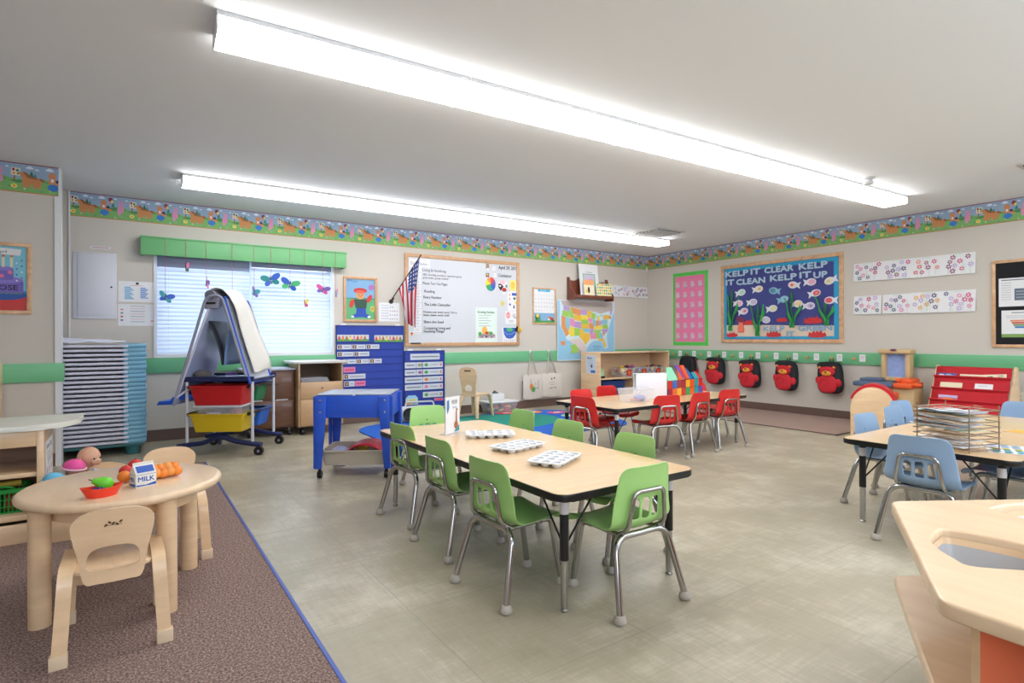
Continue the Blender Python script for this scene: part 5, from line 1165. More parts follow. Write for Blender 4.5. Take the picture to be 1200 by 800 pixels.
# ---------------------------------------------------------------- along the back wall
# stack of sleeping cots
ctl = M('teal_cot_end', (118, 172, 198), .4, var=.06, vscale=20); cfab = M('cot_fabric_grey', (206, 206, 220), .8, bump=.2, bscale=60); cdk = M('cot_black', (24, 24, 30), .6)
def make_cot():
    t = thing('sleeping_cot', 'x', 'cot', (0, 0, 0), 0, 'stack of sleeping cots')
    # x from -1.25 (behind the partition) to the right end at 0; y from -.58 to 0
    Lc, Wc = 1.28, .56
    m = MB()
    pts = [(-.10, 0, 0), (-.05, 0, 0)]
    ring = rrect(-Lc, 0, -Wc, 0, .075, 6)
    m.tube([(p[0], p[1], .012) for p in rrect(-Lc + .02, -.02, -Wc + .02, -.02, .06, 6)], .011, cdk, 8, closed=True); m.build('rail', t)
    m = MB(); m.prism(rrect(-Lc + .05, -.13, -Wc - .012, -.0, .01, 2), .008, .031, cfab, .007); m.build('fabric_bed', t)
    for e in (0, 1):
        m = MB(); x1 = 0 if e == 0 else -Lc + .17; x0 = -.17 if e == 0 else -Lc
        out = []
        pr_ = [(.0, 0), (.008, .004), (.008, .038), (0, .042)]
        def P_(i, j):
            a_ = i / 16
            if e == 0: q_ = [(-.17, -Wc), (-.07, -Wc), (-.02, -Wc + .02), (0, -Wc + .08), (0, -.08), (-.02, -.02), (-.07, 0), (-.17, 0)]
            else: q_ = [(-Lc + .17, 0), (-Lc + .07, 0), (-Lc + .02, -.02), (-Lc, -.08), (-Lc, -Wc + .08), (-Lc + .02, -Wc + .02), (-Lc + .07, -Wc), (-Lc + .17, -Wc)]
            cq = P_.c if hasattr(P_, 'c') else None
            if cq is None: P_.c = catmull([(x, y, 0) for x, y in q_], 4); cq = P_.c
            k_ = min(len(cq) - 1, int(round(a_ * (len(cq) - 1)))); c_0 = cq[k_]
            d = Vector((c_0.x + Lc / 2, (c_0.y + Wc / 2) * 2.2)).normalized(); o_ = pr_[j]
            return (c_0.x + d.x * o_[0], c_0.y + d.y * o_[0], o_[1])
        m.grid(P_, 16, 3, ctl)
        x0_, x1_ = (-.17, -.012) if e == 0 else (-Lc + .012, -Lc + .17)
        m.prism(rrect(x0_, x1_, -Wc + .006, -.006, .05, 4), .02, .026, ctl); m.build('end_cap', t, ang=180)
    return t
c0 = make_cot(); ncot = 23
for k in range(ncot):
    z = .10 + k * .0388; lab = 'grey fabric sleeping cot with teal ends, %s in the tall stack' % (('number %d from the bottom' % (k + 1)) if 0 < k < ncot - 1 else 'lowest' if k == 0 else 'topmost')
    dx = .004 * math.sin(k * 2.3)
    if k == 0: c0.location = (-7.32 + dx, -.10, z); c0['label'] = lab
    else: dup(c0, (-7.32 + dx, -.10, z), 0, lab)
t = thing('cot_carrier', 'dark teal wheeled base under the stack of sleeping cots', 'cart', (-7.32, -.10, 0))
dt = M('dark_teal', (46, 104, 110), .45)
m = MB(); m.box(-1.27, -.02, -.55, -.01, .075, .1, dt, .006); m.build('deck', t)
for x in (-.10, -1.15):
    for y in (-.5, -.06):
        m = MB(); m.lathe([(.001, 0), (.05, 0), (.06, .075), (.001, .076)], dt, (x, y, 0), 16); m.build('foot', t)
m = MB(); m.grid(lambda i, j: (-1.2 + 1.05 * i / 16, -.53 + .5 * j / 8, .02 + .035 * math.sin(PI * i / 16) * math.sin(PI * j / 8) + .006 * math.sin(i * 1.7 + j)), 16, 8, M('lilac_sheet', (226, 228, 244), .8)); o = m.build('folded_sheet', None, (-7.32, -.10, .10 + 23 * .0388), ang=180); md = o.modifiers.new('t', 'SOLIDIFY'); md.thickness = .006; tag(o, 'pale lilac sheet lying on top of the cot stack', 'sheet')

# rolling teaching easel
t = thing('teaching_easel', 'rolling two-sided teaching easel with navy base, tubs and draped paper', 'easel', (-6.645, -.93, 0), R(-30))
nav = M('navy_steel', (26, 36, 84), .4); whm = M('white_tube', (214, 214, 222), .35); bluep = M('royal_blue_plastic', (30, 84, 196), .4); grayb = M('easel_board_back', (176, 184, 220), .22); gfr = M('easel_grey_frame', (150, 150, 168), .4)
y0_, y1_ = -.27, .27
for y in (y0_, y1_):
    m = MB(); m.tube(catmull([(-.36, y, .085), (-.26, y, .10), (-.14, y, .115), (0, y, .165), (.14, y, .125), (.28, y, .10), (.36, y, .09)], 6), [.03] * 37, nav, 10, flat=.75); m.tube([(0, y, .16), (0, y, .10)], .014, nav, 8); bs = m.build('base_foot', t)
    for x in (-.31, .31):
        m = MB(); m.tube([(x, y, .09), (x + .02, y, .05)], .012, blackg, 8); m.cyl((x + .025, y - .018, .036), (x + .025, y + .018, .036), .04, blackg, seg=20); m.cyl((x + .025, y - .019, .036), (x + .025, y + .019, .036), .012, gfr, seg=12); m.build('caster', bs)
    for x in (-.28, .28):
        m = MB(); m.tube([(x, y, .11), (x, y, .68)], .013, whm, 12); m.build('upright', t)
m = MB()
for z in (.37, .61):
    for x in (-.255, .255): m.tube([(x, y0_ - .03, z), (x, y1_ + .03, z)], .015, blackg, 8)
    m.tube([(-.255, y0_ - .03, z), (-.18, y0_ - .05, z + .012), (.18, y0_ - .05, z + .012), (.255, y0_ - .03, z)] if False else [(-.255, y1_, z), (.255, y1_, z)], .012, blackg, 8)
m.build('tub_rails', t)
m = MB(); m.box(-.32, .30, y0_ - .02, y1_ + .02, .655, .675, nav, .006); m.box(-.32, .30, y0_ - .02, y0_ - .01, .675, .70, nav); m.box(-.32, .30, y1_ + .01, y1_ + .02, .675, .70, nav); m.build('centre_tray', t)
# boards: left leaning and right leaning panels
ap = 1.44
def board(side):
    xb, zb = (-.38, .46) if side < 0 else (.27, .64)
    xt, zt = (-.05, ap - .04) if side < 0 else (.05, ap - .04)
    d = Vector((xt - xb, 0, zt - zb)); nrm = Vector((d.z, 0, -d.x)).normalized() * (-1 if side < 0 else 1)
    m = MB(); w0, w1 = y0_ - .02, (y1_ + .02 if side < 0 else y0_ + .50); th_ = .012
    a_, b_ = Vector((xb, 0, zb)), Vector((xt, 0, zt))
    vs_ = []
    for p in (a_, b_):
        for y in (w0, w1):
            for s_ in (0, 1): q_ = p - nrm * th_ * s_; vs_.append((q_.x, y, q_.z))
    m.add(vs_, [(0, 2, 6, 4), (1, 5, 7, 3), (0, 1, 3, 2), (4, 6, 7, 5), (0, 4, 5, 1), (2, 3, 7, 6)], grayb if side < 0 else wbm, False)
    o = m.build('board', t)
    m = MB(); e1 = [Vector((xb, w0, zb)), Vector((xt, w0, zt)), Vector((xt, w1, zt)), Vector((xb, w1, zb))]
    m.tube(e1, .009 if side < 0 else .013, whm if side < 0 else bluep, 8, closed=True); m.build('board_rim', o)
    return a_, b_, nrm
board(-1); A_, B_, Nn = board(1)
m = MB(); m.tube(rpath([(-.38, y0_ - .03, .45), (-.10, y0_ - .03, ap - .03), (.03, y0_ - .03, ap - .02), (.24, y0_ - .03, .70)], .08, 6), .013, gfr, 8); m.tube(rpath([(-.38, y1_ + .03, .45), (-.10, y1_ + .03, ap - .03), (.03, y1_ + .03, ap - .02), (.24, y1_ + .03, .70)], .08, 6), .013, gfr, 8)
m.tube([(-.255, y0_, .6), (-.355, y0_ - .03, .52)], .01, whm, 8); m.build('side_frame', t)
m = MB(); m.box(-.12, .0, y0_ - .03, y0_ + .02, ap - .14, ap - .04, gfr, .01); m.box(-.1, -.02, y0_ - .036, y0_ - .02, ap - .10, ap - .08, blackg, .003); m.tube([(-.07, y0_ - .03, ap - .02), (-.07, y1_ + .03, ap - .02)], .045, M('easel_hinge', (112, 112, 130), .5), 16); m.build('hinge_bar', t)
# blue pen tray along the lower left edge
m = MB(); sec = [(-.52, .455), (-.38, .46), (-.36, .52), (-.385, .525), (-.40, .49), (-.5, .49)]
m.prism([(x, z) for x, z in sec], y0_ - .04, y1_ + .04, bluep, .004, Matrix(((1, 0, 0, 0), (0, 0, 1, 0), (0, 1, 0, 0), (0, 0, 0, 1)))); m.box(-.36, -.2, y0_ - .0, y1_ + .03, .50, .55, bluep, .01); m.build('pen_tray', t)
# cream paper draped over the right side (lies on the easel: its own thing)
m = MB(); path = catmull([(-.13, 0, ap - .12), (-.115, 0, ap - .01), (-.06, 0, ap + .045), (.03, 0, ap + .03), (.12, 0, ap - .10), (.17, 0, ap - .3), (.225, 0, .94), (.27, 0, .80), (.29, 0, .74)], 6)
def fp_(i, j): p = path[i]; return (p.x + .02 * math.sin(i * .2) * (j / 8), y0_ + .025 + .42 * j / 8, p.z + .01 * math.sin(j * .8 + i * .2))
m.grid(fp_, len(path) - 1, 8, M('cream_chart_paper', (222, 218, 210), .7)); o = m.build('chart_paper', None, (-6.645, -.93, 0), R(-30), ang=180); md = o.modifiers.new('t', 'SOLIDIFY'); md.thickness = .004; tag(o, 'cream chart paper draped over the top and right side of the rolling easel', 'paper pad')
# hanging pads inside
for k, (x0, xt_, c, lb) in enumerate(((-.06, .02, M('pad_dark', (50, 50, 60), .5), 'dark folder with striped pages hanging inside the easel'), (.10, .05, M('pad_blue', (150, 176, 226), .3), 'blue tinted clear sheet hanging inside the easel'))):
    m = MB(); m.grid(lambda i, j: ((-.13 if k == 0 else .10) + (.13 if k == 0 else -.08) * (j / 8) + .02 * math.sin(PI * j / 8) * (1 if k == 0 else -1), y0_ + .04 + .42 * i / 5, ap - .22 - .42 * j / 8), 5, 8, c)
    o = m.build('hanging_folder', None, (-6.645, -.93, 0), R(-30), ang=180); md = o.modifiers.new('t', 'SOLIDIFY'); md.thickness = .01 if k == 0 else .003; tag(o, lb, 'folder')
# tray clutter
EZ = Matrix.Translation((-6.645, -.93, 0)) @ Matrix.Rotation(R(-30), 4, 'Z')
def box_thing(nm, lab, cat, x0, x1, y0, y1, z0, z1, mt, bev=.006, grp=None):
    m = MB(); cx, cy = (x0 + x1) / 2, (y0 + y1) / 2; m.box(x0 - cx, x1 - cx, y0 - cy, y1 - cy, 0, z1 - z0, mt, bev); return tag(m.build(nm, None, (cx, cy, z0)), lab, cat, grp)
m = MB(); m.ball((0, 0, .04), (.075, .055, .04), M('dusty_bag', (110, 104, 100), .8, var=.5, vscale=30), 16); tag(m.build('supply_pouch', None, tuple(EZ @ Vector((-.2, -.15, .676)))), 'mottled grey supply pouch on the left of the easel tray', 'pouch')
m = MB(); m.box(-.1, .1, -.07, .07, 0, .014, M('clear_packet', (186, 206, 232), .2), .004); m.box(-.08, .09, -.06, .06, .014, .026, M('clear_packet'), .004); m.build('x') if False else tag(m.build('clear_packets', None, tuple(EZ @ Vector((.08, -.16, .676)))), 'flat clear plastic packets on the easel tray', 'packets')
box_thing('crayon_box', 'small purple box behind the pouch on the easel tray', 'box', -6.70, -6.60, -.93, -.87, .676, .72, purple)
# tubs
EZ = Matrix.Translation((-6.645, -.93, 0)) @ Matrix.Rotation(R(-30), 4, 'Z')
def tub(nm, lab, x0, x1, y0, y1, z0, z1, mt, tap=.035, rim=.012, th=.004, cat='tub', F=None, rz=0):
    lc = Vector(((x0 + x1) / 2, (y0 + y1) / 2, z0)); lc = F @ lc if F else lc
    t_ = thing(nm, lab, cat, tuple(lc), rz); W_, D_, h_ = (x1 - x0) / 2, (y1 - y0) / 2, z1 - z0
    m = MB(); o0 = rrect(-W_ + tap, W_ - tap, -D_ + tap, D_ - tap, .02, 4); o1 = rrect(-W_, W_, -D_, D_, .025, 4)
    n = len(o0); i0 = [(p[0] * (1 - th / W_), p[1] * (1 - th / D_)) for p in o0]; i1 = [(p[0] * (1 - th / W_), p[1] * (1 - th / D_)) for p in o1]
    vs_ = [(p[0], p[1], 0) for p in o0] + [(p[0], p[1], h_) for p in o1] + [(p[0], p[1], h_) for p in i1] + [(p[0], p[1], th) for p in i0]
    f_ = [tuple(range(n))[::-1], tuple(range(3 * n, 4 * n))]
    for a_, b_ in ((0, n), (n, 2 * n), (2 * n, 3 * n)): f_ += [(a_ + k, a_ + (k + 1) % n, b_ + (k + 1) % n, b_ + k) for k in range(n)]
    m.add(vs_, f_, mt); m.build('tub_body', t_)
    m = MB(); m.frame([(p[0] * (1 + rim / W_), p[1] * (1 + rim / D_)) for p in o1], i1, h_ - .008, h_ + .002, mt); m.build('rim', t_)
    return t_
ex, ey = 0, 0
tub('storage_tub', 'red plastic tub hanging highest at the near side of the easel', -.235, .235, -.34, -.03, .45, .62, M('tub_red', (196, 28, 34), .35), F=EZ, rz=R(-30))
tub('storage_tub', 'yellow plastic tub hanging low at the near side of the easel', -.235, .235, -.34, -.03, .215, .375, M('tub_yellow', (218, 186, 28), .35), F=EZ, rz=R(-30))
tub('storage_tub', 'green plastic tub behind the red one on the easel', -.2, .24, -.01, .28, .45, .61, M('tub_green', (30, 120, 74), .35), F=EZ, rz=R(-30))
tub('storage_tub', 'blue plastic tub behind the yellow one on the easel', -.2, .26, -.01, .28, .22, .38, M('tub_blue', (36, 104, 206), .35), F=EZ, rz=R(-30))
clr = bpy.data.materials.new('clear_plastic'); clr.use_nodes = True; b = clr.node_tree.nodes['Principled BSDF']; b.inputs['Base Color'].default_value = (.92, .93, .95, 1); b.inputs['Roughness'].default_value = .12; b.inputs['Alpha'].default_value = .22
tt = tub('clear_bin', 'clear plastic bin with white lid between the red and yellow tubs', -.20, .20, -.32, -.05, .33, .435, clr, F=EZ, rz=R(-30))
m = MB(); m.box(-.205, .205, -.145, .145, .105, .118, M('frosted_lid', (206, 208, 216), .4), .005); m.build('lid', tt)
m = MB(); m.box(-.12, .08, -.1, .1, .006, .04, white, .004); m.box(-.1, .02, -.12, .08, .04, .055, M('lilac_paper', (204, 190, 214)), .004); m.box(.1, .15, -.1, .02, .006, .08, M('pink_pack', (220, 150, 170)), .004); m.build('paper_contents', tt)

# rolling file cabinets
wal = wood('walnut_laminate', (104, 66, 44), .22, .45, (1.5, 1, 12), 3.5); beech = wood('beech_laminate', (196, 158, 116), .06, .4, (1, 1, 5)); dk = M('dark_handle', (70, 60, 56), .35, .6)
t = thing('file_cabinet', 'dark walnut two drawer rolling file cabinet under the window', 'cabinet', (-6.215, -.25, 0))
m = MB(); m.box(-.26, .245, -.17, .20, .085, .70, wal, .003); m.build('body', t)
for z0, z1 in ((.395, .675), (.10, .38)):
    m = MB(); m.box(-.24, .225, -.19, -.17, z0, z1, wal, .003); d = m.build('drawer', t)
    m = MB(); zc = (z0 + z1) / 2 + .02; m.tube(rpath([(-.07, -.19, zc), (-.07, -.215, zc), (.07, -.215, zc), (.07, -.19, zc)], .012, 4), .006, dk, 8); m.build('handle', d)
m = MB(); m.box(-.27, .255, -.195, .205, .70, .722, M('grey_lilac_top', (176, 178, 196), .4), .003); m.build('top', t)
m = MB(); m.box(-.2, -.08, -.192, -.188, .383, .392, white2); m.box(.05, .17, -.192, -.188, .383, .392, white2); m.build('label_holders', t)
for x in (-.2, .2):
    m = MB(); m.cyl((x - .012, -.13, .025), (x + .012, -.13, .025), .024, blackg); m.tube([(x, -.13, .03), (x, -.12, .085)], .009, chrome, 8); m.build('caster', t)
t = thing('file_cabinet', 'light beech rolling cabinet with open shelf beside the walnut cabinet', 'cabinet', (-5.71, -.32, 0))
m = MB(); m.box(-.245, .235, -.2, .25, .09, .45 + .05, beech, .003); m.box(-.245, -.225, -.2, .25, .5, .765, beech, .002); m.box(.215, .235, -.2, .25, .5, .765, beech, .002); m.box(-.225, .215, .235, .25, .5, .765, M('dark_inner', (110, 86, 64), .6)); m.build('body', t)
m = MB(); m.box(-.30, .28, -.24, .27, .765, .79, M('pale_top_edge', (206, 200, 196), .4), .006); m.build('top', t)
m = MB(); m.box(-.225, .215, -.215, -.2, .385, .565, beech, .003); d = m.build('drawer', t)
m = MB(); m.cyl((0, -.214, .50), (0, -.224, .50), .008, dk); m.tube([(-.06, -.219, .425), (.06, -.219, .425)], .004, M('beech_groove', (150, 112, 76), .5), 6); m.build('lock', d)
m = MB(); m.box(-.225, .215, -.215, -.2, .1, .38, beech, .003); m.build('lower_door', t)
for x in (-.19, .19):
    m = MB(); m.cyl((x - .018, -.15, .034), (x + .018, -.15, .034), .034, blackg); m.tube([(x, -.15, .035), (x, -.14, .09)], .012, blackg, 8); m.build('caster', t)
for k in range(5): box_thing('paper_stack', 'ream of grey white paper, %s in the beech cabinet shelf' % ('lowest', 'second from bottom', 'middle', 'second from top', 'topmost')[k], 'papers', -5.92 + .01 * (k % 2), -5.63 + .02 * ((k * 3) % 4) * .6, -.47, -.2, .502 + k * .022, .522 + k * .022, M('paper_grey', (178, 178, 186), .6), .003, 'paper reams in the beech cabinet')

# blue sand and water table
t = thing('sand_table', 'royal blue rolling sand and water table left of the green chairs', 'sand table', (-5.955, -2.45, 0), R(-32.3))
SZ = Matrix.Translation((-5.955, -2.45, 0)) @ Matrix.Rotation(R(-32.3), 4, 'Z')
bl = M('blue_stained_wood', (36, 84, 200), .4, var=.12, vscale=10); tubm = M('tan_tub_plastic', (186, 176, 160), .5)
W_, D_ = .275, .22; zt_ = .61
m = MB(); m.box(-W_, W_, -D_, -D_ + .018, .445, zt_, bl, .003); m.box(-W_, W_, D_ - .018, D_, .445, zt_, bl, .003); m.box(-W_, -W_ + .018, -D_, D_, .445, zt_, bl, .003); m.box(W_ - .018, W_, -D_, D_, .445, zt_, bl, .003); m.build('apron', t)
m = MB(); ld_ = M('grey_lid', (178, 186, 204), .35); m.box(-W_ + .02, W_ - .02, -D_ + .02, D_ - .02, .595, .62, ld_, .006)
m.frame(rrect(-W_ + .004, W_ - .004, -D_ + .004, D_ - .004, .01, 3), rrect(-W_ + .03, W_ - .03, -D_ + .03, D_ - .03, .01, 3), .62, zt_ + .006, ld_); m.lathe([(.001, 0), (.018, .0), (.016, .012), (.001, .014)], ld_, (0, -D_ + .012, zt_), 14); m.build('lid', t)
for sx in (-1, 1):
    for sy in (-1, 1):
        m = MB(); pl = [(sx * W_, .07), (sx * W_, zt_ - .005), (sx * (W_ - .085), zt_ - .005), (sx * (W_ - .075), .43), (sx * (W_ - .045), .07)]
        y_a = sy * (D_ + .002); m.prism(pl, 0, .018, bl, .002, Matrix(((1, 0, 0, 0), (0, 0, sy, y_a), (0, 1, 0, 0), (0, 0, 0, 1))))
        m.prism([(sy * D_, .07), (sy * D_, zt_ - .005), (sy * (D_ - .07), zt_ - .005), (sy * (D_ - .04), .07)], 0, .016, bl, 0, Matrix(((0, 0, sx, sx * (W_ + .001)), (1, 0, 0, 0), (0, 1, 0, 0), (0, 0, 0, 1)))); lgo = m.build('leg', t)
        m = MB(); m.cyl((sx * (W_ - .03) - .014, sy * D_, .028), (sx * (W_ - .03) + .014, sy * D_, .028), .027, blackg); m.tube([(sx * (W_ - .03), sy * D_, .03), (sx * (W_ - .03), sy * D_, .072)], .012, blackg, 8); m.build('caster', lgo)
        m = MB()
        for z in (.49, .575): m.lathe([(.001, 0), (.009, 0), (.008, .003), (.001, .005)], chrome, (sx * (W_ - .04), sy * (D_ + .021), z), 12, Matrix.Rotation(sy * -PI / 2, 4, 'X'))
        m.build('bolt', lgo)
tt = tub('tray', 'tan plastic tray on the lower shelf of the blue sand table', -.245, .245, -.19, .19, .085, .195, tubm, .015, .008, .006, 'tray', SZ, R(-32.3))
m = MB()
m.grid(lambda i, j: (.06 + .15 * math.cos(PI * i / 12), -.15 + .3 * j / 8, .02 + .13 * math.sin(PI * i / 12) * (1 - .15 * abs(j - 4) / 4)), 12, 8, M('red_sand_toy', (200, 26, 44), .35)); o = m.build('sand_toy', None, tuple(SZ @ Vector((0, 0, .095))), R(-32.3), ang=180); md = o.modifiers.new('t', 'SOLIDIFY'); md.thickness = .006; tag(o, 'red curved plastic toy lying in the tan tray', 'toy')
m = MB(); m.ball((0, 0, .03), (.085, .1, .08), M('lilac_toy', (184, 184, 226), .4), 18); tag(m.build('sand_toy', None, tuple(SZ @ Vector((-.14, -.04, .095)))), 'pale lilac rounded toy at the left of the tan tray', 'toy')
m = MB(); m.ball((0, 0, .02), (.05, .05, .07), yellow, 14); tag(m.build('sand_toy', None, tuple(SZ @ Vector((-.02, .15, .12)))), 'yellow ball toy behind the red one in the tan tray', 'toy')

# cd player on the floor mat
t = thing('cd_player', 'silver portable cd player with round black speaker below the blue pocket chart', 'cd player', (-4.47, -.36, .014), R(-12))
slv = M('silver_plastic', (188, 190, 196), .35)
def cdb(i, j):
    a_ = 2 * PI * i / 24; x = -.24 + .48 * j / 6; e = 1 - .12 * abs(j - 3) / 3; return (x, .085 * sgn(math.cos(a_), .7) * e, .10 + .095 * sgn(math.sin(a_), .6) * e)
m = MB(); m.grid(cdb, 24, 6, slv, wrap=True); m.add([cdb(i, 0) for i in range(24)], [tuple(range(24))], slv); m.add([cdb(i, 6) for i in range(24)], [tuple(range(24))[::-1]], slv); m.build('housing', t, ang=50)
for x in (-.15, .15):
    m = MB(); m.lathe([(.001, .006), (.045, .002), (.06, .004), (.072, .012), (.078, 0)], M('speaker_black', (30, 30, 34), .5), (x, -.082, .10), 24, Matrix.Rotation(PI / 2, 4, 'X')); m.build('speaker', t)
m = MB(); m.tube(rpath([(-.18, .02, .18), (-.17, .03, .235), (.17, .03, .235), (.18, .02, .18)], .03, 5), .011, slv, 8); m.build('handle', t)
m = MB(); m.box(-.05, .05, -.1, -.08, .1, .16, M('cd_display', (90, 110, 130), .2), .004); m.build('display', t)
t = None
# floor mat with big alphabet discs
rugg = M('rug_green', (28, 140, 124), .95, bump=.4, bscale=200); rugb = M('rug_blue', (30, 96, 196), .95, bump=.4, bscale=200); ro = M('rug_orange', (222, 140, 70), .95); rr_ = M('rug_red', (208, 60, 60), .95); rl = M('rug_lime', (150, 206, 140), .95); rp_2 = M('rug_pink', (200, 80, 120), .95); rw = M('rug_pale', (160, 196, 230), .95)
m = MB(); rx0, rx1, ry0, ry1 = -5.35, -2.35, -2.05, -.30
m.prism(rrect(rx0, rx1, ry0, ry1, .45, 12), .001, .012, rugb, 0)
zz = .0125
def disc(x, y, rx, ry, mt, z=None):
    global zz
    zz += .0002; m.add([(px, py, zz) for px, py in ell(x, y, rx, ry, 40)], [tuple(range(40))], mt, False)
m.add([(px, py, .0122) for px, py in ell(-3.85, -.95, 1.0, .62, 60)], [tuple(range(60))], rugg, False)
for x, y, c in ((-5.02, -1.0, rw), (-4.95, -1.45, rr_), (-4.45, -1.78, ro), (-3.9, -1.86, rl), (-3.35, -1.84, ro), (-2.85, -1.7, rr_), (-2.72, -1.35, ro), (-2.62, -1.05, rl), (-2.6, -.72, rp_2), (-2.85, -.5, ro), (-4.9, -.6, ro), (-3.2, -.38, rr_), (-4.3, -.4, rl)):
    disc(x, y, .15, .11, c); disc(x, y, .06, .03, M('rug_fig', (220, 220, 230), .95) if c != rw else rugb)
tag(m.build('alphabet_rug'), 'green and blue floor rug with coloured ovals along its rim near the back wall', 'rug')

# small wooden chair with scoop back by the wall
def wood_chair(lab, loc, rz, style):
    t = thing('wooden_chair', lab, 'chair', loc, rz)
    if style == 'scoop':
        sh = .30; m = MB()
        # back board
        def bw(v): return .095 + .045 * math.sin(PI * min(1, v * 1.05)) ** 1 * (v ** .4) - .02 * (1 - v)
        outl = [(-.085, .28), (-.1, .33), (-.115, .45), (-.13, .54), (-.125, .60), (-.09, .64), (0, .655), (.09, .64), (.125, .60), (.13, .54), (.115, .45), (.1, .33), (.085, .28)]
        cu = catmull([(x, z, 0) for x, z in outl], 3); out_ = [(p.x, p.y) for p in cu]
        n_ = len(out_); hole1 = [(.058 * math.cos(PI / 2 + 0 - 2 * PI * k / n_ + PI * 1.2), .385 + .048 * math.sin(PI / 2 - 2 * PI * k / n_ + PI * 1.2)) for k in range(n_)]
        Tb = Matrix(((1, 0, 0, 0), (0, -.12, -1, -.10), (0, 1, 0, 0), (0, 0, 0, 1)))
        # back plate with the round opening: ring between outline and hole (matching by angle)
        cen = (0, .385); outs = sorted(out_, key=lambda p: math.atan2(p[1] - cen[1], p[0] - cen[0])); holes = [(.055 * math.cos(math.atan2(p[1] - cen[1], p[0] - cen[0])), cen[1] + .045 * math.sin(math.atan2(p[1] - cen[1], p[0] - cen[0]))) for p in outs]
        m.frame(outs, holes, 0, .013, maple, Tb); m.build('backrest', t)
        m = MB(); m.box(-.045, .045, -.125 - .09, -.10, .605, .62, M('slot_shade_wood', (150, 116, 84), .5), .004) if False else m.prism(rrect(-.05, .05, .598, .618, .009, 3), -.001, .0145, M('slot_brown', (120, 92, 70), .6), 0, Tb); m.build('hand_slot', t)
    return t
t = wood_chair('small maple chair with scooped back against the wall beside the clear bin', (-3.74, -.46, .012), R(-62), 'scoop')
m = MB(); sp = [(-.145, .13), (-.15, .0), (-.13, -.13), (-.09, -.15), (.09, -.15), (.13, -.13), (.15, 0), (.145, .13), (.09, .17), (-.09, .17)]
m.prism([(p.x, p.y) for p in catmull([(x, y, 0) for x, y in sp], 3, True)], .29, .308, maple, .004); m.build('seat', t)
for sx in (-1, 1):
    m = MB(); pts = [(sx * .115, .06, .292), (sx * .125, .135, .28), (sx * .135, .165, .2), (sx * .15, .19, 0.01)]
    def bl_leg(pts):
        cp = catmull(pts, 5); m.tube(cp, [.029 - .007 * k / len(cp) for k in range(len(cp))], maple, 10, flat=.55)
    bl_leg(pts); m.build('leg', t)
    m = MB(); bl_leg([(sx * .1, -.08, .292), (sx * .115, -.14, .26), (sx * .13, -.17, .15), (sx * .14, -.185, .01)]); m.build('leg', t)
tt = tub('clear_bin', 'clear bin of colourful toys with white lid beside the scooped wooden chair', -3.44, -2.98, -.36, -.05, .014, .155, clr)
m = MB(); m.box(-.235, .235, -.16, .16, .142, .157, white2, .005); m.build('lid', tt)
m = MB(); random.seed(5)
for k in range(26): m.box(*(lambda x, y, z: (x, x + .07, y, y + .06, z, z + .04))(random.uniform(-.2, .13), random.uniform(-.13, .07), random.uniform(.006, .09)), random.choice((navy, red, M('bin_pink', (210, 90, 120)), yellow, cream, navy, blue)), .006)
m.build('toy_contents', tt)
m = MB(); m.box(-.1, .1, -.07, .07, 0, .1, white2, .004); m.prism([(-.06, .1), (.05, .1), (-.02, .14)], -.01, .01, M('dark_sail', (70, 90, 90), .6), 0, Matrix(((1, 0, 0, 0), (0, 0, 1, 0), (0, 1, 0, 0), (0, 0, 0, 1)))); tag(m.build('small_box', None, (-3.26, -.2, .172)), 'small white box with dark pointed top standing on the clear toy bin', 'box')

# maple shelf unit in the corner
t = thing('shelf_unit', 'maple shelf unit with open shelves in the far corner behind the red table', 'shelf', (-.96, -.42, 0), 0)
mp2 = maple
W_ = .74; m = MB(); m.box(-W_ - .02, -W_, -.22, .2, 0, .80, mp2, .003); m.build('end_panel', t)
m = MB(); m.box(W_, W_ + .02, -.22, .2, 0, .80, mp2, .003); m.build('end_panel', t)
m = MB(); m.box(-W_, W_, .18, .2, 0, .80, mp2); m.build('back_panel', t)
m = MB(); m.box(-W_ - .02, W_ + .02, -.225, .2, .80, .818, mp2, .003); m.build('top_board', t)
for z in (.05, .41):
    m = MB(); m.box(-W_, W_, -.21, .18, z, z + .018, mp2, .002); m.build('shelf_board', t)
m = MB(); m.box(0.02, .038, -.2, .18, .068, .41, mp2, .002); m.build('divider', t)
a = Art(0, .0001); a.plate(0, 0, .21, .27, .001, white); a.off += .0002; a.r(.005, .005, .205, .265, M('poster_lilac', (206, 214, 232))); a.t('Blocks', .03, .215, .03, navy, .1, bold=.001); a.e(.12, .11, .018, .03, navy); a.r(.1, .01, .2, .05, inkb)
for k in range(5): a.l([(.03, .19 - k * .02), (.15, .19 - k * .02)], .003, inkg)
o = a.build('area_sign', None, (-1.723, -.27, .50), -PI / 2); tag(o, 'white and lilac sign on the end panel of the corner shelf unit', 'sign')
o.location = (-1.7215, -.34, .5); o.rotation_euler = (0, 0, -PI / 2)
def toybin(x, lab, cols, seed):
    tt = tub('toy_bin', lab, x, x + .29, -.60, -.32, .43, .565, clr, .015, .008, .003, 'bin'); rnd = random.Random(seed)
    m = MB()
    for k in range(22):
        s_ = rnd.uniform(.025, .045); m.ball((rnd.uniform(-.1, .1), rnd.uniform(-.09, .09), rnd.uniform(.03, .15)), (s_, s_, s_ * .8), rnd.choice(cols), 8)
    m.build('toys', tt)
    a = Art(0, .0001); a.plate(-.05, .02, .05, .115, .001, red); a.e(0, .065, .028, .032, orange); a.v = [(x_, y_ - .142, z_) for x_, y_, z_ in a.v]; a.build('picture_label', tt)
    tt['group'] = 'clear toy bins on the corner shelf'
toybin(-1.22, 'clear bin with red and cream toys, left one on the corner shelf', (red, M('tb_dark', (120, 20, 30)), cream, yellow, navy), 1)
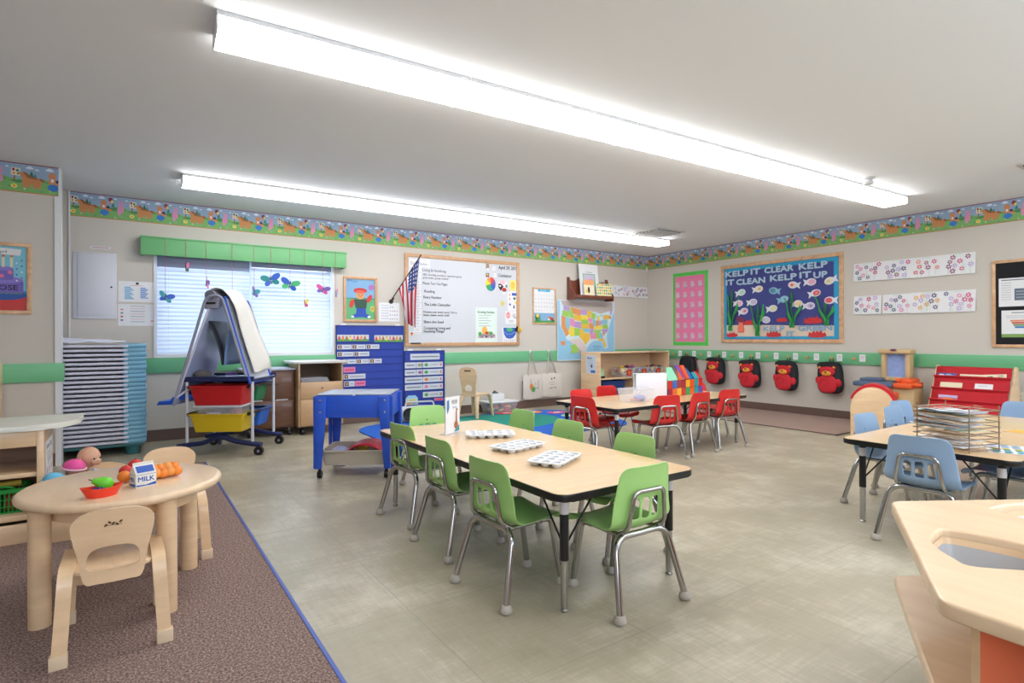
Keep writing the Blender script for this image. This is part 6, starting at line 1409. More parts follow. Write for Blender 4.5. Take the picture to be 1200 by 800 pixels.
toybin(-.89, 'clear bin with green and teal toys, middle one on the corner shelf', (green, dgreen, tealp, pink, purple), 2)
toybin(-.56, 'clear bin with blue and yellow toys, right one on the corner shelf', (blue, tealp, yellow, M('tb_teal', (30, 70, 90)), orange), 3)
m = MB(); m.lathe([(.001, 0), (.06, 0), (.062, .03), (.055, .04), (.05, .1), (.001, .13)], M('lime_toy', (170, 214, 170), .4), (0, 0, .03), 16); m.lathe([(.001, 0), (.065, 0), (.065, .03), (.001, .031)], black, (0, 0, 0), 16); tag(m.build('toy', None, (-1.58, -.5, .43)), 'pale green toy with black base at left of the corner shelf', 'toy')
tub('storage_tub', 'dark blue tub in the lower left of the corner shelf unit', -1.62, -1.14, -.6, -.28, .07, .38, M('tub_navy', (38, 66, 130), .45))
# ---------------------------------------------------------------- left foreground: dramatic play corner
def curve_plate(name, outlines, z0, z1, mat, parent=None, bev=0.0, loc=None):
    cu = bpy.data.curves.new(name, 'CURVE'); cu.dimensions = '2D'; cu.fill_mode = 'BOTH'; cu.extrude = (z1 - z0) / 2 - bev; cu.bevel_depth = bev; cu.bevel_resolution = 2; cu.offset = -bev
    for pts in outlines:
        sp = cu.splines.new('POLY'); sp.points.add(len(pts) - 1); sp.use_cyclic_u = True
        for p, q in zip(sp.points, pts): p.co = (q[0], q[1], 0, 1)
    o = bpy.data.objects.new(name, cu); C.objects.link(o); bpy.context.view_layer.update()
    me = o.evaluated_get(bpy.context.evaluated_depsgraph_get()).to_mesh()
    m = MB(); m.add([(v.co.x, v.co.y, v.co.z + (z0 + z1) / 2) for v in me.vertices], [tuple(p.vertices) for p in me.polygons], mat)
    bpy.data.objects.remove(o); bpy.data.curves.remove(cu)
    return m.build(name, parent, loc, ang=40)
ctop = M('cream_counter_top', (226, 224, 212), .3)
t = thing('play_shelf', 'low maple play shelf with cream rounded counter top at the left edge', 'shelf', (-8.2, -2.82, 0))
# local x: right end panel at +.39
m = MB(); m.box(.36, .39, -.2, .22, 0, .572, maple, .003); m.build('end_panel', t)
m = MB(); m.box(-.42, -.39, -.2, .22, 0, .572, maple, .003); m.build('end_panel', t)
m = MB(); m.box(-.39, .36, -.2, -.18, .49, .572, maple, .003); m.build('front_rail', t)
m = MB(); m.box(-.39, .36, -.19, .2, .335, .358, maple, .003); m.build('shelf_board', t)
m = MB(); m.box(-.39, .36, -.195, .2, .12, .15, maple, .003); m.build('shelf_board', t)
m = MB(); m.box(-.42, .39, -.205, -.185, 0, .105, maple, .003); m.build('base_board', t)
m = MB(); m.box(-.39, .36, .2, .22, 0, .572, wood('shelf_back_wood', (150, 112, 84), .1, .5)); m.build('back_panel', t)
m = MB(); top_ = [(-.45, -.24), (.30, -.24), (.42, -.20), (.50, -.10), (.53, .04), (.53, .25), (-.45, .25)]
m.prism([(p.x, p.y) for p in catmull([(x, y, 0) for x, y in top_[1:6]], 5)] + [(-.45, .25), (-.45, -.24)], .572, .60, ctop, .005); m.build('counter_top', t)
a = Art(0, .0001); a.plate(0, 0, .3, .26, .001, white); a.t('Home Living', .03, .215, .03, navy, .24, bold=.001)
for k in range(9): a.e(.04 + .028 * k, .05 + .05 * (k % 3), .012, .02, (red, blue, green, purple)[k % 4])
for k in range(3): a.l([(.03, .195 - k * .014), (.26, .195 - k * .014)], .003, inkg)
o = a.build('area_sign', None, (-7.808, -2.975, .24), PI / 2); tag(o, 'white sign with blue heading on the end of the low play shelf', 'sign')
# green basket with toys
gb = M('green_basket', (20, 146, 52), .4)
t = thing('toy_basket', 'bright green plastic basket on the bottom of the play shelf', 'basket', (-8.02, -2.88, .152))
m = MB(); m.frame(rrect(-.14, .14, -.10, .10, .02, 3), rrect(-.125, .125, -.085, .085, .02, 3), .105, .125, gb); m.prism(rrect(-.12, .12, -.08, .08, .02, 3), 0, .006, gb)
for k in range(15):
    u = -.12 + k * .24 / 14
    for y in (-.09, .09): m.tube([(u * .92, y * .88, 0), (u, y, .11)], .0035, gb, 5)
for k in range(9):
    v = -.08 + k * .02
    for x in (-.13, .13): m.tube([(x * .9, v, 0), (x, v, .11)], .0035, gb, 5)
for z in (.035, .07): m.tube([(p[0], p[1], z) for p in rrect(-.125, .125, -.086, .086, .02, 3)], .003, gb, 5, closed=True)
m.build('basket_body', t)
m = MB(); m.tube(catmull([(-.1, -.09, .115), (-.06, -.105, .14), (.06, -.105, .14), (.1, -.09, .115)], 5), .006, gb, 6); m.build('handle', t)
random.seed(3)
for k, (x, y, c, l) in enumerate(((-.06, 0, yellow, 'yellow play food block in the green basket'), (.0, -.02, blue, 'blue play food block in the green basket'), (.07, 0, red, 'red play food block in the green basket'), (.02, .05, yellow, 'yellow play tube across the back of the green basket'))):
    m = MB()
    if k < 3: m.box(-.028, .028, -.03, .03, 0, .07 + .02 * (k == 0), c, .008); m.box(-.02, .02, -.025, .025, .07, .09, c, .008)
    else: m.tube([(-.1, 0, .11), (.08, 0, .12)], .016, c, 10)
    tag(m.build('toy_block', None, (-8.02 + x, -2.88 + y, .159)), l, 'toy')

# round table
t = thing('round_table', 'small round maple play table on the brown carpet', 'table', (-7.462, -4.013, 0))
m = MB(); m.lathe([(.001, .430), (.322, .430), (.334, .434), (.341, .441), (.343, .449), (.341, .457), (.334, .463), (.325, .465), (.001, .465)], mapleH, seg=72); m.build('tabletop', t, ang=60)
for k, an in enumerate((-153, -63, 35, 122)):
    r_ = .285; x, y = r_ * math.cos(R(an)), r_ * math.sin(R(an))
    m = MB(); m.cyl((x, y, 0.006), (x, y, .43), .034, maple, seg=28); lgo = m.build('leg', t)
    m = MB(); m.lathe([(.001, 0), (.03, 0), (.032, .008), (.001, .008)], glide, (x, y, 0), 20); m.build('glide', lgo)
m = MB(); m.frame(ell(0, 0, .25, .25, 48), ell(0, 0, .232, .232, 48), .375, .43, maple); m.build('apron', t)

# bent plywood toddler chairs
def ply_chair(lab, x, y, rz):
    t = thing('toddler_chair', lab, 'chair', (x, y, 0), rz, None)
    m = MB(); # back board, local +y is the facing direction
    NB = 40; out = []; hole = []
    outl = [(-.078, .25), (-.093, .33), (-.112, .42), (-.106, .455), (-.07, .48), (0, .487), (.07, .48), (.106, .455), (.112, .42), (.093, .33), (.078, .25), (.04, .243), (-.04, .243)]
    cu = catmull([(a_, b_, 0) for a_, b_ in outl], 4, True)
    hc = (0, .305)
    ot = sorted([(p.x, p.y) for p in cu], key=lambda p: math.atan2(p[1] - hc[1], p[0] - hc[0]))
    ho = []
    for p in ot:
        a_ = math.atan2(p[1] - hc[1], p[0] - hc[0]); ho.append((.073 * sgn(math.cos(a_), .62), hc[1] + (.060 if math.sin(a_) > 0 else .021) * sgn(math.sin(a_), .7)))
    T = Matrix(((1, 0, 0, 0), (0, -.10, -1, -.125), (0, 1, 0, 0), (0, 0, 0, 1)))
    m.frame(ot, ho, 0, .012, maple, T); bo = m.build('backrest', t)
    for v in bo.data.vertices: v.co.y -= -.9 * v.co.x ** 2
    a = Art(0, .0001); lf = M('burnt_leaf_print', (96, 66, 34), .6)
    for k in range(5): a.e(-.02 + .01 * k, .435 + .004 * ((k * 2) % 3), .006, .0035, lf, .8 * (-1) ** k, 8)
    a.l([(-.024, .434), (.024, .434)], .0015, lf); a.v = [(x_, y_ - .1385 - .10 * z_ + .0, z_) for x_, y_, z_ in a.v]; a.build('leaf_emblem', bo)
    m = MB(); m.prism(rrect(-.115, .115, -.14, .15, .04, 5), .272, .286, mapleH, .003); m.build('seat', t)
    for sx in (-1, 1):
        m = MB(); pth = catmull([(sx * .142, -.165, .02), (sx * .134, -.15, .15), (sx * .128, -.138, .255), (sx * .125, -.10, .292), (sx * .123, 0, .292), (sx * .123, .10, .288), (sx * .128, .145, .25), (sx * .136, .16, .13), (sx * .142, .168, .02)], 5)
        w_ = .02; th_ = .009; vs_ = []
        for i, p in enumerate(pth):
            a_ = pth[max(0, i - 1)]; b_ = pth[min(len(pth) - 1, i + 1)]; d = (b_ - a_).normalized(); nn = Vector((0, -d.z, d.y)).normalized()
            for s_, u_ in ((-1, -1), (1, -1), (1, 1), (-1, 1)): vs_.append(tuple(p + Vector((s_ * w_, 0, 0)) + nn * th_ * u_))
        n_ = len(pth); m.add(vs_, [(4 * k + j, 4 * k + (j + 1) % 4, 4 * k + 4 + (j + 1) % 4, 4 * k + 4 + j) for k in range(n_ - 1) for j in range(4)] + [(0, 1, 2, 3), tuple(range(4 * n_ - 4, 4 * n_))], maple); lo_ = m.build('side_leg_loop', t)
        for y_ in (-.165, .168):
            m = MB(); m.box(sx * .142 - .024, sx * .142 + .024, y_ - .015, y_ + .015, 0, .05, M('pale_foot_cap', (226, 200, 168), .5), .004); m.build('foot_cap', lo_)
    return t
pc = ply_chair('wooden toddler chair in front of the round table, back to the viewer', -7.493, -4.345, 0)
dup(pc, (-7.285, -3.60, 0), R(178), 'wooden toddler chair behind the round table, only its back top showing')

# doll cradle and dolls
t = thing('doll_cradle', 'low maple doll cradle behind the round table holding three dolls', 'cradle', (-7.58, -2.93, 0))
m = MB(); Tz = Matrix(((1, 0, 0, 0), (0, 0, -1, 0), (0, 1, 0, 0), (0, 0, 0, 1)))
endp = [(-.20, 0), (-.10, 0), (-.07, .04), (0, .055), (.07, .04), (.10, 0), (.20, 0), (.205, .13), (-.205, .13)]
m.prism(endp, .16, .175, maple, .002, Tz); m.build('front_panel', t)
m = MB(); m.prism([(-.20, .0), (.20, .0)] + [(.20 - .4 * k / 16, .22 + .11 * math.sin(PI * k / 16) ** .6) for k in range(17)], -.17, -.155, maple, .002, Tz); m.build('rear_panel', t)
for x in (-.205, .19): m = MB(); m.box(x, x + .015, -.165, .16, .03, .16, maple, .003); m.build('side_panel', t)
m = MB(); m.box(-.19, .19, -.16, .155, .055, .07, maple); m.build('base_board', t)
def doll(lab, x, y, z, rz, lean, sk, cloth, hat=None, s_=1.0):
    t = thing('baby_doll', lab, 'doll', (x, y, z), rz); t.rotation_euler = (lean, 0, rz)
    m = MB()
    vs0 = [(0, 0, .0), (0, 0, .06), (0, 0, .11), (0, -.005, .135), (0, -.01, .17), (-.06, -.02, .09), (-.10, -.05, .07), (.06, -.02, .09), (.11, -.05, .085), (-.035, -.05, -.01), (-.045, -.13, .01), (.035, -.05, -.01), (.045, -.13, .01)]
    b = bmesh.new()
    def lim(a_, c_0, r0, r1): m.tube([Vector(a_), Vector(a_).lerp(Vector(c_0), .5), Vector(c_0)], [r0, (r0 + r1) / 2 * 1.05, r1], sk, 12); m.ball(c_0, r1 * 1.02, sk, 10)
    m.ball((0, 0, .06), (.045, .036, .065), sk, 16); m.tube([(0, 0, .10), (0, -.003, .14)], .018, sk, 12)
    m.ball((0, -.008, .185), (.048, .05, .052), sk, 24, fn=lambda v: Vector((v.x * (1 - .12 * max(0, -v.z)), v.y, v.z)))
    m.ball((0, -.05, .172), (.03, .014, .02), sk, 12); m.ball((0, -.06, .178), (.006, .006, .006), sk, 8)
    for sx in (-1, 1): m.ball((sx * .047, -.004, .182), (.006, .01, .013), sk, 8); lim((sx * .038, -.005, .10), (sx * .085, -.05, .085), .016, .010); lim((sx * .085, -.05, .085), (sx * .12, -.085, .10), .011, .008); lim((sx * .025, -.02, .015), (sx * .05, -.11, .0), .024, .015); lim((sx * .05, -.11, 0), (sx * .055, -.17, -.005), .015, .010)
    bo = m.build('doll_body', t, ang=180)
    m = MB()
    for sx in (-1, 1): m.ball((sx * .017, -.0555, .188), (.005, .003, .005), M('doll_eye', (50, 40, 50), .2), 8)
    m.tube([(-.01, -.0635, .160), (0, -.0645, .158), (.01, -.0635, .160)], .0018, M('doll_lip', (190, 90, 90), .5), 6); m.build('face', t)
    m = MB(); m.ball((0, 0, .062), (.049, .042, .064), cloth, 18)
    for sx in (-1, 1): m.tube([(sx * .03, -.004, .10), (sx * .062, -.028, .092)], [.024, .02], cloth, 12)
    m.build('clothing', t, ang=180)
    if hat:
        m = MB(); m.ball((0, .004, .203), (.054, .056, .048), hat, 24, fn=lambda v: Vector((v.x, v.y, max(v.z, -.05)))); m.tube([(.053 * math.cos(2 * PI * k / 24), .004 + .056 * math.sin(2 * PI * k / 24), .2) for k in range(24)], .006, M(hat.name + '_trim', (236, 190, 210) if 'pink' in hat.name else (210, 226, 240), .7), 8, closed=True); m.build('hat', t, ang=180)
    t.scale = (s_, s_, s_)
    return t
dsk = M('doll_skin', (214, 164, 136), .5, subs=.1); dsk2 = M('doll_skin_dark', (170, 112, 88), .5); 
doll('bald baby doll in pale blue clothes behind the pink hatted doll', -7.66, -2.86, .185, R(48), R(8), dsk, M('doll_pale_blue', (196, 212, 232), .8), None, 1.1)
doll('baby doll in bright pink hat lying in the cradle', -7.715, -2.965, .17, R(60), R(10), dsk2, M('doll_white', (224, 214, 222), .8), M('doll_pink_hat', (232, 84, 156), .7), .92)
doll('baby doll in sky blue hat, leftmost and lowest in the cradle', -7.785, -3.075, .135, R(125), R(8), dsk2, M('doll_blue', (130, 190, 226), .8), M('doll_blue_hat', (110, 190, 226), .7), .88)

# food on the round table
tz = .465
t = thing('serving_dish', 'red orange boat shaped dish on the round table', 'dish', (-7.532, -4.235, tz), R(12))
m = MB(); rd_ = M('dish_red', (240, 64, 40), .35)
def dsh(i, j):
    a_ = 2 * PI * i / 40; L0, W0 = (.045, .026) if j == 0 else (.066, .036) if j == 1 else (.062, .032) if j == 2 else (.042, .024)
    z = (0, .034, .034, .004)[j]; cx = sgn(math.cos(a_), 1.0); x = L0 * cx; y = W0 * math.sin(a_) * (abs(math.sin(a_)) ** .35); return (x, y, z + (.008 * abs(cx) ** 3 if j in (1, 2) else 0))
m.grid(dsh, 40, 3, rd_, wrap=True); m.add([dsh(i, 0) for i in range(40)], [tuple(range(40))], rd_); m.add([dsh(i, 3) for i in range(40)], [tuple(range(40))], rd_); m.build('bowl', t, ang=60)
m = MB(); m.lathe([(.001, -.028), (.014, -.026), (.023, -.012), (.024, .002), (.019, .016), (.012, .028), (.009, .038), (.001, .041)], M('pear_green', (104, 200, 44), .4), (0, 0, 0), 20, Matrix.Rotation(R(-68), 4, 'Y')); m.tube([(-.036, 0, .016), (-.046, 0, .021)], .0025, brown, 6)
o = m.build('toy_pear', None, (-7.525, -4.225, tz + .044), R(8), ang=180); tag(o, 'green toy pear lying in the red dish', 'toy pear')
m = MB()
for k in range(6): m.ball(((k % 3) * .011, (k // 3) * .01, .003 * (k % 2)), .0075, M('grape_purple', (76, 44, 130), .35), 10)
tag(m.build('toy_grapes', None, (-7.552, -4.252, tz + .027)), 'purple toy grapes in the red dish below the pear', 'toy grapes')
t = thing('milk_carton', 'small white and blue toy milk carton on the round table', 'carton', (-7.405, -4.14, tz), R(20))
mw = M('carton_white', (232, 228, 218), .5); mblu = M('carton_blue', (36, 84, 176), .5)
m = MB(); m.box(-.036, .036, -.028, .028, 0, .052, mw, .001); m.add([(-.036, -.028, .052), (.036, -.028, .052), (.036, .028, .052), (-.036, .028, .052), (-.036, 0, .083), (.036, 0, .083)], [(0, 1, 5, 4), (2, 3, 4, 5), (0, 4, 3), (1, 2, 5)], mw, False); m.box(-.036, .036, -.0015, .0015, .08, .092, mw); m.build('carton_body', t)
a = Art(.0285, .0001); a.t('MILK', -.028, .022, .018, mblu, .056, bold=.0007); a.p([(-.034, .004), (.034, .004), (.034, .016), (.0, .008), (-.034, .010)], mblu); a.r(-.034, .047, .034, .0485, mblu); a.build('lettering', t)
a = Art(.0365, .0001); a.t('MILK', -.020, .022, .015, mblu, .038, bold=.0005); a.p([(-.026, .004), (.026, .004), (.026, .014), (-.026, .010)], mblu); a.r(-.026, .047, .026, .0485, mblu); o = a.build('side_lettering', t); o.rotation_euler = (0, 0, -PI / 2)
m = MB(); m.add([(-.030, -.0255, .0555), (.030, -.0255, .0555), (.030, -.006, .0775), (-.030, -.006, .0775)], [(0, 1, 2, 3)], mblu, False); o = m.build('roof_panel', t); o.location = (0, -.0006, .0006)
def fruit(nm, lab, cat, x, y, z, r_, c, grp=None):
    m = MB(); m.ball((0, 0, r_), (r_, r_, r_ * .92), c, 20); m.tube([(0, 0, r_ * 1.8), (.003, 0, r_ * 2.1)], .002, brown, 6); return tag(m.build(nm, None, (x, y, z), ang=180), lab, cat, grp)
ora = M('toy_orange', (240, 134, 44), .45); bread = M('toy_bread', (236, 150, 70), .5, var=.15, vscale=40)
fruit('toy_apple', 'red toy apple just left of the milk carton, in front of the other apple', 'toy apple', -7.462, -3.93, tz, .024, red)
fruit('toy_apple', 'red toy apple behind the milk carton, highest of the fruit', 'toy apple', -7.428, -3.85, tz, .028, red)
fruit('toy_orange', 'toy orange directly left of the milk carton', 'toy orange', -7.466, -4.045, tz, .024, ora)
fruit('toy_orange', 'toy orange behind the milk carton between apple and bread roll', 'toy orange', -7.425, -4.05, tz, .024, ora)
t = thing('toy_bread', 'glossy orange brown braided toy loaf right of the milk carton', 'toy bread', (-7.345, -4.03, tz), R(20))
m = MB()
for k in range(5):
    for s_ in (-1.3, 0, 1.3): m.ball((-.055 + k * .027, s_ * .02, .022 + .014 * (s_ == 0) + .003 * (k % 2)), (.022, .022, .02), bread if (k + (s_ > 0)) % 2 else ora, 14, Matrix.Rotation(s_ * .5, 4, 'Z'))
m.build('loaf', t, ang=180)

# ---------------------------------------------------------------- things on the green table
tz = .4672
ptm = M('white_tray_plastic', (226, 226, 228), .3)
def cuptray(lab, x, y, rz, rows=2, cols=5, p=.054):
    t = thing('paint_tray', lab, 'paint tray', (x, y, tz), rz, 'white paint trays'); W_, D_ = cols * p / 2, rows * p / 2
    holes = []; hs = []
    for i in range(cols):
        for j in range(rows):
            cx, cy = -W_ + p * (i + .5), -D_ + p * (j + .5) * 1.0; hs.append((cx, cy)); holes.append(ell(cx, cy, p * .40, p * .40, 16)[::-1])
    out = []
    for k in range(96):
        a_ = 2 * PI * k / 96; bx, by = (W_ + .008) * sgn(math.cos(a_), .28), (D_ + .008) * sgn(math.sin(a_), .28); out.append((bx, by + .003 * math.cos(bx * 2 * PI / p) * (1 if by > 0 else -1) * (-1)))
    curve_plate('tray_plate', [out] + holes, .018, .022, ptm, t)
    m = MB()
    for cx, cy in hs: m.lathe([(.0005, .0015), (p * .26, .0018), (p * .36, .008), (p * .405, .0205)], ptm, (cx, cy, 0), 16, None, False); m.lathe([(p * .42, .0195), (p * .38, .006), (p * .28, .0003), (.0005, .0)], ptm, (cx, cy, 0), 16, None, False)
    m.build('cups', t)
    return t
cuptray('white paint tray nearest to the near end of the green chair table', -5.835, -4.735, R(28), 3, 5, .053)
cuptray('middle white paint tray on the green chair table', -5.80, -4.385, R(14), 3, 5, .053)
cuptray('farthest white paint tray, right of the sign on the green chair table', -5.725, -4.0, R(-28), 3, 5, .053)
t = thing('sign_stand', 'clear upright sign stand with giraffe page on the green chair table', 'sign', (-5.865, -3.80, tz), R(28))
m = MB(); m.box(-.078, .078, -.002, .002, 0, .225, clr); m.box(-.078, .078, -.05, .04, 0, .004, clr); m.build('acrylic_stand', t)
a = Art(.003, .0002); a.r(-.074, .006, .074, .22, white); a.t('WOW', -.01, .175, .026, inkg, .06, bold=.0008); a.t('facts', .0, .15, .016, inkb, .045)
a.p([(-.06, .2), (-.04, .205), (-.035, .16), (-.055, .12), (-.062, .15)], M('page_blue', (60, 130, 180))); gfm = M('giraffe_tan', (176, 110, 80))
a.p([(.03, .04), (.05, .04), (.045, .13), (.055, .145), (.035, .15), (.03, .12)], gfm); a.e(.035, .05, .022, .024, gfm); a.p([(.01, .012), (.07, .012), (.07, .05), (.04, .03)], tealp); a.build('printed_page', t)
a = Art(.003, .0002); a.r(-.074, .006, .074, .22, M('page_back', (214, 220, 232))); o = a.build('back_page', t); o.rotation_euler = (0, 0, PI)

# ---------------------------------------------------------------- things on the red table
tz = .472
tt = tub('clear_bin', 'clear open bin with a blue and pink lump inside on the red chair table', -3.90, -3.62, -3.37, -3.17, tz + .001, tz + .115, clr, .02, .006, .003)
m = MB(); m.ball((.03, -.02, .03), (.06, .05, .028), M('play_dough_blue', (90, 120, 190), .6), 14); m.ball((.02, 0, .018), (.07, .06, .014), M('play_dough_pink', (220, 130, 130), .6), 14); m.build('bin_contents', tt)
t = thing('white_panel', 'white standing easel board behind the clear bin on the red chair table', 'board', (-3.50, -3.22, tz), R(-14))
m = MB(); m.box(-.165, .165, -.004, .004, 0, .235, M('matte_white_panel', (226, 226, 232), .35), .003); m.build('front_board', t)
m = MB(); m.box(-.165, .165, .04, .048, 0, .235, M('matte_white_panel'), .003); m.build('rear_board', t)
m = MB(); m.box(-.165, .165, -.004, .048, .228, .236, M('matte_white_panel'), .002); m.build('hinge', t)
tc_ = {}
def tile(n_, c):
    if n_ not in tc_: tc_[n_] = M('tile_' + n_, c, .12, alpha=.88, coat=.4)
    return tc_[n_]
tl = [tile('red', (206, 40, 44)), tile('orange', (226, 96, 40)), tile('yellow', (234, 174, 52)), tile('green', (30, 160, 84)), tile('teal', (30, 150, 160)), tile('blue', (28, 104, 190)), tile('purple', (104, 74, 170)), tile('crimson', (160, 28, 52)), tile('mint', (150, 226, 190))]
tp = .075; NC = 8; WN = NC * tp
t0 = (-3.245, -3.19, tz); rzh = R(6)
grp = 'magnetic tiles of the tile house'
def place_tile(ci, pts4, lab):
    # a tile is a small thing of its own: a thin coloured panel
    m = MB(); p = [Vector(q_) for q_ in pts4]; n_ = (p[1] - p[0]).cross(p[2] - p[0]).normalized() * .0035; cen = sum(p, Vector((0, 0, 0))) / len(p)
    sh_ = [q_ * .965 + cen * .035 for q_ in p]
    k_ = len(p); vs_ = [tuple(q_ + n_) for q_ in sh_] + [tuple(q_ - n_) for q_ in sh_]
    m.add(vs_, [tuple(range(k_)), tuple(range(k_, 2 * k_))[::-1]] + [(i, (i + 1) % k_, k_ + (i + 1) % k_, k_ + i) for i in range(k_)], tl[ci], False)
    o = m.build('magnetic_tile', None, t0, rzh); tag(o, lab, 'magnetic tile', grp)
cn = ('red', 'orange', 'yellow', 'green', 'teal', 'blue', 'purple', 'dark red', 'mint')
pos = ('leftmost', 'second from left', 'third from left', 'fourth from left', 'fifth from left', 'sixth from left', 'seventh from left', 'rightmost')
rows_ = [(7, 1, 2, 0, 3, 1, 4, 6), (0, 5, 7, 7, 2, 1, 4, 0)]
dp = 3 * tp
for r_ in range(2):
    for k in range(NC):
        ci = rows_[r_][k]; x0_ = k * tp
        place_tile(ci, [(x0_, 0, r_ * tp), (x0_ + tp, 0, r_ * tp), (x0_ + tp, 0, (r_ + 1) * tp), (x0_, 0, (r_ + 1) * tp)], '%s magnetic tile, %s in the tile house %s front row' % (cn[ci], pos[k], ('bottom', 'upper')[r_]))
    for k in range(3):
        for x_, sd_, cc in ((0, 'left', ((5, 2, 0), (3, 0, 2))), (WN, 'right', ((4, 6, 1), (1, 4, 0)))):
            ci = cc[r_][k]; y_ = k * tp
            place_tile(ci, [(x_, y_, r_ * tp), (x_, y_ + tp, r_ * tp), (x_, y_ + tp, (r_ + 1) * tp), (x_, y_, (r_ + 1) * tp)], '%s magnetic tile, %s of three in the %s row of the house %s side' % (cn[ci], ('nearest', 'middle', 'farthest')[k], ('bottom', 'upper')[r_], sd_))
z2 = 2 * tp
place_tile(8, [(0, 0, z2), (2.3 * tp, 0, z2), (2.0 * tp, .06, z2 + .125), (.75 * tp, .06, z2 + .125)], 'large clear mint magnetic tile leaning as the left roof of the tile house')
place_tile(1, [(2.3 * tp, 0, z2), (3.6 * tp, 0, z2), (2.65 * tp, .03, z2 + .105)], 'orange triangle magnetic tile in the middle of the roof front')
place_tile(3, [(3.0 * tp, .008, z2), (4.0 * tp, .008, z2), (2.75 * tp, .035, z2 + .07)], 'green triangle magnetic tile beside the orange triangle')
for k, (ci, w_) in enumerate(((6, .75), (0, .5), (1, .8))):
    x0_ = (3.0 + (0, .75, 1.25)[k]) * tp; place_tile(ci, [(x0_ + .5 * tp, .02, z2), (x0_ + (w_ + .5) * tp, .02, z2), (x0_ + w_ * tp, .08, z2 + .14), (x0_, .08, z2 + .14)], '%s tall magnetic tile in the raised part of the roof' % cn[ci])
place_tile(5, [(5.3 * tp, .02, z2), (6.4 * tp, .02, z2), (5.2 * tp, .06, z2 + .115)], 'blue triangle magnetic tile at the right end of the raised roof')
place_tile(4, [(6.1 * tp, 0, z2), (7.2 * tp, 0, z2), (6.9 * tp, .04, z2 + .065), (6.0 * tp, .04, z2 + .065)], 'teal magnetic tile sloping over the right end of the tile house')
place_tile(0, [(7.2 * tp, 0, z2), (8 * tp, 0, z2), (7.4 * tp, .05, z2 + .07), (6.9 * tp, .05, z2 + .07)], 'red magnetic tile sloping down at the right end of the roof')
place_tile(7, [(WN, dp, 0), (0, dp, 0), (0, dp, z2), (WN, dp, z2)], 'wide dark red magnetic tile wall closing the back of the tile house')
place_tile(1, [(0, 2 * tp, z2), (0, 3 * tp, z2), (WN, 3 * tp, z2), (WN, 2 * tp, z2)], 'long orange magnetic tile lying flat at the back of the roof')

# ---------------------------------------------------------------- things on the blue table
tz = .4672
t = thing('tray_rack', 'wire paper tray rack filled with papers on the blue chair table', 'rack', (-3.955, -5.66, tz), R(-108 + 90))
wr = M('wire_bronze', (150, 130, 110), .35, .8)
# local: y runs along the wide side toward the room wall; x is depth
W_, D_ = .13, .10; ht = .225
for sx, sy in ((-1, -1), (-1, 1), (1, -1), (1, 1)):
    m = MB(); m.tube([(sx * D_, sy * W_, 0), (sx * D_, sy * W_, ht)], .0028, wr, 8); m.build('post', t)
nt_ = 8
for k in range(nt_):
    z = .012 + k * .0272; m = MB(); m.tube([(x, y, z) for x, y in rrect(-D_ - .02, D_, -W_ - .012, W_ + .012, .01, 2)], .0022, wr, 6, closed=True)
    for j in range(5): m.tube([(-D_ - .02, -W_ + j * W_ / 2, z), (D_, -W_ + j * W_ / 2, z)], .0014, wr, 5)
    m.build('wire_shelf', t)
random.seed(11); pcs = [white, cream, M('paper_mint', (206, 226, 220)), white, M('paper_blue', (200, 214, 232)), white2, M('paper_peach', (236, 214, 190)), white]
for k in range(nt_ - 1):
    z = .016 + k * .0272
    for q_ in range(3 if k > 2 else 1):
        dx, dy, rr__ = random.uniform(-.02, .01), random.uniform(-.0, .05), random.uniform(-.08, .08); hz = z + q_ * .0062; c = pcs[(k * 3 + q_) % 8]
        m = MB(); T = Matrix.Translation((dx, dy, hz)) @ Matrix.Rotation(rr__, 4, 'Z')
        m.grid(lambda i, j: tuple(T @ Vector((-D_ + .02 + .16 * i / 6, -W_ + .02 + .235 * j / 8, .002 * math.sin(j * 1.3 + k) + .004 * (j / 8) ** 4))), 6, 8, c)
        if k > 2 and q_ == 2:
            cc = (red, green, yellow, tealp, pink, orange)[k % 6]
            for s_ in range(3): m.add([tuple(T @ Vector(v)) for v in ((-D_ + .03 + s_ * .06, W_ - .06, .004), (-D_ + .07 + s_ * .06, W_ - .07, .004), (-D_ + .075 + s_ * .06, W_ - .015, .0065), (-D_ + .035 + s_ * .06, W_ - .01, .0065))], [(0, 1, 2, 3)], cc if s_ != 1 else red)
        o = m.build('paper_sheet', None, (-3.955, -5.66, tz), R(-18), ang=180); md = o.modifiers.new('t', 'SOLIDIFY'); md.thickness = .0012
        tag(o, 'loose paper in the wire tray rack, %s tier counted from the table, %s' % (names[k], ('bottom sheet', 'middle sheet', 'top sheet')[q_]), 'paper', 'papers in the wire rack')
m = MB(); 
for k in range(3): m.tube([(.0, -.0, k * .01), (.0, .03, k * .01 + .004), (.02, .035, k * .01), (.015, .0, k * .01 - .002)], .002, wr, 6, closed=True)
tag(m.build('binder_clips', None, (-4.02, -5.775, tz + .205), R(-18)), 'cluster of metal clips on the right post of the wire rack', 'clips')
def flatpaper(lab, x, y, rz, w_, h_, fn):
    a = Art(0, .00015); a.plate(0, 0, w_, h_, .0008, white); fn(a); a.v = [(x_, z_, -y_) for x_, y_, z_ in a.v]
    o = a.build('drawing', None, (x, y, tz + .0006), rz); tag(o, lab, 'drawing')
flatpaper('flat drawing with blue and green shapes right of the wire rack', -3.90, -6.0 + .02, R(20), .28, .2, lambda a: [a.e(.03 + .035 * (k % 7), .03 + .045 * (k // 7), .02, .014, (tealp, sky, green, yellow, sky, M('lilac2', (190, 180, 220)), tealp)[k % 7], .4 * k) for k in range(28)])
flatpaper('orange paper shape near the right edge on the blue chair table', -3.16, -5.78, R(-15), .12, .16, lambda a: (a.r(.0, .0, .12, .16, M('paper_orange', (240, 176, 70)))))

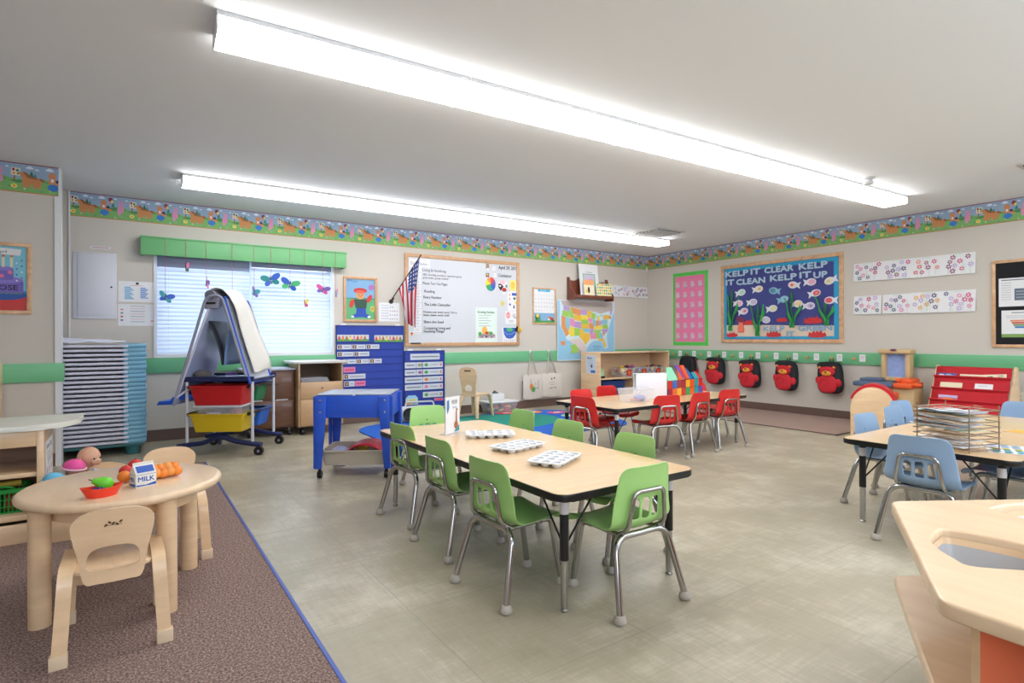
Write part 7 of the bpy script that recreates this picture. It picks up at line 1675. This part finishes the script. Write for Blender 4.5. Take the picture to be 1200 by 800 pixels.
# ---------------------------------------------------------------- hexagonal play table in the right foreground
hx, hy, hs = -5.618, -6.727, .705
t = thing('hexagonal_play_table', 'maple hexagonal play table with fan shaped bin openings at lower right', 'play table', (hx, hy, 0))
a0_ = 88
def hexp(s_, r_=.03):
    vs_ = [Vector((s_ * math.cos(R(a0_ + 60 * k)), s_ * math.sin(R(a0_ + 60 * k)), 0)) for k in range(6)]
    out = []
    for i in range(6):
        a_, b_, c_0 = vs_[i - 1], vs_[i], vs_[(i + 1) % 6]; p = b_ + (a_ - b_).normalized() * r_; q_ = b_ + (c_0 - b_).normalized() * r_
        for k in range(5): u = k / 4; w_ = p * (1 - u) ** 2 + b_ * 2 * u * (1 - u) + q_ * u * u; out.append((w_.x, w_.y))
    return out
def fan(mid, r0, r1, h0, h1, rd=.02):
    pts = [(r0, -h0), (r0 + .02, -h0 - 2)] ; c_1 = []
    ctl_ = [(r0, -h0 * .5), (r0 + .01, -h0), (r1 - .03, -h1), (r1 - .005, -h1 * .72), (r1 + .012, 0), (r1 - .005, h1 * .72), (r1 - .03, h1), (r0 + .01, h0), (r0, h0 * .5)]
    return [(p.x, p.y) for p in catmull([(r * math.cos(R(mid + a_)), r * math.sin(R(mid + a_)), 0) for r, a_ in ctl_], 4, True)]
fans = [fan(118 + 60 * k, .375, .56, 12, 14) for k in range(6)]
curve_plate('tabletop', [hexp(hs + .008)] + [f[::-1] for f in fans], .518, .55, mapleH, t, bev=.006)
binm = M('grey_clear_bin', (184, 184, 186), .25); binw = M('white_clear_bin', (222, 226, 236), .3)
for k in range(6):
    mid = 118 + 60 * k; c_2 = Vector((sum(p[0] for p in fans[k]) / len(fans[k]), sum(p[1] for p in fans[k]) / len(fans[k])))
    f1 = [((p[0] - c_2.x) * .985 + c_2.x, (p[1] - c_2.y) * .985 + c_2.y) for p in fans[k]]; f2 = [((p[0] - c_2.x) * .86 + c_2.x, (p[1] - c_2.y) * .86 + c_2.y) for p in fans[k]]
    n_ = len(f1); m = MB(); bm_ = binw if k == 5 else binm; f15 = [((p[0] - c_2.x) * .955 + c_2.x, (p[1] - c_2.y) * .955 + c_2.y) for p in fans[k]]
    vs_ = [(p[0], p[1], .53) for p in f1] + [(p[0], p[1], .515) for p in f15] + [(p[0], p[1], .47) for p in f2]
    m.add(vs_[:2 * n_], [(i, (i + 1) % n_, n_ + (i + 1) % n_, n_ + i) for i in range(n_)], maple); m.add(vs_[n_:], [(i, (i + 1) % n_, n_ + (i + 1) % n_, n_ + i) for i in range(n_)], bm_); m.add(vs_, [tuple(range(2 * n_, 3 * n_))], bm_); m.build('sunken_bin', t)
olm = M('orange_laminate', (236, 122, 84), .35); 
curve_plate('lower_shelf', [hexp(hs)], .305, .333, mapleH, t, bev=.005)
for k in range(3):
    an = R(a0_ + 60 + 60 * k); d = Vector((math.cos(an), math.sin(an), 0)); nn = Vector((-d.y, d.x, 0)); L1 = hs * (.915 if k < 2 else .55)
    m = MB(); ps = [(-L1, -.01), (L1, -.01), (L1, .01), (-L1, .01)]
    vs_ = [tuple(d * x + nn * y + Vector((0, 0, z))) for z in (0, .518) for x, y in ps]
    m.add(vs_, [(0, 1, 5, 4), (2, 3, 7, 6)], olm, False); m.add(vs_, [(1, 2, 6, 5), (3, 0, 4, 7), (0, 3, 2, 1), (4, 5, 6, 7)], maple, False); m.build('divider_panel', t)
# ---------------------------------------------------------------- world, camera, look
w = bpy.data.worlds.new('daylight'); bpy.context.scene.world = w; w.use_nodes = True
bg = w.node_tree.nodes['Background']; bg.inputs['Color'].default_value = (.70, .84, 1.0, 1); bg.inputs['Strength'].default_value = 3.4
ld = bpy.data.lights.new('window_portal', 'AREA'); ld.shape = 'RECTANGLE'; ld.size = WX1 - WX0; ld.size_y = WZ1 - WZ0; ld.cycles.is_portal = True
lo = bpy.data.objects.new('window_portal', ld); C.objects.link(lo); lo.location = ((WX0 + WX1) / 2, .16, (WZ0 + WZ1) / 2); lo.rotation_euler = (-PI / 2, 0, 0)
for a_, b_ in fill_windows:
    l2 = bpy.data.lights.new('window_portal', 'AREA'); l2.shape = 'RECTANGLE'; l2.size = b_ - a_; l2.size_y = 1.2; l2.cycles.is_portal = True
    o2 = bpy.data.objects.new('window_portal', l2); C.objects.link(o2); o2.location = ((a_ + b_) / 2, YF - .12, 1.5); o2.rotation_euler = (PI / 2, 0, 0)
cd = bpy.data.cameras.new('camera'); cam = bpy.data.objects.new('camera', cd); C.objects.link(cam)
cd.sensor_width = 36; cd.lens = 661 / 1200 * 36; cd.clip_start = .05; cd.shift_y = -(396 - 400) / 1200 * -1
cam.location = (-7.4524, -6.7641, 1.0336)
th = math.atan(450 / 661)
cam.rotation_euler = (PI / 2, R(.18), -th)
bpy.context.scene.camera = cam
vs = bpy.context.scene.view_settings
vs.view_transform = 'Standard'; vs.look = 'None'; vs.exposure = 1.0; vs.gamma = 1.0; vs.use_curve_mapping = False
